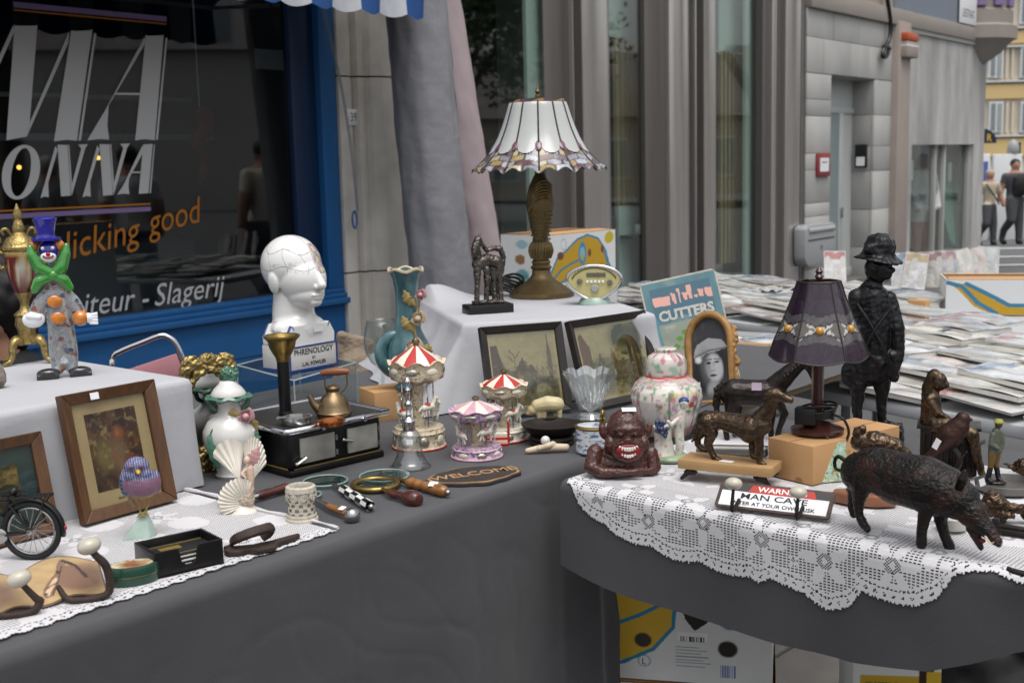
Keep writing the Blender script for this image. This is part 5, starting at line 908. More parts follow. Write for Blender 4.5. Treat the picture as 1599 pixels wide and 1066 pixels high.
cp = on(446, 646, ZT+.108)[0]-A; loc = V((cp.dot(ux), cp.dot(uy), .107)); ckk = on(446, 646, ZT+.108)[1]
f = MB(ckk); f.lathe([(11, 0), (11, 4), (9.5, 5), (9.5, 88)], 20); o = f.build('chimney', 'black_paint', e, loc=loc); f = MB(ckk); f.lathe([(10, 84), (11, 90), (16, 98), (20, 106), (22, 116), (28, 122), (28, 125), (25, 124), (18, 112), (12, 98)], 24, cap=False); f.build('brass_funnel', 'brass', e, loc=loc)
zt_ = ZT+.1075
t = TP('copper_kettle', 'small copper kettle with wooden handle on the toy stove', 'kettle', 522, 650, zt_, yaw=-10); pm('old_copper', '#7d6a50', .36, .9, var=.3, vs=40, bump=.2)
f = t.mb(); f.lathe([(24, 0), (27, 3), (28, 8), (26, 10), (24, 20), (18, 32), (11, 37), (9, 40), (11, 43), (11, 46), (8, 49), (2, 51)], 30); f.build('body', 'old_copper', t.e)
f = t.mb(); f.tube([(-20, -4, 10), (-30, -6, 22), (-36, -8, 36)], [9, 6, 3.4], 12); f.build('spout', 'old_copper', t.e); f = t.mb()
for x in (-14, 20): f.tube([(x*.7, 0, 38), (x+2, 0, 50), (x+2, 0, 68)], 1.3, 6)
f.build('bail', 'old_copper', t.e); f = t.mb(); f.tube([(-18, 0, 68), (-10, 0, 70), (4, 0, 71), (18, 0, 71), (26, 0, 70)], [4, 5.5, 6.5, 5.5, 4], 12); f.build('grip', pm('grip_wood', '#7d4d33', .4, var=.2), t.e)
def pan(name, label, px, py, r, h, mat, hx):
    t = TP(name, label, 'pan', px, py, zt_); f = t.mb(); f.lathe([(r*.86, 0), (r*.92, 1), (r, h), (r+1.5, h+.6), (r-1.5, h), (r*.86, 2), (1, 2)], 30); f.build('bowl', mat, t.e)
    f = t.mb(); f.tube([(hx*.9, 0, h-1), (hx*1.25, -4, h), (hx*1.6, -8, h+1)], [2, 2, 2.5], 7); f.build('handle', mat, t.e)
pan('copper_pan', 'shallow copper pan in front of the kettle on the toy stove', 517, 664, 22, 8, 'copper', -14); pan('steel_pan', 'small steel pan near the chimney of the toy stove', 463, 662, 24, 12, 'silver', -18)
# ---- acrylic display box and phrenology head
ZA = .977; Lp, Fp, Rp = on(370, 570, ZA)[0], on(459, 594, ZA)[0], on(556, 566, ZA)[0]; e = tag(empty('acrylic_box', (Fp.x, Fp.y, ZT)), 'clear acrylic display box under the porcelain phrenology head', 'display box'); h = ZA-ZT
glass('acrylic', '#eef3f3', .03, 1.3); pm('acrylic_edge', '#b9c6c6', .15, trans=.3, var=0, bump=0); Bk = Lp+Rp-Fp; cs = [p-Fp for p in (Lp, Fp, Rp, Bk)]
for i in range(4):
    p, q = cs[i], cs[(i+1) % 4]; f = MB(); f.add([(p.x, p.y, 0), (q.x, q.y, 0), (q.x, q.y, h-.003), (p.x, p.y, h-.003)], [(0, 1, 2, 3)]); f.build('side', 'acrylic', e, smooth=0)
    f = MB(); f.tube([(p.x, p.y, 0), (p.x, p.y, h)], .0022, 6); f.tube([(p.x, p.y, h), (q.x, q.y, h)], .0022, 6); f.build('edge', 'acrylic_edge', e)
f = MB(); f.add([(p.x, p.y, h) for p in cs], [(0, 1, 2, 3)]); f.build('top', 'acrylic', e, smooth=0)
t = TP('phrenology_head', 'white porcelain phrenology head with blue trimmed lettered base', 'bust', 469, 572, ZA+.001, yaw=40); t.py = 570
f = t.mb(); f.box((0, 0, 19), (94, 66, 38)); base = f.build('base', 'porcelain', t.e, bevel=2)
f = t.mb(); f.chain([(0, 8, 112, 31), (0, 10, 80, 33), (0, 6, 60, 38)], 40); f.ball((0, 10, 158), (42, 54, 47), 48); f.ball((0, -14, 138), (36, 40, 40), 44); f.ball((0, -20, 116), (29, 31, 24), 36); f.ball((0, -42, 104), (12, 10, 8), 12)
f.ball((0, -38, 151), (25, 12, 8), 28); f.chain([(0, -51, 146, 5), (0, -59, 130, 7.5)], 10); f.ball((-5, -54, 127), 5, 8); f.ball((5, -54, 127), 5, 8); f.ball((0, -49, 115), (12, 6, 4), 12); f.ball((0, -48, 110), (10, 6, 4), 12)
for s in (-1, 1): f.ball((s*14, -44, 139), (8, 5, 4), 16); f.ball((s*38, 8, 134), (6, 12, 17), 12, (0, s*8, 0)); f.ball((s*13, -28, 124), (14, 14, 14), 24)
f.prism([(-47, 37), (47, 37), (48, 52), (38, 70), (-38, 70), (-48, 52)], -30, 30); f.ball((0, 0, 62), (48, 32, 22), 18)
def phc(P):
    r = np.ones((len(P), 3))*np.array(c('#e3e2df')); x, y, z = P[:, 0], P[:, 1], P[:, 2]; top = z > 150-np.clip(y, -60, 60)*.12
    az = np.arctan2(x, -y); el = np.arctan2(z-140, np.hypot(x, y)); ln = np.zeros(len(P), bool)
    for a0 in (-.42, -1.15, -1.9, .3): ln |= (np.abs(az-a0-.14*np.sin(el*5)) < .009) & (el > .12)
    for e0 in (.35, .85): ln |= (np.abs(el-e0-.1*np.sin(az*4)) < .009) & (az < -.05)
    ln |= (np.abs(x+1) < .55) & (el > .2)
    for a0, e0 in ((-.8, .55), (-.75, .3), (-1.5, .5)):
        for q in range(3): ln |= (np.abs(el-e0+q*.045) < .007) & (np.abs(az-a0) < .16) & (np.sin(az*170) > -.3)
    pt = (x > 1) & (el > .14) & (el < 1.1) & (az < 1.5); cell = (np.floor(az*7)+2*np.floor(el*6)).astype(int) % 4; pal = np.array([c('#b8a86a'), c('#8a8fb0'), c('#b08a9a'), c('#c9c4ae')]); r[pt] = pal[cell[pt]]; ln |= pt & ((np.abs((az*7) % 1-.5) > .46) | (np.abs((el*6) % 1-.5) > .46))
    ln |= (x > 4) & (z > 112) & (z < 136) & (y < -30) & (np.abs((z % 6)-3) < .5) & (x < 24); r[ln] = c('#85838a'); ln2 = (np.abs(z-(70-np.abs(np.abs(x)-38)*1.7)) < 2.2) & (np.abs(y) > 24) & (z > 42) & (z < 72) & (np.abs(x) > 34); r[ln2] = c('#3a4a86'); return r
organic(f, 'head', 'china', t.e, 1.05, 14, col=phc)
pm('blue_glaze', '#33427e', .2, var=.1)
for a, b in (((-47.3, -33.3, 1.5), (47.3, -33.3, 1.5)), ((-47.3, -33.3, 37), (47.3, -33.3, 37)), ((-47.3, -33.3, 1.5), (-47.3, -33.3, 37)), ((47.3, -33.3, 1.5), (47.3, -33.3, 37)), ((-47.3, -33.3, 1.5), (-47.3, 33, 1.5))): f = t.mb(); f.tube([a, b], 1.5, 6); f.build('blue_line', 'blue_glaze', base)
text('title', 'PHRENOLOGY', 12.5, 'ink', base, at(0, -33.6, 28, UPR), 0, 0, 'CENTER', .95, .15, t.k); text('title', 'BY', 6, 'ink', base, at(0, -33.6, 17.5, UPR), 0, 0, 'CENTER', 1, .1, t.k); text('title', 'L.N. FOWLER', 8, 'ink', base, at(0, -33.6, 9, UPR), 0, 0, 'CENTER', 1, .2, t.k)
sticker(t.e, t.k, 12, -33, 60, 18, 8)
# ---- burlap bundle behind the head
pm('burlap', '#8a7b6a', .95, var=.2, vs=30, bump=.9, bs=80, bd=.008); p = ray(555, 530); p = p*(4.1/p.y)+V((0, 0, EYE)); e = MB(4.1/FPX)
f = e
for i in range(6): f.chain([(-28+i*10, 0, -60, 12), (-20+i*9, -6+i*3, 6-3*i, 9)], 8)
f.ball((0, 0, -100), (44, 36, 90)); f.box((0, 0, -280), (90, 70, 250)); o = organic(f, 'burlap_sack', 'burlap', None, 3, 3, disp=3, dscale=.05); o.location = p; tag(o, 'crumpled brown burlap sack behind the white head', 'sack')
# ---- kraft box, teal vase, wine glass
t = TP('cardboard_box', 'plain brown cardboard box under the teal rose vase', 'box', 620, 652, ZT, yaw=24); f = t.mb(); f.box((0, 18, 23), (84, 62, 46)); f.build('box', 'kraft', t.e, bevel=.6); f = t.mb(); f.box((0, 18, 46.3), (84.2, 2, .4)); f.build('flap_seam', 'kraft_edge', t.e); zb_ = ZT+46.7*t.k
pm('teal_glaze', '#3b6168', .22, var=.15, vs=25, bump=.5, bs=60, coat=.4, stretch=(1, 1, .4), ramp=[(.3, '#2c4c56'), (.5, '#456a70'), (.68, '#6c8a8c')]); pm('rim_cream', '#b3a78f', .4, var=.2, vs=60)
t = TP('rose_vase', 'tall teal pottery vase with climbing cream roses on a cardboard box', 'vase', 634, 606, zb_); f = t.mb()
f.lathe([(22, 0), (24, 4), (16, 10), (20, 22), (32, 40), (36, 56), (30, 74), (21, 92), (17, 120), (17, 150), (20, 170), (25, 184), (22, 184), (15, 165), (12, 150)], 36, (6, 0, 0)); f.tube([(-2, 0, 26), (-22, -4, 32), (-35, -6, 50), (-34, -6, 70), (-20, -6, 84), (-6, -6, 86)], [12, 13, 11, 10, 8, 6], 12); f.tube([(-4, -6, 90), (-14, -10, 82), (-13, -12, 70), (-4, -12, 70), (-4, -12, 76)], [4, 4, 4, 3.5, 3], 8); f.build('body', 'teal_glaze', t.e, smooth=60)
f = t.mb(); f.tube([(6+26*math.cos(a), 26*math.sin(a), 185+2.5*math.sin(5*a)) for a in np.linspace(0, 6.28, 30)], 2.6, 6); f.build('rim', 'rim_cream', t.e)
f = t.mb(); f.tube([(14, -34, 40), (20, -26, 70), (16, -20, 100), (24, -18, 130), (26, -20, 150)], 2.2, 6); f.build('stem', 'leaf_gold', t.e)
for x, y, z, r in ((27, -20, 148, 11), (22, -22, 112, 14), (14, -36, 70, 17)): rose(t, x, y, z, r, 'rose_cream' if r > 12 else 'rose_pink')
for p in ([(20, -20, 130), (8, -22, 142), (2, -22, 156)], [(16, -22, 90), (4, -24, 104), (-2, -22, 116)], [(20, -30, 56), (6, -36, 50), (-8, -34, 54)], [(20, -32, 60), (34, -30, 66), (44, -28, 60)]): leafy(t, p, 7, 'leaf_gold')
glass('wine', '#f2f5f5', .01, 1.35)
t = TP('wine_glass', 'large clear wine glass behind the teal rose vase', 'glass', 600, 640, ZT); f = t.mb(); f.lathe([(20, 0), (20, 1.5), (5, 4), (2.5, 8), (2.5, 60), (6, 66), (18, 76), (26, 92), (28, 108), (26, 124), (22, 142), (21.4, 142), (25.2, 124), (27.2, 108), (25.2, 92), (17, 77), (3, 68)], 32, cap=False); f.build('bowl', 'wine', t.e, smooth=180)
# ---- carousels
pm('cream_resin', '#cdbfa2', .45, var=.1, vs=130, bump=.6, bs=140, bd=.004, ramp=[(.32, '#8a6a4a'), (.42, '#c9bb9e'), (.58, '#d6cab2'), (.68, '#a06a5e')]); pm('car_red', '#b02a22', .35, var=.08, coat=.3); pm('car_white', '#dcd6c6', .35, var=.05, coat=.3); pm('car_pink', '#c79aa8', .4, var=.15, vs=60); pm('car_lilac', '#a98aa2', .4, var=.1, vs=130, bump=.6, bs=140, bd=.004, ramp=[(.34, '#7d6288'), (.45, '#b193ac'), (.58, '#c4a6b6'), (.68, '#d8cabc')]); pm('mirror_bit', '#b9b4a6', .15, .8)
HM = {}
def horse_mesh(k):
    if 'h' not in HM:
        f = MB(k); f.chain([(-6, 0, 12, 4.2), (0, 0, 12.5, 4.4), (6, 0, 13, 4.4)], 8); f.chain([(6, 0, 14, 3.6), (10, 0, 20, 2.8), (11, 0, 24, 2.6), (15, 0, 22, 1.7)], 8)
        for x, x2, z in ((-6, -9, 2), (-5, -3, 1), (6, 10, 4), (7, 8, 0)): f.chain([(x, 1.5 if x2 % 2 else -1.5, 10, 2), ((x+x2)/2, 0, 5, 1.5), (x2, 0, z, 1.1)], 6)
        f.chain([(-9, 0, 13, 1.5), (-13, 0, 9, 1.2)], 6); o = organic(f, 'horse', 'car_white', None, .55, 2); HM['h'] = o
        s_ = MB(k); s_.ball((0, 0, 16), (4, 4.5, 2)); HM['s'] = s_
    return HM['h']
def carousel(label, px, py, R, H, base, frz, ra, rb, hcol, stairs=False, roofc='zig'):
    t = TP('toy_carousel', label, 'carousel', px, py, ZT, group=None); k = t.k
    f = t.mb(); f.lathe([(R*.98, 0), (R, 3), (R*.93, 6), (R*.93, H*.13), (R*.97, H*.15), (R*.9, H*.17), (R*.9, H*.19), (2, H*.2)], 40, fn=lambda a, r, z: (r*(1+.025*math.cos(12*a)), z)); f.build('base', base, t.e, smooth=50)
    f = t.mb(); f.tube([(R*1.0*math.cos(a), R*1.0*math.sin(a), 2) for a in np.linspace(0, 6.28, 33)[:-1]], 1.5, 6, True); f.build('hem', ra, t.e)
    for i in range(8):
        a = i*math.pi/4+.2; f = t.mb(); f.M = Matrix.Rotation(a, 4, 'Z'); f.ball((R*.94, 0, H*.085), (R*.05, R*.2, H*.045), 10); o = f.build('medallion', ('mirror_bit', rb)[i % 2], t.e)
    f = t.mb(); f.lathe([(R*.3, H*.19), (R*.26, H*.24), (R*.2, H*.26), (R*.2, H*.56), (R*.32, H*.62)], 8); f.build('column', 'cream_resin', t.e, smooth=20)
    f = t.mb(); f.lathe([(R*.6, H*.60), (R*.97, H*.64), (R*1.02, H*.68), (R*1.0, H*.76), (R*1.08, H*.79), (R*.95, H*.79), (R*.9, H*.72), (R*.5, H*.66)], 48, fn=lambda a, r, z: (r, z+(H*.02*math.cos(8*a) if z > H*.75 else (-H*.012*math.cos(8*a) if z < H*.66 else 0)))); f.build('frieze', frz, t.e, smooth=50)
    for i in range(8): a = i*math.pi/4-.2; f = t.mb(); f.M = Matrix.Rotation(a, 4, 'Z'); f.ball((R*1.0, 0, H*.715), (R*.05, R*.24, H*.032), 10); f.build('medallion', ('mirror_bit', rb)[i % 2], t.e)
    n = 12
    for i in range(n):
        f = t.mb(); a0, a1 = 2*math.pi*i/n, 2*math.pi*(i+1)/n; pr = [(R*.98, H*.775), (R*.7, H*.835), (R*.4, H*.88), (R*.12, H*.925)]; f.grid(2, 3, lambda u, v: (lambda r, z, a: (r*math.cos(a), r*math.sin(a), z))(np.interp(v*3, range(4), [q[0] for q in pr]), np.interp(v*3, range(4), [q[1] for q in pr]), a0+(a1-a0)*u)); f.build('roof_panel', (ra, rb)[i % 2], t.e, smooth=180)
    f = t.mb(); f.lathe([(R*.12, H*.92), (R*.1, H*.94), (R*.15, H*.955), (R*.13, H*.98), (R*.03, H), (.1, H)], 14); f.build('finial', 'old_copper', t.e)
    hm = horse_mesh(k)
    for i in range(4):
        a = i*math.pi/2+.55; x, y = R*.68*math.cos(a), R*.68*math.sin(a); z = H*(.30 if i % 2 else .24); sc = R/43
        f = t.mb(); f.tube([(x, y, H*.2), (x, y, H*.64)], .9*sc+.3, 6); f.build('pole', 'chrome', t.e)
        o = hm.copy(); S.collection.objects.link(o); o.parent = t.e; o.name = 'horse'; s_ = sc*1.25*k/HM['k']; o.location = (x*k, y*k, z*k); o.scale = (s_, s_, s_); o.rotation_euler = (0, 0, a+1.57 if i % 2 else a-1.57)
        sm_ = MB(k*sc*1.25); sm_.ball((0, 0, 16), (4.4, 5, 2.6), 8); sd_ = sm_.build('saddle', hcol, t.e); sd_.location = (x*k, y*k, z*k)
    if stairs:
        for i in range(4): f = t.mb(); f.box((-R*.35, -R*.98-8+i*4, 2+i*4), (R*.9, 10, 4)); f.build('step', rb if i % 2 else ra, t.e)
        for x in (-R*.85, R*.15): f = t.mb(); f.box((x, -R*.95, H*.17), (R*.1, R*.1, H*.28)); f.build('gate_post', ra, t.e)
    return t
HM['k'] = on(655, 705, ZT)[1]; horse_mesh(HM['k'])
carousel('tall cream musical carousel with red and white striped roof', 655, 697, 42, 172, 'cream_resin', 'cream_resin', 'car_red', 'car_white', 'car_red'); carousel('pink and lilac musical carousel in front of the others', 745, 712, 40, 96, 'car_lilac', 'car_lilac', 'car_pink', 'car_white', 'car_pink'); carousel('small red and gold musical carousel with steps before the picture', 789, 686, 35, 112, 'car_white', 'cream_resin', 'car_red', 'car_white', 'car_red', True)
bpy.data.objects.remove(HM['h'])
# ---- welcome plaque
A, Bp = on(668, 757, ZT)[0], on(811, 737, ZT)[0]; mid = (A+Bp)/2; L = (Bp-A).length/2; e = tag(empty('welcome_plaque', mid, math.atan2(Bp.y-A.y, Bp.x-A.x)), 'dark oval welcome plaque with tan rim and raised letters', 'plaque'); pm('tan_wood', '#a8845c', .6, var=.2, vs=80, bump=.3); pm('dark_slate', '#332d2b', .7, var=.2, vs=40, bump=.4)
ol = lambda s, w: [(L*s*math.cos(a)*(1+.02*math.sin(9*a)*w), .062*s*math.sin(a)*(1+.10*w*math.cos(4*a)+.04*w*math.sin(11*a))) for a in np.linspace(0, 6.283, 61)[:-1]]
MB().slab(ol(1, 1), 0, .008).build('board', 'dark_slate', e, bevel=.002, smooth=0); MB().slab(ol(.965, 1), .006, .0095).build('rim', 'tan_wood', e, smooth=0); MB().slab(ol(.91, .6), .007, .0105).build('field', 'dark_slate', e, smooth=0)
text('letters', 'WELCOME', .042, 'tan_wood', e, at(0, 0, .0105), 0, .001, 'CENTER', .95, .0005)
# ---- ivory pig on dark stand, iron trays, small carved hand
t = TP('iron_tray', 'black cast iron tray stacked on folded black stand behind the ivory hand', 'tray', 862, 692, ZT); f = t.mb()
f.lathe([(34, 0), (36, 3), (34, 7)], 30, fn=lambda a, r, z: (r*1.0, z)); f.build('stand_layer', 'iron', t.e); f = t.mb(); f.lathe([(33, 7.5), (36, 10), (33, 14), (30, 14.5)], 30); f.build('stand_layer', 'iron', t.e); f = t.mb(); f.lathe([(24, 15), (36, 19), (44, 28), (46, 32), (43, 32), (34, 24), (2, 21)], 36, fn=lambda a, r, z: (r*(1+.04*math.cos(2*a)), z)); f.build('dish', 'iron', t.e); zp = ZT+21*t.k
t = TP('ivory_pig', 'small cream carved pig standing on a dark stand on the tray', 'figurine', 856, 661, zp); pm('ivory', '#c2b48c', .4, var=.12, vs=50, bump=.1); f = t.mb(); f.lathe([(20, 0), (22, 2), (20, 8), (22, 10), (2, 10)], 24, fn=lambda a, r, z: (r/math.sqrt(math.cos(a)**2+(math.sin(a)/.6)**2), z)); f.build('stand', 'black_paint', t.e)
f = t.mb(); f.chain([(-16, 0, 28, 11), (0, 0, 31, 13), (14, 0, 30, 12)], 12); f.ball((-24, -2, 22), (9, 8, 8)); f.ball((-30, -3, 18), (5, 5, 4))
for x in (-14, -6, 12, 18): f.cap((x, -4 if x % 4 else 4, 20), (x, -4 if x % 4 else 4, 11), 4.5, 4)
f.ball((-20, -7, 30), (5, 2, 3), 8, (0, 40, 0)); organic(f, 'pig', 'ivory', t.e, 1.2, 4)
t = TP('carved_hands', 'small pale carved figure lying with a round white head', 'carving', 854, 707, ZT); pm('pale_carving', '#cbb9a0', .45, var=.12, vs=60); f = t.mb(); f.chain([(-30, -4, 5, 4.5), (-10, -2, 8, 6), (8, 0, 9, 6.5), (30, 2, 8, 6)], 10); f.chain([(-12, -6, 9, 4), (2, -6, 13, 5), (10, 0, 14, 5)], 8); organic(f, 'figure', 'pale_carving', t.e, 1.1, 3); f = t.mb(); f.ball((-2, 0, 20), 7.5, 14); f.build('head', 'porcelain', t.e)
# ---- two landscape prints
def sky_(cv): cv.cloud(3, '#8f8660', -.2, .5, .5, 3); return cv
cv = sky_(Cv(120, 108, '#a89c70'))
cv.poly([(0, 22), (14, 20), (26, 50), (40, 56), (60, 40), (70, 52), (80, 60), (95, 70), (120, 72), (120, 108), (0, 108)], '#6b6448', .9).poly([(4, 18), (15, 16), (24, 54), (22, 68), (4, 66)], '#4a3a2a').poly([(38, 60), (58, 36), (66, 58)], '#54462f').poly([(64, 58), (70, 46), (82, 60)], '#5a4a34').line([(44, 54), (44, 34), (36, 26)], 1.5, '#4a3f2c').line([(44, 38), (54, 28)], 1.2, '#4a3f2c').line([(44, 44), (33, 34)], 1.2, '#4a3f2c').line([(106, 70), (104, 8)], 2, '#4a3f30').poly([(101, 34), (104, 8), (109, 34), (109, 70), (101, 70)], '#5c4c38', .8)
cv.ell(50, 70, 34, 14, '#4d5238', .6, .8).poly([(46, 76), (46, 62), (51, 54), (56, 62), (56, 100), (46, 100)], '#8f7f5c', .9).poly([(45, 62), (51, 52), (57, 62)], '#8a4a30').ell(88, 82, 24, 16, '#463c2c', .9, .2).ell(88, 90, 15, 15, '#9c9468', .95, .2).poly([(60, 108), (70, 88), (120, 84), (120, 108)], '#6a6a3e', .7).cloud(12, '#3c4030', .15, .45, .6, 9, (np.mgrid[0:108, 0:120][0] > 50)*1.0).rect(0, 0, 120, 4, '#b8a878').rect(0, 0, 5, 108, '#b8a878').rect(115, 0, 120, 108, '#b8a878').rect(0, 104, 120, 108, '#b8a878')
g_ = np.random.default_rng(3)
for i in range(420): x, y = g_.uniform(6, 114), 46+54*g_.random()**.8; cv.line([(x, y), (x+g_.uniform(-4, 4), y+g_.uniform(-5, 2))], g_.uniform(.8, 2), ('#4a4030', '#74664a', '#565a40', '#94865e', '#5f4632', '#3a3c2c')[i % 6], .5)
cv.mott(20, .18, 3)
pm('ebony', '#2a2522', .4, var=.2, vs=30, bump=.15); A, Bp = on(763, 656, ZT)[0], on(891, 643, ZT)[0]
pframe('picture_frame', 'dark framed print of a ruined tower and stone bridge', (A+Bp)/2+V((0, 0, .004)), math.atan2(Bp.y-A.y, Bp.x-A.x), (Bp-A).length, .236, 17, .019, .022, 'ebony', cv)
def busy(cv, y0, seed, pal, n=420):
    g = np.random.default_rng(seed)
    for i in range(n):
        x, y = g.uniform(6, cv.w-6), y0+(cv.h-8-y0)*g.random()**.8; cv.line([(x, y), (x+g.uniform(-4, 4), y+g.uniform(-5, 2))], g.uniform(.8, 2), pal[int(g.integers(len(pal)))], .55)
    return cv.mott(20, .18, seed)
cv = sky_(Cv(110, 108, '#aca276'))
cv.poly([(0, 60), (20, 52), (40, 60), (60, 56), (110, 60), (110, 108), (0, 108)], '#6f6a4a', .9).poly([(3, 16), (10, 10), (20, 30), (20, 62), (3, 62)], '#6a4c36').poly([(28, 58), (34, 40), (40, 58)], '#7a5034').poly([(48, 58), (54, 36), (60, 58)], '#7a5034').ell(36, 58, 24, 10, '#4a5236', .7, .7).ell(84, 22, 30, 20, '#3a4428', .95, .5).cloud(9, '#2c3620', .05, .3, .9, 4, (np.hypot((np.mgrid[0:108, 0:110][1]-86)/30, (np.mgrid[0:108, 0:110][0]-26)/26) < 1)*1.0)
for x in (82, 90, 98): cv.line([(x, 26), (x+2, 92)], 5, '#443a28')
cv.poly([(10, 74), (70, 70), (76, 84), (30, 86)], '#5a5238', .8).poly([(20, 108), (60, 84), (80, 108)], '#a39a70', .7).cloud(14, '#4a4a30', .2, .5, .6, 5, (np.mgrid[0:108, 0:110][0] > 60)*1.0).rect(0, 0, 110, 4, '#b8a878').rect(0, 0, 5, 108, '#b8a878').rect(105, 0, 110, 108, '#b8a878').rect(0, 104, 110, 108, '#b8a878')
busy(cv, 48, 4, ('#4a4430', '#7a6a48', '#5a5c3c', '#9a8c60', '#6a4632', '#38402a'))
A, Bp = on(912, 645, ZT)[0], on(1030, 619, ZT)[0]; pframe('picture_frame', 'dark framed print of a village under a large tree', (A+Bp)/2+V((0, 0, .004)), math.atan2(Bp.y-A.y, Bp.x-A.x), (Bp-A).length, .24, 17, .019, .022, 'ebony', cv)
# ---- crystal vase, blue and white jar
t = TP('crystal_vase', 'cut crystal vase with a zigzag rim in front of the prints', 'vase', 922, 655, ZT); glass('crystal', '#fdffff', .02, 2.3); f = t.mb(); zg = lambda a, r, z: (r*(1+.02*math.cos(24*a)*min(1, z/20)), z+(7*abs(math.sin(4.5*a)) if z > 70 else 0))
f.lathe([(22, 0), (23, 4), (18, 12), (20, 24), (26, 40), (33, 56), (42, 72), (40, 72), (31, 57), (23, 40), (16, 22), (2, 12)], 72, cap=False, fn=zg); f.build('vase', 'crystal', t.e, smooth=25); pm('crystal_foot', '#e4eaec', .05, trans=.9, var=0, bump=.3, bs=60); f = t.mb(); f.lathe([(18, 1), (18, 8), (14, 11), (1, 11)], 24); f.build('foot', 'crystal_foot', t.e)
t = TP('blue_white_jar', 'blue and white china jar with gold rimmed lid behind the ape bust', 'jar', 927, 706, ZT); cv = Cv(160, 40, '#d3d8dc').cloud(14, '#3c5484', .05, .3, .9, 5).rect(0, 0, 160, 3, '#d3d8dc').rect(0, 36, 160, 40, '#5a70a0').cloud(30, '#26386a', .3, .5, .9, 6)
f = t.mb(); f.lathe([(26, 0), (28, 3)]+[(28, z) for z in np.linspace(4, 38, 30)]+[(27, 40)], 120); f.build('body', 'china', t.e, col=lcol(cv, 40)); f = t.mb(); f.lathe([(29, 40), (30, 42), (29, 44), (26, 45)], 36, cap=False); f.build('gold_rim', 'brass', t.e)
cv2 = Cv(60, 60, '#d6dadc').cloud(7, '#4a60a0', .15, .4, .9, 2); f = t.mb(); f.lathe([(28, 43)]+[(r, 45.5-r*r*.003) for r in (26, 22, 18, 14, 10, 6, 2)], 48); f.build('lid', 'china', t.e, col=lambda P: cv2.at(P[:, 0]/60+.5, P[:, 1]/60+.5)); zl = ZT+45*t.k
t = TP('bronze_dog', 'tiny seated bronze dog on the lid of the blue and white jar', 'figurine', 941, 663, zl); f = t.mb(); f.chain([(0, 2, 4, 5), (0, 0, 12, 4.5), (0, -2, 18, 3.5)]); f.ball((0, -3, 21), (4, 4.5, 4)); f.cap((0, -6, 20), (0, -9, 19), 2.2, 1.8); f.cap((-3, -4, 10), (-3, -5, 1), 2, 2); f.cap((3, -4, 10), (3, -5, 1), 2, 2); organic(f, 'dog', 'brass', t.e, .8, 2)
# ================================================================== BACK OF THE STALL (on the white cloth)
# ---- tall stained glass lamp
t = TP('stained_glass_lamp', 'tall table lamp with white leaded glass bell shade and bronze shell column', 'lamp', 846, 463, ZR)
pm('lamp_bronze', '#6b5b3c', .42, .7, var=.25, vs=30, bump=.25, bs=90); pm('milk_glass', '#b2b4b1', .18, var=.04, vs=10, bump=.12, bs=25, coat=.3); pm('lead', '#3c3836', .45, .6, var=.2, vs=60, bump=.3); pm('shade_glass', attr=True, var=.15, vs=60, bump=.2, bs=60, rough=.18, coat=.4)
f = t.mb(); f.lathe([(50, 0), (51, 3), (50, 8), (44, 11), (34, 18), (22, 26), (15, 34), (14, 42), (17, 46), (13, 50), (15, 54), (12, 58), (14, 64), (19, 78), (15, 84), (12, 88)], 40); f.build('foot', 'lamp_bronze', t.e, smooth=40)
f = t.mb(); f.lathe([(10, 86), (14, 100), (18, 120), (21, 142), (20, 158), (16, 172), (10, 184), (7, 189), (6, 206)], 36, fn=lambda a, r, z: (r*(1+.05*math.cos(9*a)*(z > 120)), z)); f.build('column', 'lamp_bronze', t.e, smooth=50)
for i in range(7): f = t.mb(); f.tube([(-19+2*i, -10-i*.6, 132+i*6), (-8+i, -19-i*.3, 146+i*5), (8, -18, 152+i*4.6), (19, -8, 148+i*4)], [1.5, 2.4, 2.4, 1.4], 7); f.build('shell_ridge', 'lamp_bronze', t.e)
bead = MB(t.k).ball((0, 0, 0), 1.5, 6).mesh('bead'); bead.materials.append(MATS['lamp_bronze']); bead.polygons.foreach_set('use_smooth', [True]*len(bead.polygons))
for j in range(9):
    for i in range(7):
        a = math.radians(-150+i*20+(j % 2)*10); r = 14.5+j*.75; o = bpy.data.objects.new('bead', bead); S.collection.objects.link(o); o.parent = t.e; o.location = V((r*math.cos(a), r*math.sin(a), 84+j*6))*t.k
for i in range(12):
    a = math.radians(-165+i*14); f = t.mb(); f.tube([(15*math.cos(a), 15*math.sin(a), 84), (18*math.cos(a), 18*math.sin(a), 72), (15*math.cos(a), 15*math.sin(a), 60)], [2, 2.6, 1.5], 6); f.build('leaf_fold', 'lamp_bronze', t.e)
SP = [(42, 298), (44, 296), (49, 280), (55, 262), (63, 243), (74, 224), (84, 213), (93, 204), (103, 196)]
def spf(v): i = np.interp(v, np.linspace(0, 1, 9), range(9)); return np.interp(i, range(9), [p[0] for p in SP]), np.interp(i, range(9), [p[1] for p in SP])
NP = 12
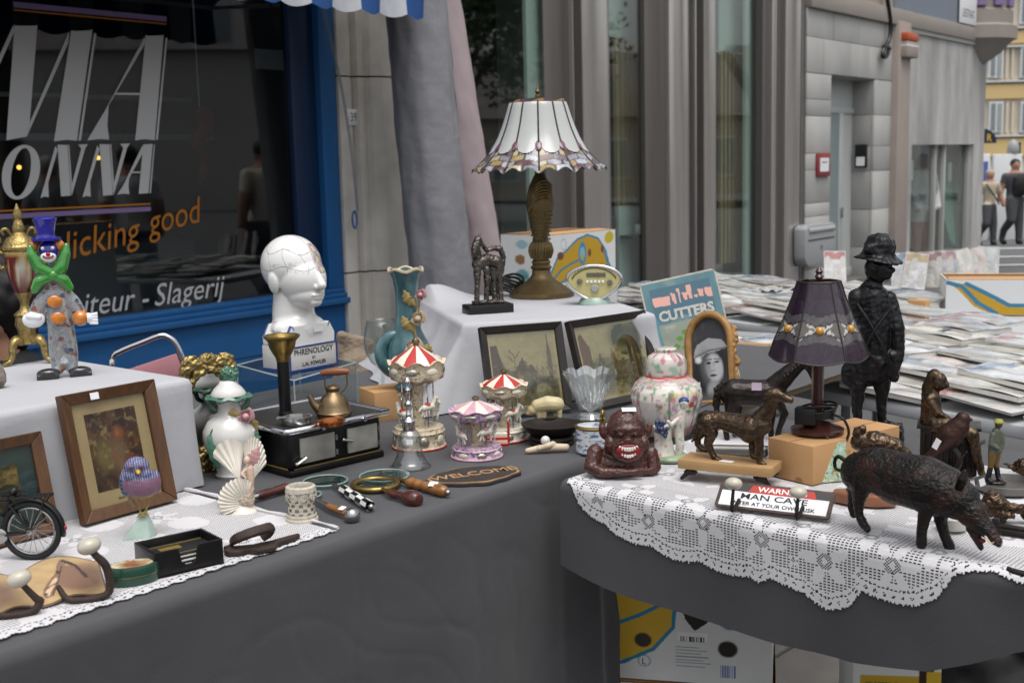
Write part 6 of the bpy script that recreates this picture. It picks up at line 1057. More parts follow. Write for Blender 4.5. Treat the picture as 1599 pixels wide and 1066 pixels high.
for i in range(NP):
    a0 = 2*math.pi*(i+.04)/NP; a1 = 2*math.pi*(i+.96)/NP; f = t.mb()
    def g(u, v): r, z = spf(.06+(.60-.10*abs(2*u-1)**2*1)*v); a = a0+(a1-a0)*u; bow = 1+.03*math.sin(math.pi*u); return (r*bow*math.cos(a), r*bow*math.sin(a), z)
    f.grid(5, 12, g, True); f.build('glass_panel', 'milk_glass', t.e, smooth=180)
    a = 2*math.pi*i/NP; f = t.mb(); f.tube([(spf(v)[0]*1.005*math.cos(a), spf(v)[0]*1.005*math.sin(a), spf(v)[1]) for v in np.linspace(.0, .97, 12)], 1.3, 6); f.build('lead_strip', 'lead', t.e)
    f = t.mb(); am = a; f.M = at(spf(.56)[0]*math.cos(am), spf(.56)[0]*math.sin(am), spf(.56)[1], Matrix.Rotation(am, 4, 'Z') @ Matrix.Rotation(math.radians(-42), 4, 'Y')); f.ball((0, 0, 0), (1.6, 5.5, 12), 10); f.build('teardrop', pm('mauve_glass', '#6a4a5a', .15, var=.2, coat=.4), t.e)
NB = NP*5; pal = [c('#9a875c'), c('#52302f'), c('#86838c'), c('#a8a9b0'), c('#6e6068'), c('#94929a'), c('#a89c80')]
def bcol(P):
    a = (np.arctan2(P[:, 1], P[:, 0]) % (2*math.pi))/(2*math.pi)*NP; z = P[:, 2]; r = np.hypot(P[:, 0], P[:, 1]); q = (r-66)/38; fa = np.abs((a % 1)-.5)*2; row = np.clip(((q+.10*(1-fa))*5).astype(int), 0, 5); cell = np.floor(a*2+row*.5); ix = (cell*3+row*5+np.floor(a)*2).astype(int) % 7; out = np.array(pal)[ix]; out[row == 0] = c('#b39c66')
    e = np.minimum(np.abs(((q+.10*(1-fa))*5) % 1-.5) > .43, True) | (np.abs((a*2+row*.5) % 1-.5) > .44); out[e] = c('#35302f'); return out
def bz(a, r): u = (a/(2*math.pi)*NP) % 1; return abs(u-.5)*2
f = t.mb(); n, m = 280, 22
def bg_(u, v): a = 2*math.pi*u; s_ = bz(a, 0); lo = .56-.08*(1-s_)*0+.1*(1-s_**2)*1-.04; vv = lo+(1.0+.03*math.cos(a*NP)-lo)*v; r, z = spf(min(vv, 1)); r += 95*max(0, vv-1)*.5; z -= 8*max(0, vv-1)*3+(3.5*math.cos(a*NP*2))*v**4; return (r*math.cos(a), r*math.sin(a), z)
f.grid(n, m, bg_, True); f.build('border_glass', 'shade_glass', t.e, smooth=180, col=bcol)
f = t.mb(); f.grid(140, 3, lambda u, v: ((41.5+2.5*(1-v))*math.cos(2*math.pi*u), (41.5+2.5*(1-v))*math.sin(2*math.pi*u), 292+10*v*(.6+.4*abs(math.sin(u*math.pi*7)))), False); f.build('crown_glass', 'shade_glass', t.e, smooth=180, col=lambda P: np.where((np.sin((np.arctan2(P[:, 1], P[:, 0]))*7) > .2)[:, None], c('#8d6f3c'), c('#55303a')))
f = t.mb(); f.lathe([(42, 297), (20, 303), (5, 305)], 30, cap=False); f.build('cap', 'lead', t.e); f = t.mb(); f.lathe([(4, 304), (4, 308), (2, 310), (4, 314), (2, 318), (1, 322), (.3, 323)], 12); f.build('finial', 'lamp_bronze', t.e)
f = t.mb()
for j in range(5): f.tube([(-62+26*math.cos(q*.5+j)+j*2, 14+12*math.sin(q*.5+j), 8+j*5+6*math.sin(q*.9+j*2)) for q in range(14)], 2.2, 6)
f.build('power_cord', 'plastic_black', t.e)
# ---- silver horse sculpture
t = TP('horse_sculpture', 'rough silvery horse sculpture on a black plinth, beside the tall lamp', 'sculpture', 762, 488, ZR, yaw=20); pm('rough_silver', '#5a544e', .3, .9, var=.5, vs=50, bump=.8, bs=110, bd=.004); f = t.mb(); f.box((0, 0, 7), (74, 34, 14)); f.build('plinth', 'plastic_black', t.e, bevel=1)
f = t.mb(); f.slab([(-24, -8), (26, -8), (26, 8), (-24, 8)], 14, 19)
for x, y in ((-20, -5), (-4, -4), (14, 4), (24, 4)): f.chain([(x, y, 17, 4.5), (x+(2 if x < 0 else -2), y, 44, 4), (x+(3 if x < 0 else -3), y*.6, 68, 6)], 8)
f.chain([(-14, 0, 76, 10), (0, 0, 84, 8), (16, 0, 78, 10)], 10); f.chain([(-14, 0, 80, 8), (-18, -2, 100, 7), (-14, -3, 114, 6)], 10); f.chain([(-14, -3, 114, 6.5), (-20, -7, 104, 6), (-24, -10, 92, 4)], 8); f.chain([(-12, 0, 114, 4), (-4, 2, 104, 3.5), (2, 2, 96, 3.5), (12, 2, 100, 4), (24, 2, 98, 5), (30, 4, 84, 4), (27, 5, 60, 3)], 8); f.cap((-12, 0, 116), (-9, 2, 123), 2.5, 1.5)
organic(f, 'horse', 'rough_silver', t.e, 1.2, 1, disp=1.2, dscale=.3)
# ---- retro radio
t = TP('retro_radio', 'retro pale green radio with chrome rim and cream dial', 'radio', 929, 474, ZR, yaw=-4, k=1.1); pm('mint', '#8fa59a', .3, var=.05, coat=.4); pm('cream_face', '#b9b078', .45, var=.05, bump=.03)
def ol_(s, dz=0): 
    P = []
    for a in np.linspace(0, 2*math.pi, 49)[:-1]:
        x, z = math.cos(a), math.sin(a); X_ = 39*s*x*(1 if z > 0 else 1-.42*(-z)**1.5); Z_ = 35+(20*z if z > 0 else 29*z)*s; P.append((X_, Z_+dz))
    return P
f = t.mb(); o0, o1 = ol_(1.0), ol_(.86); n = 48; f.add([(x, -12, z) for x, z in o0]+[(x, 14, z*1.0) for x, z in o1], [tuple(range(n)), tuple(range(2*n-1, n-1, -1))]+[((i+1) % n, i, i+n, (i+1) % n+n) for i in range(n)]); f.build('body', 'mint', t.e, bevel=1.5)
f = t.mb(); f.lathe([(24, 0), (22, 5), (18, 10)], 24, (0, 2, 0)); f.build('foot', 'mint', t.e); f = t.mb(); f.tube([(x, -12.5, z) for x, z in ol_(1.0)], 2.2, 8, True); f.build('chrome_rim', 'chrome', t.e, smooth=180); f = t.mb(); f.prism(ol_(.93), -13, -11); f.build('face', 'cream_face', t.e, smooth=0)
f = t.mb(); f.box((3, -13.4, 42), (27, .8, 6)); f.build('display', pm('lcd', '#5e6258', .3), t.e); f = t.mb(); f.box((6, -14, 42), (.8, .6, 8)); f.build('needle', 'car_red', t.e)
f = t.mb(); f.tube([(33*math.cos(q), -13.4, 28+24*math.sin(q)) for q in np.linspace(.35, 2.8, 16)], .6, 5); f.build('dial_arc', 'ink', t.e)
for i in range(17): q = .4+i*.148; f = t.mb(); f.box((33*math.cos(q), -13.3, 30+25*math.sin(q)), (.7, .4, 2)); f.build('dial_mark', 'ink', t.e)
for x, z, r in ((-20, 33, 4), (22, 31, 4), (1, 23, 5.5)): f = t.mb(); f.M = at(x, -12.5, z, Matrix.Rotation(math.pi/2, 4, 'X')); f.lathe([(r, 0), (r, 3), (r*.8, 4.5), (.5, 4.5)], 20); f.build('knob', 'grey_plastic' if r > 5 else 'silver', t.e)
for i in range(5): f = t.mb(); f.box((-9+i*5.4, -14, 32.5), (3, 3, 3.4)); f.build('button', 'sticker', t.e, bevel=.5)
# ---- banana boxes
def banana_cv(w, h, flip=False, label=None):
    cv = Cv(w, h, '#d2d3d2', 2).mott(5, .05, 2); s = w/200; Q = lambda pts: [((200-x if flip else x)*s, y*h/110) for x, y in pts]
    ban = [(2, 96), (4, 78), (20, 52), (50, 34), (80, 14), (112, 6), (145, 16), (168, 44), (178, 74), (192, 96), (200, 100), (192, 104), (172, 94), (140, 78), (112, 74), (84, 84), (50, 100), (12, 108)]
    cv.poly(Q(ban), '#b8922a').line(Q(ban+[ban[0]]), 4.5*s, '#3a7f9c').line(Q([(4, 98), (30, 78), (60, 66), (84, 60)]), 4.5*s, '#3a7f9c').line(Q([(160, 40), (172, 70), (176, 94)]), 4*s, '#3a7f9c').poly(Q([(0, 94), (14, 92), (14, 108), (2, 108)]), '#3a7f9c')
    x, y = Q([(96, 46)])[0]; cv.ell(x, y, 12*s, 26*h/110, '#3a86a8').ell(x, y, 8*s, 15*h/110, '#8fb4bc', .8).ell(x, y+6, 5*s, 8*h/110, '#a89a50', .8)
    for q in ((30, 46, 10, 9), (118, 46, 5, 9), (158, 40, 5, 9)): x, y = Q([q[:2]])[0]; cv.ell(x, y, q[2]*s, q[3]*h/110, '#6a4a38')
    x, y = Q([(180, 16)])[0]; cv.ell(x, y, 15*s, 8, '#b8a832', 1, .1, -25); x, y = Q([(40, 22)])[0]; cv.ell(x, y, 8*s, 8, '#8aa4b0').ell(x, y, 6.6*s, 6.6, '#d2d3d2'); cv.cloud(3, '#a88a3a', .3, .6, .3, 4, (cv.a[..., 0] > cv.a[..., 2]*2)*1.0); return cv
def banana_box(label, P, ang, w, d, h, cvs, loc_group='banana boxes', top=True):
    e = tag(empty('banana_box', P, ang), label, 'cardboard box', loc_group); 
    for nm, b in (('side', ((0, d/2-.003, h/2), (w-.006, .005, h))), ('side', ((-w/2+.003, 0, h/2), (.005, d, h))), ('side', ((w/2-.003, 0, h/2), (.005, d, h))), ('side', ((0, -d/2+.003, h/2), (w-.006, .005, h)))): MB().box(*b).build(nm, 'white_card', e)
    MB().box((0, 0, .003), (w-.012, d-.012, .005)).build('bottom', 'kraft', e)
    if top:
        for y in (-1, 1): f = MB(); f.M = Matrix.Translation((0, y*(d/2-.004), h)); f.add([(-w/2+.01, 0, 0), (w/2-.01, 0, 0), (w/2-.02, -y*d*.3, .004), (-w/2+.02, -y*d*.3, .004)], [(0, 1, 2, 3)]); f.build('flap', 'kraft', e)
        MB().box((0, 0, h-.0015), (w+.001, d+.001, .003)).build('rim_edge', 'kraft_edge', e)
    panel('front_print', cvs[0], w-.002, h-.004, 'paint_print', e, 1.0, Matrix.Translation((0, -d/2-.0006, .002)))
    if len(cvs) > 1: panel('end_print', cvs[1], d-.002, h-.004, 'paint_print', e, 1.0, Matrix.Translation((-w/2-.0006, 0, .002)) @ Matrix.Rotation(math.radians(-90), 4, 'Z'))
    return e
endc = Cv(50, 45, '#d0d1d0').mott(4, .06, 3).ell(20, 22, 5, 5, '#8a6a48').ell(22, 8, 6, 4, '#8fb2b8').ell(22, 37, 7, 6, '#6a98a4').rect(17, 36, 27, 38, '#5f7f58').ell(40, 42, 8, 4, '#b8a040')
cx_ = ray(861, 400); cp_ = cx_*(5.45/cx_.y); bw, bd, bh = .50, .29, .236; b1 = banana_cv(125, 68)
for i in range(5):
    P = V((cp_.x, cp_.y, i*bh))+E1*(bw/2)-E2*(bd/2)+V((random.uniform(-.006, .006), 0, .001)); nm = ['lowest', 'second', 'third', 'fourth', 'topmost'][i]
    if i in (3, 4): banana_box(['', '', '', 'white banana box under the topmost one, behind the retro radio', 'topmost white banana box with large yellow banana print, behind the lamp'][i], P, TB+random.uniform(-.02, .02), bw, bd, bh-.001, [b1 if i == 4 else banana_cv(125, 68), endc])
    else:
        o = MB().box((0, 0, bh/2), (bw, bd, bh-.001)).build('banana_box', 'white_card', None, bevel=.004); o.location = P; o.rotation_euler = (0, 0, TB); tag(o, f'plain white box, {nm} in the stack behind the lamp', 'cardboard box', 'banana boxes')
# ---- enamel advertising sign and oval portrait
t = TP('tin_sign', 'weathered teal tin sign with faded pink and white lettering, behind the portrait', 'sign', 1097, 606, ZT); t.e.rotation_euler = (math.radians(-16), math.radians(-11.5), t.e.rotation_euler[2]+math.radians(6))
pm('tin_edge', '#b3b0a2', .5, .2, var=.2, vs=40); cv = Cv(118, 178, '#5d7f88').mott(6, .25, 1).cloud(5, '#8a9a96', .1, .5, .5, 2); cv.rect(10, 10, 108, 60, '#516e7c').rect(10, 70, 108, 170, '#8d9488').cloud(8, '#a9aca0', 0, .4, .7, 4, ((np.mgrid[0:178, 0:118][0] > 72) & (np.mgrid[0:178, 0:118][0] < 170) & (np.mgrid[0:178, 0:118][1] > 10) & (np.mgrid[0:178, 0:118][1] < 108))*1.0)
for x0, x1, y0, y1 in ((12, 40, 24, 40), (43, 50, 22, 40), (53, 58, 16, 40), (60, 68, 24, 38), (68, 76, 14, 38), (78, 84, 32, 38), (85, 94, 24, 38), (96, 108, 24, 40)): cv.poly([(x0, y0), (x1, y0+1), (x1-1, y1), (x0+2, y1-1)], '#dca79a')
for i in range(7):
    for (x, y) in ((42, 96), (52, 88), (66, 92), (58, 104), (70, 108), (48, 112), (34, 108)): cv.ell(x, y, 5, 4, '#5f8f3a')
cv.line([(96, 50), (104, 178)], 4, '#7a5f50', .7).line([(12, 60), (14, 178)], 6, '#4f8f9c', .8).rect(72, 68, 100, 84, '#9aa09a')
def rr(w, h, r, n=6): return [(sx*(w/2-r)+r*math.cos(a0+q), (h-r if sz > 0 else r)+r*math.sin(a0+q)) for sx, sz, a0 in ((1, 1, 0), (-1, 1, 1.57), (-1, -1, 3.14), (1, -1, 4.71)) for q in np.linspace(0, 1.57, n)]
f = t.mb(); f.prism(rr(122, 182, 9), -.5, 6); f.build('edge', 'tin_edge', t.e, smooth=0); panel('printed_face', cv, 117, 176, 'paint_print', t.e, t.k, Matrix.Translation((0, -.9, 3)))
text('lettering', 'CUTTERS', 22, pm('worn_white', '#b9bab4', .6, var=.2, vs=200, bump=0).name, t.e, at(2, -1.4, 122, UPR), 0, .2, 'CENTER', .95, 1.0, t.k)
t = TP('portrait_frame', 'arched gilt wood frame with a black and white portrait of a woman', 'picture frame', 1112, 628, ZT); t.e.rotation_euler = (math.radians(-14), math.radians(-9), t.e.rotation_euler[2]-math.radians(22)); pm('gilt_wood', '#9b7444', .5, .15, var=.35, vs=40, bump=.5)
arch = [(-36, 0)]+[(-36, 90)]+[(36*math.cos(a), 95+44*math.sin(a)) for a in np.linspace(math.pi, 0, 17)]+[(36, 90), (36, 0)]
f = t.mb(); f.tube([(x, 0, z) for x, z in arch], 6.5, 8, True); f.build('frame', 'gilt_wood', t.e, smooth=60); f = t.mb()
for i in range(9): f.ball((40+3*math.sin(i*2), 2, 14+i*12), (7, 5, 8), 8)
organic(f, 'carved_edge', 'gilt_wood', t.e, 1.8, 1, disp=3, dscale=.15)
cv = Cv(72, 140, '#3c3c3e').cloud(4, '#5a5a5c', 0, .5, .6, 1).ell(36, 78, 26, 36, '#262628', .95, .3).ell(18, 110, 16, 34, '#262628', .9, .4).ell(42, 86, 14.5, 23, '#b4b4b6', 1, .2, -8).poly([(8, 66), (14, 48), (34, 38), (56, 42), (66, 54), (50, 60), (30, 62), (16, 74)], '#a2a2a4', .95).line([(12, 66), (34, 58), (62, 56)], 3, '#6a6a6c').ell(28, 84, 9, 28, '#6a6a6c', .6, .6, -6).ell(33, 78, 4.5, 1.8, '#242426').ell(47, 77, 4, 1.6, '#242426').line([(28, 73), (38, 72)], 1.4, '#38383a').line([(43, 72), (51, 73)], 1.4, '#38383a').line([(41, 78), (43, 90), (38, 91)], 1.3, '#808082').ell(40, 98, 5.5, 2, '#3c3c3e').ell(16, 72, 5, 5, '#d4d4d4', 1, .5).ell(40, 122, 11, 16, '#98989a', 1, .4).ell(38, 140, 34, 14, '#5a5a5c', .9, .5)
f = t.mb(); f.grid(72, 140, lambda u, v: ((u-.5)*72*min(1, (math.sqrt(max(0, 1-max(0, (v*140-95)/44)**2)) if v*140 > 95 else 1)), 1, v*139)); f.build('portrait', 'paint_print', t.e, smooth=0, col=lambda P: cv.at(P[:, 0]/72+.5, 1-P[:, 2]/140))
# ---- ginger jar
t = TP('ginger_jar', 'large lidded china jar painted with pink and green figures', 'jar', 1041, 675, ZT)
cv = Cv(330, 110, '#d6cfc6').mott(8, .06, 3); g = np.random.default_rng(5)
for i in range(14): cv.line([(i*24+g.uniform(-2, 2), 30), (i*24+g.uniform(-2, 2), 108)], 3.2, ('#8f2f3a', '#8a4a5a', '#b9788c')[i % 3], .8)
for i in range(330): x, y = g.uniform(0, 330), g.uniform(20, 106); cv.ell(x, y, g.uniform(1.5, 4.5), g.uniform(2, 8), ('#5f8a6a', '#b3688a', '#4a7a5a', '#c4a0b4', '#9a3a44', '#6a7aa0', '#c2b46a', '#8fae9a')[int(g.integers(8))], .75, .3, g.uniform(-40, 40))
for i in range(8): cv.ell(20+i*42, 62, 4, 12, '#b79ab0').ell(20+i*42, 47, 3, 3.4, '#c9a58c').ell(20+i*42, 76, 6, 8, '#6f9a80')
cv.rect(0, 0, 330, 16, '#b7a8a0').cloud(40, '#7a9a80', 0, .3, .8, 6, (np.mgrid[0:110, 0:330][0] < 22)*1.0).cloud(36, '#b06a80', .1, .3, .8, 8, (np.mgrid[0:110, 0:330][0] < 22)*1.0).rect(0, 92, 330, 110, '#a05a4a', .5); cv.rect(125, 40, 150, 90, '#d8d2ca', .8); cv.ell(205, 50, 6, 6, '#a83a34').ell(212, 58, 4, 8, '#4a7a4a').ell(198, 60, 8, 3, '#4a7a4a').ell(215, 40, 5, 2.5, '#5a5a8a')
prof = [(38, 0), (40, 4), (44, 14), (50, 30), (54, 46), (56, 58), (54, 70), (48, 80), (40, 87), (33, 90), (30, 92)]; P2 = []
for (r0, z0), (r1, z1) in zip(prof, prof[1:]): P2 += [(r0+(r1-r0)*q, z0+(z1-z0)*q) for q in (0, .25, .5, .75)]
f = t.mb(); f.lathe(P2+[prof[-1]], 200); f.build('body', 'china', t.e, smooth=180, col=lcol(cv, 94)); f = t.mb(); f.lathe([(32, 88), (33.5, 90), (32, 92)], 40); f.build('rim_line', 'car_red', t.e)
lp = [(31, 90.5), (32, 94), (32, 104), (31, 114), (28, 121), (22, 125), (16, 127), (15, 129), (17, 131), (16, 134), (4, 135)]; P2 = []
for (r0, z0), (r1, z1) in zip(lp, lp[1:]): P2 += [(r0+(r1-r0)*q, z0+(z1-z0)*q) for q in (0, .33, .66)]
cl = Cv(200, 46, '#cfc6bc')
for i in range(120): x, y = g.uniform(0, 200), g.uniform(4, 46); cl.ell(x, y, g.uniform(2, 6), g.uniform(2, 6), ('#5f9a78', '#b3607c', '#c48aa0', '#8fb09a', '#7a4a50')[int(g.integers(5))], .8, .3)
f = t.mb(); f.lathe(P2, 120); f.build('lid', 'china', t.e, smooth=180, col=lcol(cl, 136, 90)); sticker(t.e, t.k, 49, -24, 78, 9, 11, (0, 0, 60))
# ================================================================== RIGHT TABLE
ZL = ZT+.006
# ---- grinning ape bust
pm('ape_brown', '#472720', .34, var=.35, vs=40, bump=.6, bs=110, bd=.003, coat=.2); pm('teeth', '#d8d6d0', .3, var=.03); pm('gum_red', '#7a1e1e', .35)
t = TP('ape_bust', 'brown grinning ape bust with bared white teeth and a sticker on its head', 'bust', 972, 738, ZL, yaw=6)
f = t.mb(); f.ball((6, 0, 70), (30, 30, 32), 20); f.ball((6, -8, 46), (31, 28, 22), 18); f.ball((6, -22, 42), (26, 14, 20), 16); f.ball((6, -25, 75), (23, 7, 6), 12); f.ball((6, -33, 59), (8, 5, 5), 10); f.ball((2, -33, 57), 4, 8); f.ball((10, -33, 57), 4, 8)
for i in range(22): a = i*.2856; f.ball((6+22*math.cos(a), -33+2.5*math.cos(a)**2*2, 42+15*math.sin(a)), 3.6, 8)
for s in (-1, 1): f.ball((6+s*35, 2, 66), (7, 6, 13), 12, (0, s*14, 0)); f.ball((6+s*11, -27, 68), (6, 5, 5), 10); f.ball((6+s*26, -10, 48), (9, 14, 15), 10)
f.ball((0, 8, 14), (52, 28, 26), 20); f.ball((4, 6, 28), (42, 26, 18), 18); f.box((2, 4, 5), (92, 46, 10)); f.chain([(-42, 0, 34, 13), (-50, -12, 14, 11), (-34, -26, 8, 9), (-4, -32, 9, 7), (16, -33, 10, 5)], 12); f.chain([(44, 0, 30, 12), (48, -6, 10, 12)], 10)
for i in range(4): f.cap((14, -34, 12-i*2.6), (28, -33, 13-i*3), 2.4, 1.9, 6)
ape = organic(f, 'body', 'ape_brown', t.e, 1.3, 2, disp=.9, dscale=.22)
f = t.mb(); f.ball((6, -33.5, 42), (19.5, 5, 12.5), 16); f.build('gums', 'gum_red', t.e)
for row, zc, hh, cu in ((0, 4.2, 6.5, .022), (1, -6.6, 5.5, .05)):
    for i in range(8): x = -13+i*3.7; f = t.mb(); f.box((6+x, -38.2+x*x*.022, 42+zc+x*x*cu*.7), (3.4, 2.6, hh-abs(x)*.14)); f.build('tooth', 'teeth', t.e, bevel=.7)
for s in (-1, 1): f = t.mb(); f.ball((6+s*11, -30.4, 68), 3.2, 10); f.build('eye', 'ape_brown', t.e); f = t.mb(); f.ball((6+s*11, -33.2, 68), 1.6, 8); f.build('pupil', 'glass_black', t.e)
sticker(t.e, t.k, 10, -10, 102.5, 22, 11, (-70, 0, 0))
# ---- porcelain figure with grapes
t = TP('grape_figurine', 'white porcelain figurine with blue grapes and a leaning figure, behind the bronze dog', 'figurine', 1046, 716, ZL); f = t.mb(); f.lathe([(20, 0), (21, 4), (18, 8), (15, 18), (13, 36), (15, 52), (12, 54)], 24, (-10, 0, 0), fn=lambda a, r, z: (r*(1+.07*math.sin(3*a+z*.1)), z)); f.build('trunk_vase', pm('speckled_glaze', '#c9c5bc', .2, var=.08, vs=60, coat=.4, ramp=[(.34, '#8a9a7c'), (.42, '#cdc9c0'), (.58, '#cfc9c0'), (.66, '#b48f86')]), t.e); f = t.mb(); f.lathe([(30, 0), (31, 4), (26, 8)], 28); f.build('base', pm('mint_gold', '#8a9a7c', .4, var=.4, vs=60), t.e)
f = t.mb(); f.chain([(14, -4, 6, 6), (16, -4, 24, 7), (14, 0, 44, 8), (16, 0, 62, 9), (20, 0, 76, 6)], 10); f.ball((22, -2, 88), (7, 7.5, 8)); f.chain([(14, -4, 66, 4.5), (2, -12, 56, 3.5), (-2, -14, 62, 3)], 8); organic(f, 'figure', 'speckled_glaze', t.e, 1.2, 2); f = t.mb(); f.ball((22, 0, 92), (8, 8, 6)); f.build('cap', 'blue_glaze', t.e)
for i in range(26): f = t.mb(); f.ball((-14+random.gauss(0, 6), -18+random.gauss(0, 2), 56-abs(random.gauss(0, 11))+8), 3.4, 7); f.build('grape', pm('grape', '#3d4664', .3, var=.3), t.e)
# ---- bronze dog on wooden board
A, Bp = on(1058, 748, ZL)[0], on(1204, 764, ZL)[0]; ux = (Bp-A).normalized(); L = (Bp-A).length; e = tag(empty('bronze_dog', A, math.atan2(ux.y, ux.x)), 'bronze pointer dog standing on a pale wooden board with iron feet', 'sculpture'); k = on(1130, 752, ZL)[1]; bd_ = .075
MB().box((L/2, bd_/2, 25*k), (L, bd_, 15*k)).build('board', pm('pale_pine', '#a8855a', .6, var=.15, vs=10, stretch=(1, 5, 5), bump=.15), e, bevel=.002)
for x in (.022, L-.022):
    for y in (.010, bd_-.010): f = MB(k); f.chain([(0, 0, 17, 4), (-4, -3, 9, 4), (-11, -5, 2, 3)], 7); f.chain([(0, 0, 15, 4), (8, -3, 11, 3), (12, -4, 14, 3)], 7); f.ball((0, -2, 12), (9, 3, 5)); o = organic(f, 'iron_foot', 'iron', e, 1.2, 1); o.location = (x, y, 0); o.rotation_euler = (0, 0, 0 if x < .1 else 3.14) if y < .03 else (0, 0, 0)
d = TP('dog', 'x', 'x', 1132, 724, ZL+33*k, yaw=0); bpy.data.objects.remove(d.e); q = d.q; f = MB(k)
Rg = (0, 1)
for s, dx in ((-1, 0), (1, 0)): pass
f.chain([(*q(1092, 665), 17), (*q(1114, 662), 14), (*q(1140, 666), 17), (*q(1164, 672), 23), (*q(1178, 664), 18)], 14); f.ball(q(1166, 672), (16, 11, 17), 14); f.chain([(*q(1178, 656), 15), (*q(1190, 640), 12), (*q(1196, 626), 11)], 12)
f.ball(q(1199, 616), (14, 11.5, 12), 18); f.chain([(*q(1207, 616), 8.5), (*q(1218, 620), 6.8), (*q(1225, 622), 5.4)], 12); f.ball(q(1193, 619, -11), (7, 3, 13), 12, (0, 20, 0)); f.ball(q(1193, 619, 11), (7, 3, 13), 12)
for y, pts in ((-7, ((1176, 676, 10), (1180, 698, 6.2), (1179, 716, 5), (1181, 723, 5.4), (1187, 725, 4.6))), (7, ((1164, 676, 10), (1164, 698, 6.2), (1163, 711, 5), (1165, 716, 5.4), (1171, 718, 4.6)))): f.chain([(*q(a, b, y), r) for a, b, r in pts], 9)
for y, pts in ((-7, ((1094, 664, 13), (1102, 682, 11), (1096, 700, 6.8), (1102, 713, 5), (1108, 723, 5.6), (1116, 725, 4.6))), (8, ((1088, 664, 13), (1084, 682, 10), (1073, 696, 6), (1074, 707, 4.8), (1081, 713, 5.2), (1088, 714, 4.4)))): f.chain([(*q(a, b, y), r) for a, b, r in pts], 9)
f.chain([(*q(1086, 655), 4.5), (*q(1078, 664), 3.6), (*q(1076, 680), 3), (*q(1073, 694), 2.4), (*q(1067, 700), 1.8)], 8)
f.ball(q(1184, 655), (11, 13, 4), 10, (0, 60, 0)); o = organic(f, 'dog', 'bronze', e, 1.0, 1, disp=.5, dscale=.2); o.location = V(((d.p-A).dot(ux), bd_/2, 32.6*k)); sticker(e, k, L/k*.5, bd_/k*.25, 33.2, 22, 10, (90, 0, 0))
f = MB(k); f.tube([(*q(1182, 646, -12),), (*q(1190, 652, -9),), (*q(1194, 655, 0),), (*q(1190, 652, 9),)], 1.6, 6); o = f.build('collar', 'dark_bronze', e); o.location = V(((d.p-A).dot(ux), bd_/2, 32.6*k))
# ---- pewter tube
t = TP('pewter_tube', 'grey pewter tube lying behind the bronze dog', 'tube', 1150, 712, ZL); f = t.mb(); f.tube([(-62, 0, 9), (44, 0, 9)], 9, 18); f.build('tube', pm('pewter', '#6c6a66', .4, .7, var=.2, vs=40), t.e); f = t.mb(); f.tube([(44, 0, 9), (48, 0, 9)], 8.5, 18); f.build('cap', 'black_paint', t.e)
# ---- black horse
t = TP('black_horse', 'black horse statuette with a lilac price tag, behind the bronze dog', 'sculpture', 1178, 684, ZL); f = t.mb(); q = t.q
f.chain([(*q(1145, 612), 22), (*q(1170, 612), 21), (*q(1195, 612), 21), (*q(1210, 608), 18)], 14); f.chain([(*q(1208, 602), 17), (*q(1228, 582), 14), (*q(1246, 566), 10), (*q(1254, 562), 9)], 12); f.chain([(*q(1255, 562), 9), (*q(1263, 575), 7), (*q(1267, 588), 5)], 10); f.cap(q(1248, 556), q(1250, 546), 3, 1.5)
for y, pts in ((-9, ((1212, 622, 9), (1224, 642, 6), (1217, 662, 4.5), (1212, 682, 5))), (8, ((1204, 624, 9), (1206, 648, 5.5), (1203, 668, 4.4), (1204, 680, 5))), (-9, ((1144, 620, 13), (1140, 644, 7), (1132, 660, 4.5), (1136, 682, 5))), (9, ((1150, 622, 12), (1152, 646, 7), (1146, 662, 4.4), (1148, 680, 5)))): f.chain([(*q(a, b, y), r) for a, b, r in pts], 9)
organic(f, 'body', 'dark_bronze', t.e, 1.5, 3, disp=.6, dscale=.1); f = t.mb(); f.chain([(*q(1130, 600, 2), 6), (*q(1122, 608, 0), 7), (*q(1119, 630, -2), 6), (*q(1122, 650), 3)], 9); organic(f, 'tail', 'dark_bronze', t.e, 1.5, 1, disp=2, dscale=.2); f = t.mb()
for i in range(9): u = i/8; f.cap(q(1205+45*u, 592-38*u, 0), q(1200+44*u, 604-38*u, -13), 4, 2.5, 7)
organic(f, 'mane', 'dark_bronze', t.e, 1.3, 1, disp=1.6, dscale=.3); sticker(t.e, t.k, 3, -21.5, 86, 15, 12, mat=pm('lilac_tag', '#c9b3c9', .5).name)
# ---- brown carton and purple lamp
A, Bp, Cp = on(1199, 741, ZL)[0], on(1269, 758, ZL)[0], on(1330, 706, ZL)[0]; ux = (Bp-A).normalized(); uy = V((-ux.y, ux.x, 0)); w = (Bp-A).length; dd_ = (Cp-Bp).dot(uy); k = on(1265, 757, ZL)[1]; h = 62*k
e = tag(empty('cardboard_box', A, math.atan2(ux.y, ux.x)), 'plain brown cardboard carton under the purple lamp', 'box'); MB().box((w/2, dd_/2, h/2), (w, dd_, h)).build('box', 'kraft', e, bevel=.0012); MB().box((w/2, dd_/2, h+.0003), (.0015, dd_, .0006)).build('flap_seam', 'kraft_edge', e); o = MB(k).prism([(x, z) for x, z in ((-7, 0), (-6, 4), (-3, 6), (3, 6), (6, 4), (7, 0))], -.3, .2).build('thumb_notch', 'kraft_edge', e); o.location = (w*.7, -.0004, .002)
text('print_line', 'ART.NO. 00 3427', 5, 'kraft_edge', e, at(w/k+.3, dd_/k*.35, 40, Matrix.Rotation(math.pi/2, 4, 'Z') @ UPR), 0, 0, 'CENTER', .8, 0, k)
t = TP('purple_lamp', 'table lamp with purple leaded glass shade and amber jewels on the carton', 'lamp', 1276, 677, ZL+h); pm('lamp_brown', '#3a1d18', .3, var=.2, vs=30, coat=.4)
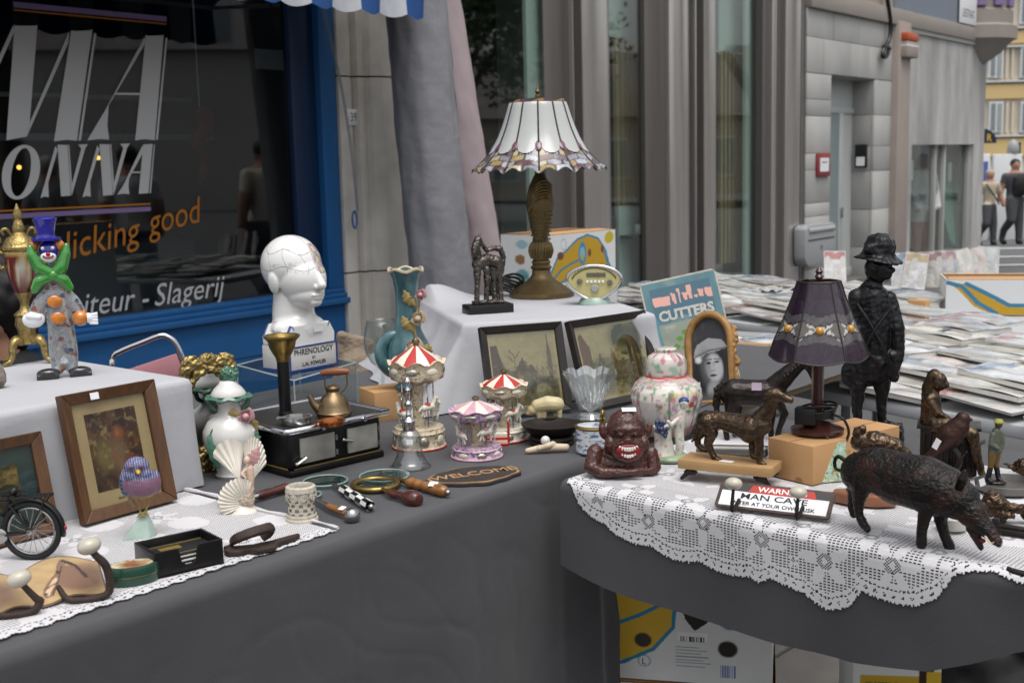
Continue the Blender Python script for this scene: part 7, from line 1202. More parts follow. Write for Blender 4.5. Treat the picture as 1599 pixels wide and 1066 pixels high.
f = t.mb(); f.lathe([(38, 3), (41, 5), (41, 9), (36, 12), (26, 14), (18, 20), (12, 22)], 36); f.build('foot', 'lamp_brown', t.e)
for i in range(5): a = i*1.257-1.2; f = t.mb(); f.ball((36*math.cos(a), 36*math.sin(a), 2.6), (5, 5, 3.2), 10); f.build('foot_pad', 'lamp_brown', t.e)
f = t.mb(); f.lathe([(9.5, 20), (9.5, 122)], 8); f.build('post', 'lamp_brown', t.e)
HX = [(33, 239), (36, 230), (41, 214), (48, 196), (55, 178), (62, 162), (68, 148), (72, 136), (76, 124)]
def hexr(a): u = (a/(math.pi/3)) % 1; return math.cos(math.pi/6)/math.cos((u-.5)*math.pi/3)*.75+.25*(1-.25*abs(u-.5)**2)
sec = Cv(60, 100, '#2c1e2c').mott(6, .6, 2); X_, Y_ = sec.X/60, sec.Y/100; bow = .05*np.sin(math.pi*X_)
sec.put(((Y_ > .36+bow) & (Y_ < .80+bow*-1))*1.0, '#4f4a4e'); sec.mott(20, .5, 5); m_ = ((Y_ > .46+.07*np.sin(math.pi*X_)) & (Y_ < .70-.10*np.sin(math.pi*X_)+.02)); sec.put(m_*1.0, '#b5b3aa'); d_ = (np.minimum(X_, 1-X_)*2.6+np.abs(Y_-.58)*4.2) < .62; sec.put(d_*1.0, '#5a5450')
for yy in (.36, .46, .70, .80): s_ = 1 if yy < .6 else -1; sec.put((np.abs(Y_-yy-s_*(.05 if yy in (.36, .80) else .08)*np.sin(math.pi*X_)) < .011)*1.0, '#1d1a1c')
for s_ in (-1, 1): sec.put((np.abs(Y_-.58-s_*(.03+.03*np.cos(X_*12))) < .008)*((X_ > .22) & (X_ < .78)), '#2a2628')
f = t.mb(); n = 240
def hg(u, v): a = 2*math.pi*u; i = v*8; r = np.interp(i, range(9), [p[0] for p in HX])*hexr(a); z = np.interp(i, range(9), [p[1] for p in HX]); z -= v**6*5*math.sin(math.pi*((a/(math.pi/3)) % 1)); return (r*math.cos(a), r*math.sin(a), z)
f.grid(n, 60, hg, True)
f.build('leaded_shade', 'shade_glass', t.e, smooth=180, col=lambda P: sec.at(((np.arctan2(P[:, 1], P[:, 0]) % (2*math.pi))/(math.pi/3)) % 1, np.clip((239-P[:, 2])/118, 0, 1)))
t.e.rotation_euler[2] += math.radians(2)
for i in range(6):
    a = i*math.pi/3; f = t.mb(); f.tube([tuple(V(hg(i/6+1e-4, v))*1.0) for v in np.linspace(0, 1, 9)], 1.3, 6); f.build('lead_seam', 'lead', t.e); p_ = V(hg((i+.5)/6, .57)); f = t.mb(); f.ball(p_, (6.5, 6.5, 6.5), 12); f.build('amber_jewel', pm('amber', '#b8801c', .1, var=.3, vs=60, coat=.8), t.e)
for v in (0, 1): f = t.mb(); f.tube([hg(u, v) for u in np.linspace(0, 1, 73)[:-1]], 1.4, 6, True); f.build('rim_lead', 'lead', t.e)
f = t.mb(); f.lathe([(4, 236), (4, 242), (7, 246), (4, 250), (6, 254), (2, 260), (.4, 262)], 14); f.build('finial', 'lamp_brown', t.e); f = t.mb()
for i in range(3): a = i*2.09; f.tube([(0, 0, 237), (33*math.cos(a), 33*math.sin(a), 238)], 1.2, 6)
f.build('spider', 'lead', t.e)
f = t.mb(); f.box((-18, -22, 33), (32, 20, 26), -12); f.build('adapter', 'plastic_black', t.e, bevel=2); f = t.mb()
for j in range(6): f.tube([(4+(24+j)*math.cos(q_*.48+j)-4, -10+(17+j)*math.sin(q_*.48+j), 26+j*4+4*math.sin(q_*.7+j)) for q_ in range(15)], 1.9, 6)
f.tube([(22, -24, 36), (38, -30, 30), (46, -30, 10), (40, -26, -12), (38, -22, -38), (41, -14, -62)], 2.2, 7); f.build('power_cord', 'plastic_black', t.e, smooth=180)
# ---- boy statue
t = TP('boy_statue', 'tall black statue of a boy in a brimmed hat on a rock', 'statue', 1361, 692, ZL); q = t.q; pm('black_patina', '#1d1d1f', .28, .45, var=.4, vs=35, bump=.45, bs=110, bd=.004)
f = t.mb(); f.ball(q(1362, 682), (48, 38, 20), 16); f.box((4, 0, 14), (84, 62, 28)); rock = organic(f, 'rock', 'black_patina', t.e, 2, 1, disp=5, dscale=.07)
f = t.mb()
for y, x0 in ((-10, 1338), (8, 1374)): f.chain([(*q(x0, 594, y), 15), (*q(x0+1, 612, y), 11), (*q(x0, 632, y), 8.5), (*q(x0+2, 656, y), 7)], 12); f.chain([(*q(x0+4, 660, y), 8), (*q(x0+16, 664, y-6), 7.5), (*q(x0+24, 665, y-8), 6)], 10)
f.chain([(*q(1356, 570), 32), (*q(1358, 540), 32), (*q(1360, 500), 30), (*q(1356, 466), 27), (*q(1358, 448), 16)], 16); f.ball(q(1360, 566), (40, 28, 26), 20); f.chain([(*q(1336, 462, -8), 14), (*q(1330, 500, -12), 13), (*q(1344, 540, -20), 12), (*q(1372, 560, -24), 9)], 10); f.chain([(*q(1382, 466, 4), 13), (*q(1394, 510, -4), 13), (*q(1396, 552, -10), 11), (*q(1390, 580, -14), 8)], 10); f.chain([(*q(1360, 446), 13), (*q(1364, 432), 12)], 10)
f.ball(q(1366, 418, -2), (21, 22, 23), 16); f.ball(q(1378, 424, -8), (10, 12, 12), 10); f.ball(q(1388, 420, -10), (4, 5, 4), 8); f.ball(q(1330, 580, -14), (17, 12, 24), 12); f.cap(q(1388, 552, -14), q(1392, 584, -14), 11, 8)
organic(f, 'body', 'black_patina', t.e, 1.4, 1, disp=1.2, dscale=.15)
f = t.mb(); f.M = at(*q(1366, 402), Matrix.Rotation(math.radians(7), 4, 'Y')); f.lathe([(36, -5), (37, -3), (26, 3), (24, 8), (23, 20), (19, 30), (10, 36), (1, 38)], 30, fn=lambda a, r, z: (r*(1+.05*math.sin(3*a)), z+(2*math.sin(2*a) if r > 26 else 0))); f.ball((-14, -20, 12), (10, 7, 10)); organic(f, 'hat', 'black_patina', t.e, 1.3, 2, disp=1.6, dscale=.14); f = t.mb(); f.tube([q(1336, 470, -24), q(1356, 500, -34), q(1380, 545, -34), q(1392, 572, -26)], 2.4, 6, flat=.6); f.tube([q(1385, 478, -22), q(1362, 510, -34), q(1342, 552, -34)], 2.4, 6); f.build('strap', 'black_patina', t.e)
# ---- painted tile leaning on the carton
t = TP('painted_tile', 'small pale green tile painted with yellow flowers, leaning on the carton', 'tile', 1300, 752, ZL, yaw=28); t.e.rotation_euler[0] = math.radians(-14); cv = Cv(56, 60, '#8fae9c').cloud(6, '#b9c6b0', 0, .4, .8, 1).cloud(9, '#8a8a4a', .1, .35, .9, 2).cloud(14, '#b39a3c', .2, .4, .9, 3).cloud(18, '#3f4a30', .3, .45, .9, 4); f = t.mb(); f.box((0, 0, 30), (56, 4, 60)); f.build('slab', 'tin_edge', t.e, bevel=.6); panel('painting', cv, 55, 59, 'china', t.e, t.k, Matrix.Translation((0, -2.2, .5)))
# ---- man cave coat hooks
t = TP('coat_hook_sign', 'tin coat hook sign reading man cave with two white knobs', 'coat rack', 1203, 800, ZL, yaw=-17); Tt = Matrix.Rotation(math.radians(-50), 4, 'X')
f = t.mb(); f.M = Tt; f.prism(rr(184, 50, 4, 3), -1.5, 2); f.build('board', pm('rust_edge', '#4a3a34', .5, .3, var=.4, vs=60), t.e, smooth=0); f = t.mb(); f.M = Tt; f.prism([(-86, 4), (86, 4), (86, 32), (-86, 32)], -2.0, -1.2); f.build('white_field', 'sticker', t.e, smooth=0); f = t.mb(); f.M = Tt; f.prism([(-86, 32.3), (86, 32.3), (86, 46), (-86, 46)], -1.9, -1.2); f.build('dark_field', pm('dark_field', '#3a3836', .5), t.e, smooth=0); f = t.mb(); f.M = Tt; f.prism([(-44, 31.5), (66, 31.5), (60, 46), (-38, 46)], -2.2, -1.2); f.build('red_field', pm('sign_red', '#b0392e', .5), t.e, smooth=0)
text('warning_letters', 'WARNING', 13, 'sticker', t.e, Tt @ at(11, -2.6, 38.6, UPR), 0, .1, 'CENTER', 1.25, .2, t.k); text('main_letters', 'MAN CAVE', 15, 'ink', t.e, Tt @ at(0, -2.4, 23.5, UPR), 0, .1, 'CENTER', 1.45, .25, t.k); text('small_letters', 'ENTER AT YOUR OWN RISK', 9.5, 'ink', t.e, Tt @ at(0, -2.4, 10, UPR), 0, .1, 'CENTER', 1.12, .2, t.k)
for x, z0 in ((-52, 47), (50, 44)): f = t.mb(); f.tube([(x, 4, 14), (x, -10, 8), (x, -26, 4), (x, -30, 12), (x, -24, z0-8)], [3, 3.2, 3.2, 3.2, 2.6], 8); f.build('hook', 'iron', t.e, smooth=180); f = t.mb(); f.ball((x, -23, z0), (14, 12, 9.5), 16); f.build('knob', 'knob', t.e)
# ---- boar
t = TP('boar_sculpture', 'dark bronze boar with lowered snout at the front of the lace', 'sculpture', 1408, 836, ZL, yaw=-32); q = t.q3; f = t.mb()
def boarcol(P):
    r = np.ones((len(P), 3))*np.array(c('#17110f')); n_ = np.array([noise.noise(V(p)*.045) for p in P]); n2 = np.array([noise.noise(V((p[0]*.12, p[1]*.12, p[2]*.3))) for p in P]); m = sstep(.0, .5, n_*.5+.3*n2+.45*np.exp(-((P[:, 0]+25)/38)**2-((P[:, 2]-82)/24)**2)+.12*(P[:, 0] > 95))*.85; r = r*(1-m[:, None])+np.array(c('#3a241a'))*m[:, None]; return r
f.chain([(*q(1344, 740), 33), (*q(1370, 737), 37), (*q(1405, 748), 41), (*q(1440, 756), 43), (*q(1466, 765), 39), (*q(1488, 777), 31)], 16); f.ball(q(1400, 760), (46, 26, 30), 14); f.chain([(*q(1488, 776), 27), (*q(1506, 796), 22), (*q(1520, 812), 15), (*q(1533, 826), 10), (*q(1540, 834), 8)], 14); f.chain([(*q(1508, 818), 10), (*q(1516, 836), 6.5), (*q(1520, 846), 4)], 8)
f.ball(q(1543, 836), (5, 8, 8), 10)
for y, pts in ((-14, ((1346, 760, 18), (1342, 786, 10), (1342, 806, 7), (1350, 822, 7.5), (1356, 829, 6))), (16, ((1338, 752, 17), (1331, 776, 9), (1329, 794, 6.5), (1333, 806, 7))), (-14, ((1446, 784, 16), (1440, 806, 10), (1437, 828, 8), (1437, 846, 8.5))), (16, ((1466, 784, 16), (1464, 808, 10), (1470, 830, 8), (1478, 848, 8.5)))): f.chain([(*q(a, b, y), r) for a, b, r in pts], 10)
organic(f, 'body', pm('boar_bronze', attr=True, rough=.34, metal=.35, var=.3, vs=60, bump=.9, bs=130, bd=.004, stretch=(1, 1, 1.6)), t.e, 1.5, 2, disp=.7, dscale=.26, col=boarcol)
for y in (-16, 14): f = t.mb(); f.chain([(*q(1486, 762, y), 6), (*q(1492, 748, y*1.25), 8), (*q(1494, 736, y*1.35), 2.5)], 10); organic(f, 'ear', 'dark_bronze', t.e, 1.2, 3)
f = t.mb(); f.tube([q(1318, 722), q(1308, 716), q(1302, 722), q(1303, 734), q(1312, 738), q(1320, 732)], [4, 3.4, 3, 3, 2.8, 2], 8); f.build('tail', 'dark_bronze', t.e, smooth=180); f = t.mb(); f.tube([q(1524, 828, -10), q(1531, 838, -12), q(1536, 836, -12)], [1.8, 1.4, .5], 6); f.build('tusk', 'pale_carving', t.e); f = t.mb(); f.ball(q(1505, 790, -19), 2.6, 8); f.build('eye', 'glass_black', t.e); f = t.mb(); f.ball(q(1521, 835, -2), (6, 4, 3.5), 8); f.build('mouth', 'gum_red', t.e); x, y, z = q(1522, 754, -24); sticker(t.e, t.k, x-8, y+4, z, 9, 11, (-20, -30, 0))
f = t.mb()
for i in range(22): u = i/21; f.cap(q(1338+140*u, 714+34*u-6*math.sin(u*3), (i % 3-1)*7), q(1332+140*u, 709+34*u-6*math.sin(u*3), (i % 3-1)*5), 4, 1.5, 6)
organic(f, 'bristles', 'dark_bronze', t.e, 1.3, 1, disp=1.5, dscale=.3)
# ---- bird on wooden plinth behind the boar
t = TP('bronze_waterbird', 'bronze long-legged bird on an eight-sided wooden plinth, behind the boar', 'sculpture', 1350, 785, ZL, yaw=-8); f = t.mb(); f.slab([(52*math.cos(a)*1.0, 24*math.sin(a)) for a in np.linspace(.39, 6.67, 9)[:-1]], 0, 17); f.build('plinth', pm('plinth_wood', '#8a5a40', .4, var=.2, vs=20, coat=.2), t.e, bevel=2.5)
f = t.mb(); q = t.q; f.chain([(*q(1340, 690, 10), 15), (*q(1362, 690, 10), 19), (*q(1390, 694, 10), 15), (*q(1412, 704, 10), 6)], 12); f.chain([(*q(1340, 684, 8), 10), (*q(1338, 674, 6), 9), (*q(1345, 668, 4), 6)], 10); f.chain([(*q(1344, 704, 8), 4), (*q(1336, 740, 4), 3), (*q(1326, 766, 0), 4)], 8); f.chain([(*q(1366, 704, 8), 4), (*q(1360, 740, 6), 3), (*q(1366, 768, 4), 4)], 8); organic(f, 'bird', 'bronze', t.e, 1.5, 2, disp=1.8, dscale=.2)
# ---- seated girl and perched bird
t = TP('seated_girl_statue', 'bronze statuette of a long-haired girl sitting on a pillar', 'statue', 1482, 740, ZL); q = t.q; f = t.mb(); f.box((-2, 8, 38), (84, 50, 72)); f.build('pillar', 'dark_bronze', t.e, bevel=2)
for i in range(9): f = t.mb(); f.box((-38+i*9, -18, 36), (4, 4, 64)); f.build('flute', 'dark_bronze', t.e, bevel=1)
f = t.mb(); f.box((-2, 8, 76.5), (94, 58, 5)); f.build('pillar_cap', 'dark_bronze', t.e, bevel=1.5)
f = t.mb(); f.chain([(*q(1458, 662), 17), (*q(1456, 640), 14), (*q(1454, 622), 13), (*q(1458, 610), 7)], 12); f.ball(q(1464, 594), (12, 13, 15), 14); f.ball(q(1474, 598, -2), (5, 6, 6), 8); f.chain([(*q(1456, 586, 4), 11), (*q(1448, 604, 6), 10), (*q(1444, 630, 8), 7)], 10); f.chain([(*q(1450, 622, -8), 7), (*q(1462, 640, -14), 6), (*q(1482, 652, -12), 4.5)], 9); f.chain([(*q(1446, 620, 6), 7), (*q(1442, 645, 10), 5), (*q(1440, 662, 12), 4)], 9)
f.chain([(*q(1462, 662, -8), 15), (*q(1490, 662, -16), 13), (*q(1514, 670, -22), 10), (*q(1520, 700, -24), 8), (*q(1528, 728, -24), 5.5), (*q(1536, 738, -28), 4.5)], 12); f.chain([(*q(1462, 662, 8), 14), (*q(1490, 664, 4), 12), (*q(1506, 674, -4), 9), (*q(1508, 706, -8), 7), (*q(1512, 734, -12), 5)], 12)
organic(f, 'girl', 'bronze', t.e, 1.3, 2, disp=1.0, dscale=.15)
t = TP('bronze_songbird', 'reddish brown bronze bird perched on a branch before the seated girl', 'sculpture', 1478, 752, ZL); q = t.q; f = t.mb(); f.chain([(*q(1470, 690, -4), 15), (*q(1482, 676, -4), 20), (*q(1494, 662, -4), 16), (*q(1499, 650, -4), 11.5)], 14); f.cap(q(1504, 648, -6), q(1512, 650, -8), 5, 2); f.chain([(*q(1466, 698, -2), 10), (*q(1450, 716, 0), 7), (*q(1438, 728, 2), 4)], 10); organic(f, 'bird', pm('brown_bronze', '#38231d', .4, .5, var=.35, vs=50, bump=.7, bs=160), t.e, 1.2, 2); f = t.mb(); f.tube([q(1484, 694), q(1496, 712, -4), q(1490, 735, -2), q(1494, 752)], [4, 5, 6, 8], 8); f.tube([q(1496, 712, -4), q(1506, 700, -8)], [3, 2], 7); f.lathe([(20, 0), (21, 4), (14, 8)], 20, (14, 0, 0)); f.build('branch', 'dark_bronze', t.e); x, y, z = q(1462, 688, -20); sticker(t.e, t.k, x, y, z, 9, 18, (10, 28, -20))
# ---- pewter dish and soldier
t = TP('pewter_dish', 'round pewter dish with raised rim at the edge of the lace', 'dish', 1572, 765, ZL); f = t.mb(); f.lathe([(40, 0), (46, 3), (48, 14), (46, 15), (42, 5), (2, 4)], 40); f.build('dish', 'pewter', t.e, smooth=40)
t = TP('soldier_figurine', 'painted lead soldier with yellow cap standing in the pewter dish', 'figurine', 1551, 754, ZL+5*t.k); q = t.q; f = t.mb()
for y, x0, x1 in ((-4, 1548, 1543), (4, 1555, 1558)): f.chain([(*q(x0, 704, y), 6.5), (*q(x0-1, 724, y), 4.5), (*q(x1, 746, y), 4), (*q(x1+5, 750, y-4), 3.5)], 9)
f.chain([(*q(1551, 700), 9.5), (*q(1552, 684), 9), (*q(1553, 672), 7)], 10); f.ball(q(1556, 660), (6, 6, 7), 10); f.chain([(*q(1548, 676, -6), 4.5), (*q(1546, 690, -10), 4), (*q(1556, 696, -10), 3)], 8); f.chain([(*q(1560, 676, 4), 4.5), (*q(1562, 692, 2), 4), (*q(1560, 702, -2), 3)], 8)
def solc(P):
    z = P[:, 2]; r = np.ones((len(P), 3))*np.array(c('#4a4f42')); r[z < 50] = c('#6a5228'); r[z < 26] = c('#1a1a20'); r[z > 88] = c('#3a3230'); return r
organic(f, 'soldier', pm('lead_paint', attr=True, rough=.5, var=.25, vs=90, bump=.5), t.e, 1.0, 1, col=solc); f = t.mb(); f.lathe([(7, 96), (7.5, 98), (5, 102), (.5, 103)], 14, (5, 0, 0)); f.build('cap', pm('cap_yellow', '#8f8f3a', .5), t.e); f = t.mb(); f.ball((0, 0, 2), (20, 10, 3.4), 12); f.build('ground_base', 'dark_bronze', t.e)
# ---- bits at the right edge
t = TP('bronze_mask_figure', 'bronze figure with a grimacing face lying beside the boar snout', 'sculpture', 1562, 812, ZL); q = t.q; f = t.mb(); f.ball(q(1552, 786), (20, 16, 20), 14); f.ball(q(1560, 782, -14), (10, 6, 8)); f.chain([(*q(1566, 788, -6), 9), (*q(1590, 790, -4), 8), (*q(1620, 796), 8)], 10); f.chain([(*q(1546, 800, -10), 5), (*q(1560, 798, -14), 4), (*q(1580, 800, -12), 4)], 8); f.ball(q(1544, 782, -13), (5, 4, 4)); f.chain([(*q(1570, 800), 8), (*q(1564, 811), 8)], 8); f.chain([(*q(1600, 800), 9), (*q(1620, 810), 8)], 8); organic(f, 'figure', 'bronze', t.e, 1.2, 1, disp=3, dscale=.14)
t = TP('iron_bracket', 'dark iron bracket lying below the grimacing bronze figure', 'ironware', 1590, 832, ZL, yaw=-14); f = t.mb(); f.box((5, 0, 5), (92, 16, 10)); f.box((-34, 0, 14), (10, 12, 10)); f.box((10, -12, 3), (80, 8, 6)); f.build('bar', 'iron', t.e, bevel=1.5)
t = TP('bronze_fish_head', 'bronze animal head poking in behind the pewter dish', 'sculpture', 1604, 742, ZL); f = t.mb(); f.ball((0, 0, 14), (22, 14, 14)); f.chain([(-14, 0, 10, 7), (-26, -3, 14, 4), (-34, -4, 17, 1.5)]); f.ball((-8, -10, 18), 5); organic(f, 'head', 'bronze', t.e, 1.2, 1, disp=2.4, dscale=.2)
t = TP('white_pot', 'small white pot behind the front legs of the boar', 'pot', 1488, 824, ZL); f = t.mb(); f.lathe([(20, 0), (22, 4), (23, 18), (20, 20), (18, 16), (2, 14)], 24); f.build('pot', pm('stone_white', '#c4c2b8', .6, var=.08), t.e)
t = TP('iron_hook', 'black iron hook end at the far edge of the lace', 'ironware', 1598, 898, ZL); f = t.mb(); f.tube([(-24, 4, 8), (-12, 0, 5), (6, -4, 4), (24, -6, 5)], [4, 5, 5, 5], 8); f.build('hook', 'iron', t.e)
# ================================================================== MAGAZINE TABLES BEHIND
pm('plastic_top', '#b2b4b6', .45, var=.05, vs=4); pm('wrap', attr=True, var=.06, vs=20, bump=.6, bs=35, bd=.006, rough=.2, coat=.9); ZM = .75
MU, MV = V((.563, -.826, 0)), V((.826, .563, 0)); MO = V((.70, 4.32, 0))
def mtable(label, u0, v0, w, d):
    e = tag(empty('folding_table', MO+MU*u0+MV*v0, math.atan2(MU.y, MU.x)), label, 'table'); MB().box((w/2, d/2, ZM-.02), (w, d, .04)).build('tabletop', 'plastic_top', e, bevel=.008)
    for x in (.1, w/2, w-.1):
        for y in (.08, d-.08): MB().tube([(x, y, 0), (x, y, ZM-.04)], .014, 8).build('leg', 'table_metal', e)
mtable('grey folding table covered with wrapped magazines behind the black statue', -.05, 0, 1.9, .95); mtable('farther folding table with cartons and upright comics', -2.2, 1.0, 3.6, 1.15)
VAR = []
g = np.random.default_rng(11)
for i in range(9):
    cv = Cv(20, 26, ('#d2d2d0', '#d6d2c8', '#c8cacc', '#d2c8c4', '#d8d8da', '#ccd0d0', '#bcb8b0', '#d2cec2', '#b4b9c0')[i])
    if i % 2 == 0: cv.rect(1, 1, 19, 6, ('#a8544c', '#6a86a4', '#b09458', '#92686a', '#b08888')[i//2], .8)
    for j in range(7): cv.ell(g.uniform(2, 18), g.uniform(8, 24), g.uniform(1.5, 5), g.uniform(1.5, 5), ('#a0a3a8', '#c4b0a8', '#9aa8a8', '#e0e0e0', '#bcb096', '#b49494')[int(g.integers(6))], .4)
    f = MB(); f.box((0, 0, .004), (.206, .276, .007)); f.grid(20, 26, lambda a, b: ((a-.5)*.21, (b-.5)*.28, .0085+.0025*math.sin(a*9+i)*math.sin(b*7))); 
    o = f.build('magazine', 'wrap', None, smooth=0, col=lambda P, cv=cv: np.where((P[:, 2] < .0078)[:, None], np.array(c('#c8c6c0')), cv.at(P[:, 0]/.21+.5, .5-P[:, 1]/.28))); VAR.append(o.data); bpy.data.objects.remove(o)
def magz(P, rot, i, label='plastic-wrapped magazine lying flat among others on the grey folding tables', grp='wrapped magazines'):
    o = bpy.data.objects.new('magazine', VAR[i % 9]); S.collection.objects.link(o); o.location = P; o.rotation_euler = rot; return tag(o, label, 'magazine', grp)
CN = ('silver and red', 'cream', 'pale grey', 'pinkish', 'white and tan', 'greenish grey', 'taupe', 'ivory', 'blue-grey'); ORD = ('first', 'second', 'third', 'fourth', 'fifth', 'sixth', 'seventh', 'eighth', 'ninth'); TN = ('near folding', 'far folding')
az = math.atan2(MU.y, MU.x)+math.pi/2; n = 0
for u0, v0, nu, nv, du, dv in ((-.02, .10, 6, 9, .31, .095), (-2.0, 1.12, 7, 6, .33, .15)):
    for i in range(nu):
        zz_ = 0
        for j in range(nv):
            if v0 > 1 and i > 4 and j > 2: continue
            h0 = .018+.012*(j % 3)+.016*(i % 2); mo_ = magz(MO+MU*(u0+du*i+.15+random.uniform(-.03, .03))+MV*(v0+dv*j+random.uniform(-.02, .02))+V((0, 0, ZM+h0+.006*j)), (math.radians(random.uniform(1, 5)), math.radians(random.uniform(-3, 3)), az-math.pi/2+math.radians(90+random.uniform(-9, 9))), n, f'{CN[n % 9]} magazine, {ORD[j]} from front in {ORD[i]} row, {TN[v0 > 1]} table'); mo_.scale = (1, 1.05, random.choice((1, 1, 2, 3))); n += 1
# upright comics at the back
for i, (px, py) in enumerate(((1303, 447), (1408, 452), (1428, 452), (1452, 450), (1478, 448), (1500, 446), (1522, 443), (1541, 440))):
    P, k = on(px, py, ZM); magz(P+V((0, 0, .105)), (math.radians(78+random.uniform(-4, 4)), math.radians(random.uniform(-14, 14)), math.radians(random.uniform(-30, 20))), i*2, ['lone wrapped comic standing behind the purple lamp', 'wrapped comic standing first in the row beside the black statue', 'wrapped comic standing second in the far row', 'wrapped comic standing third in the far row', 'wrapped comic standing fourth in the far row', 'wrapped comic standing fifth in the far row', 'wrapped comic standing sixth in the far row', 'last wrapped comic of the far row, by the street'][i], 'upright comics').scale = (.6, .72, 1)
# wooden tray of prints
t = TP('wooden_tray', 'pale wooden tray of papers beside the portrait frame', 'tray', 1152, 556, ZM+.03, yaw=-16); pm('pine_light', '#b08f6a', .6, var=.12, vs=12, stretch=(1, 6, 1)); pm('paper_pink', '#c9b2ac', .6, var=.1, vs=20); f = t.mb()
for nm, c0, d_ in (('side', (-55, 40, 12), (5, 110, 24)), ('side', (55, 40, 12), (5, 110, 24)), ('side', (0, -12, 12), (105, 5, 24)), ('side', (0, 92, 12), (105, 5, 24)), ('floor', (0, 40, 2), (105, 99, 4))): f = t.mb(); f.box(c0, d_); f.build(nm, 'pine_light', t.e, bevel=.8)
for i in range(6): f = t.mb(); f.box((-8+i*3, 18+i*11, 14+i*2), (84, 46, 2), random.uniform(-8, 8)); f.build('paper', ('paper_pink', 'sticker', 'grey_plastic')[i % 3], t.e)
# records / wrapped bundles behind
for i, (px, py, w_) in enumerate(((1125, 462, 46), (1160, 460, 50), (1195, 458, 46), (1232, 456, 40))):
    t = TP('record_bundle', ['grey bundle of wrapped records nearest the tin sign', 'wide grey bundle of wrapped records, second from the tin sign', 'grey wrapped record bundle, third from the tin sign', 'small wrapped record bundle by the mailbox'][i], 'record bundle', px, py+14, ZM+.005, yaw=-30, group='record bundles'); f = t.mb(); f.box((0, 10, 9), (w_, 40, 18), random.uniform(-8, 8)); f.build('sleeves', pm('sleeve_grey', '#5b5a58', .5, var=.3, vs=15), t.e, bevel=1); f = t.mb(); f.grid(10, 8, lambda a, b: ((a-.5)*w_, -8+36*b, 19+3*math.sin(a*14+i)*math.cos(b*9))); f.build('plastic_wrap', pm('wrap_white', '#b4b7ba', .25, var=.3, vs=30, coat=.6, bump=.5, bs=60), t.e, smooth=180)
t = TP('blue_box', 'small slate blue box among the wrapped magazines', 'box', 1459, 556, ZM+.02, yaw=-25); f = t.mb(); f.box((0, 6, 22), (34, 24, 40)); f.build('box', pm('slate_blue', '#4d5d68', .5, var=.08), t.e, bevel=1)
t = TP('small_carton', 'small tan carton under the slanted comics', 'box', 1432, 498, ZM+.01, yaw=-20); f = t.mb(); f.box((0, 6, 15), (28, 22, 30)); f.build('box', 'kraft', t.e, bevel=1)
# white carton with swoosh
P, k = on(1548, 492, ZM); cv = Cv(150, 52, '#cfd0d0', 2).poly([(2, 4), (26, 6), (60, 30), (96, 42), (150, 40), (150, 52), (60, 52), (36, 40), (16, 16)], '#b8922a').line([(2, 4), (20, 10), (40, 34), (64, 50)], 6, '#3f7894').line([(26, 6), (50, 20), (80, 38), (150, 40)], 6, '#3f7894').poly([(106, 52), (118, 26), (132, 30), (150, 24), (150, 52)], '#b8922a', .8)
banana_box('long white carton with yellow and blue swoosh on the far table', P+V((.08, .1, .005)), math.radians(-14), .52, .30, .165, [cv], None)
# ---- boxes under the short cloth
cv = Cv(150, 96, '#cdcdcb', 2).mott(4, .06, 2).poly([(0, 8), (28, 4), (52, 12), (62, 24), (58, 46), (40, 66), (14, 78), (0, 82)], '#c09c34').line([(0, 12), (28, 5), (50, 11), (62, 22), (60, 44), (42, 66), (14, 80), (0, 84)], 3.4, '#2f7a98').line([(0, 46), (28, 34), (60, 16)], 3.6, '#2f7a98')
cv.ell(32, 58, 8, 7, '#3a3630').ell(110, 62, 9, 8, '#2a2622').poly([(66, 22), (72, 18), (94, 20), (100, 28), (96, 34), (80, 46), (72, 36)], '#2a2826').ell(112, 33, 10, 10, '#3a8098').ell(112, 33, 8.6, 8.6, '#1f4f68').ell(33, 78, 6, 6, '#4a88a0').ell(33, 78, 5, 5, '#cdcdcb').rect(64, 48, 92, 56, '#dadad8')
for i in range(14): cv.rect(67+i*1.6, 52, 67.8+i*1.6, 57, '#3a3a3a')
for i in range(9): cv.rect(103+i*1.6, 78, 104+i*1.6, 90, '#4a6a9a')
for i in range(7): cv.rect(62, 62+i*3, 62+22+(i*7) % 12, 63.2+i*3, '#7a8490', .8)
cv.mott(3, .08, 7); A, Bp = on(951, 1056, .262)[0], on(1206, 1074, .262)[0]; ang = math.atan2(Bp.y-A.y, Bp.x-A.x); w = (Bp-A).length; uy = V((-math.sin(ang), math.cos(ang), 0)); P = (A+Bp)/2+uy*.15
e = banana_box('white banana box with yellow print and round handholes under the lace table', P, ang, w, .30, .25, [cv], 'banana boxes'); text('logo', 'Chiquita', .026, 'sticker', e, at(w*.25, -.1512, .164, UPR), .2, 0, 'CENTER', .8); text('letter_mark', 'L', .024, 'blue_glaze', e, at(-w*.28, -.1512, .046, UPR))
banana_box('lower white banana box standing on the paving under the lace table', V((P.x, P.y, .005)), ang+.02, w+.01, .31, .252, [banana_cv(150, 96)], 'banana boxes')
P, k = on(1415, 1037, .27); cv = Cv(70, 60, '#c9c9c6').rect(6, 6, 52, 18, '#b8952c').rect(52, 2, 64, 20, '#33281f').rect(58, 4, 70, 14, '#c0a030'); ang = math.radians(-8); e = banana_box('white fruit carton with yellow label on the paving, behind the cloth hem', P+V((0, .14, -.265)), ang, .21, .26, .262, [cv], None, False); text('label_print', 'SELECTED QUALITY', .018, 'ink', e, at(-.012, -.1312, .208, UPR), 0, 0, 'CENTER', .78)
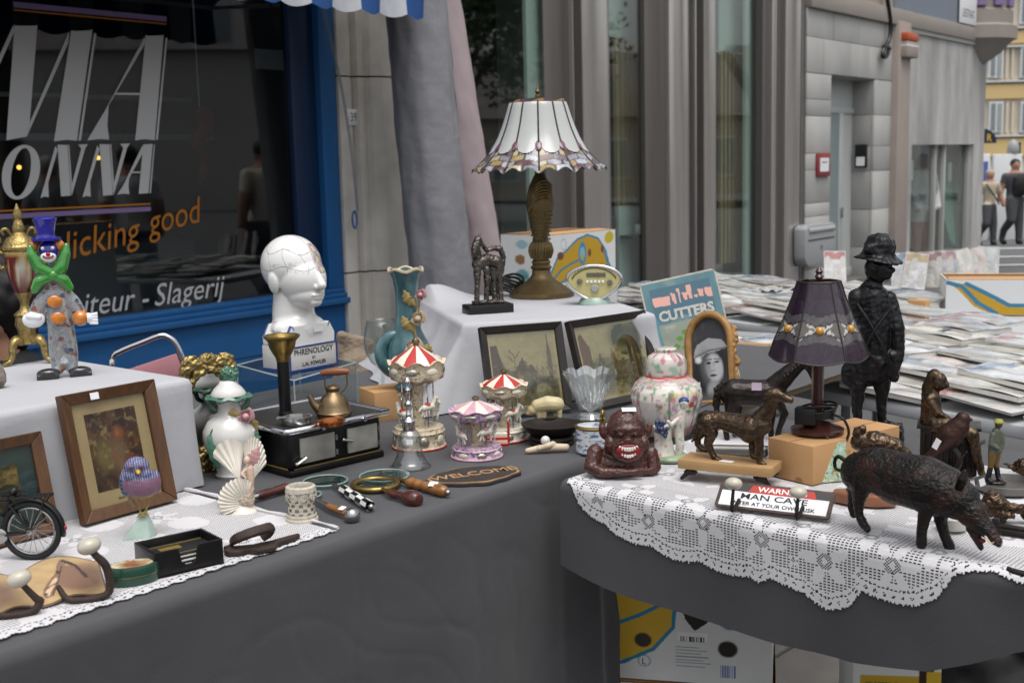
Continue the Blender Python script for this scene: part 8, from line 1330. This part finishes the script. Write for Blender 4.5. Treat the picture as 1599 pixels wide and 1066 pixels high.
t = TP('black_bag', 'slumped black fabric bag on the paving under the lace table', 'bag', 1560, 1120, .02); f = MB(t.k); f.ball((0, 0, 60), (95, 60, 75), 14); f.ball((-50, -10, 90), (40, 40, 50), 12); f.ball((40, 0, 130), (50, 40, 60)); organic(f, 'bag', pm('bag_black', '#1a1a1b', .7, var=.2, bump=.4, bs=30), t.e, 5, 2, disp=14, dscale=.02)
# ---- people crossing the street
pm('cloth_person', attr=True, var=.12, vs=9, rough=.85, bump=.3, bs=20, bd=.02)
def ray_at(px, y): d = ray(px, 300); return d.x*y/d.y
def walker(label, px, Y, h, cols, female, yaw, hand):
    k = h/128; e = tag(empty('person', (ray_at(px, Y), Y, gz(Y)), math.radians(yaw)), label, 'person'); f = MB(k); w = .86 if female else 1
    f.chain([(-6*w, -6, 66, 10*w), (-8, -12, 38, 7), (-11, 8, 22, 5.5), (-12, 12, 8, 4.5)], 10); f.chain([(6*w, 2, 66, 10*w), (9, 2, 36, 7), (9, 0, 18, 5.5), (9, 0, 5, 5)], 10); f.chain([(0, 0, 68, 12*w), (0, 0, 84, 12*w), (0, 0, 100, 13*w), (0, 0, 107, 8)], 12); f.chain([(0, 0, 108, 5), (0, -1, 113, 5)], 8)
    f.chain([(-14*w, 0, 103, 6), (-19, 2, 86, 4.6), (-24 if hand < 0 else -20, -2, 68, 3.6)], 9); f.chain([(14*w, 0, 103, 6), (19, 2, 86, 4.6), (24 if hand > 0 else 20, -2, 68, 3.6)], 9); f.ball((0, -1, 119.5), (7, 8, 9), 12); f.chain([(-12, 10, 4, 4), (-12, 1, 3, 4)], 8); f.chain([(9, 2, 3, 4), (9, -8, 3, 4)], 8)
    def col(P):
        z = P[:, 2]; r = np.ones((len(P), 3))*np.array(c(cols[1])); r[z < 70] = c(cols[2]); r[z < 7] = c('#201f20'); r[z > 108] = c('#a8806a'); r[(z < 92) & (np.abs(P[:, 0]) > 15) & (z > 60)] = c('#a8806a'); return r
    organic(f, 'body', 'cloth_person', e, 1.6, 3, col=col); f = MB(k); f.ball((0, .5, 122), (7.6, 8.4, 7.5), 12); f.build('hair' if female else 'cap', pm('hair_grey', '#9a9894', .6) if female else 'plastic_black', e); return e, k
e, k = walker('man in grey shirt and black cap walking away with a black backpack', 1584, 25.5, 1.76, (0, '#4a4c50', '#46474a'), False, 0, -1); f = MB(k); f.ball((4, -13, 90), (13, 8, 17), 14); f.box((4, -12, 88), (22, 10, 28)); organic(f, 'backpack', 'bag_black', e, 1.5, 4)
e, k = walker('woman with grey hair in a cream top walking beside the man', 1545, 25.2, 1.55, (0, '#b3a894', '#45454a'), True, 0, 1); f = MB(k); f.tube([(-10, -10, 104), (2, -14, 86), (14, -8, 70)], 1.2, 6); f.build('bag_strap', 'plastic_black', e)
# shoppers on the open side, seen only in the dark shop glass
for lab, X_, Y_, hh, cs, fem, yw in (('shopper in a white shirt, mirrored in the dark shop window', 3.6, 6.0, 1.75, (0, '#cfcfcf', '#3a4a66'), False, 70), ('shopper in a grey coat, mirrored beside the white shirt', 4.6, 5.2, 1.68, (0, '#8a8c90', '#2c2c30'), True, 100), ('tall shopper in a pale top, mirrored near the shop post', 4.4, 7.3, 1.8, (0, '#c9c2b4', '#50545c'), False, 60), ('shopper in a blue jacket, mirrored in the glazed shop front', 6.8, 9.4, 1.72, (0, '#3f6a90', '#33343a'), False, 80)):
    e, k = walker(lab, 800, 10, hh, cs, fem, yw, 0); e.location = (X_, Y_, 0)
# ---- inside the corner window: figure added for a mirrored woman, and a surfboard
def inwin(px, y): s, z = fac(px, 320, -y); return FP+FD*s-FN*y
P = inwin(1440, .24); e = tag(empty('mirrored_woman', (P.x, P.y, .16), math.radians(30)), 'added figure standing for a mirrored woman in grey sweater and white shorts, corner window', 'reflected figure'); f = MB(1.35/128)
f.chain([(0, 0, 62, 15), (0, 0, 84, 15), (0, 0, 100, 14), (0, 0, 106, 7)], 12); f.ball((0, 0, 118), (8, 9, 10)); f.chain([(-16, 0, 100, 7), (-22, 0, 80, 6), (-18, -8, 62, 5)]); f.chain([(16, 0, 100, 7), (22, 0, 80, 6), (18, -8, 62, 5)]); f.chain([(-7, 0, 58, 11), (-8, 0, 34, 7), (-8, 0, 4, 5)]); f.chain([(7, 0, 58, 11), (8, 0, 34, 7), (8, 0, 4, 5)])
def mc(P): z = P[:, 2]; r = np.ones((len(P), 3))*np.array(c('#b4b4b8')); r[z < 64] = c('#d4cfc8'); r[z < 44] = c('#a57a66'); r[z > 107] = c('#8a6a4c'); return r
organic(f, 'figure', 'cloth_person', e, 2, 3, col=mc)
P = inwin(1497, .2); sb = MB(); sb.prism([(.30*math.sin(a)*(1 if math.cos(a) < .2 else .95), .62-.60*math.cos(a)) for a in np.linspace(0, 6.283, 33)[:-1]], -.02, .02); o = sb.build('surfboard', pm('mint_board', '#9fc4b4', .35, var=.04), None, bevel=.01); o.location = (P.x, P.y, .17); o.rotation_euler = (math.radians(-6), 0, FA-.3); tag(o, 'mint green surfboard standing in the corner window', 'surfboard')
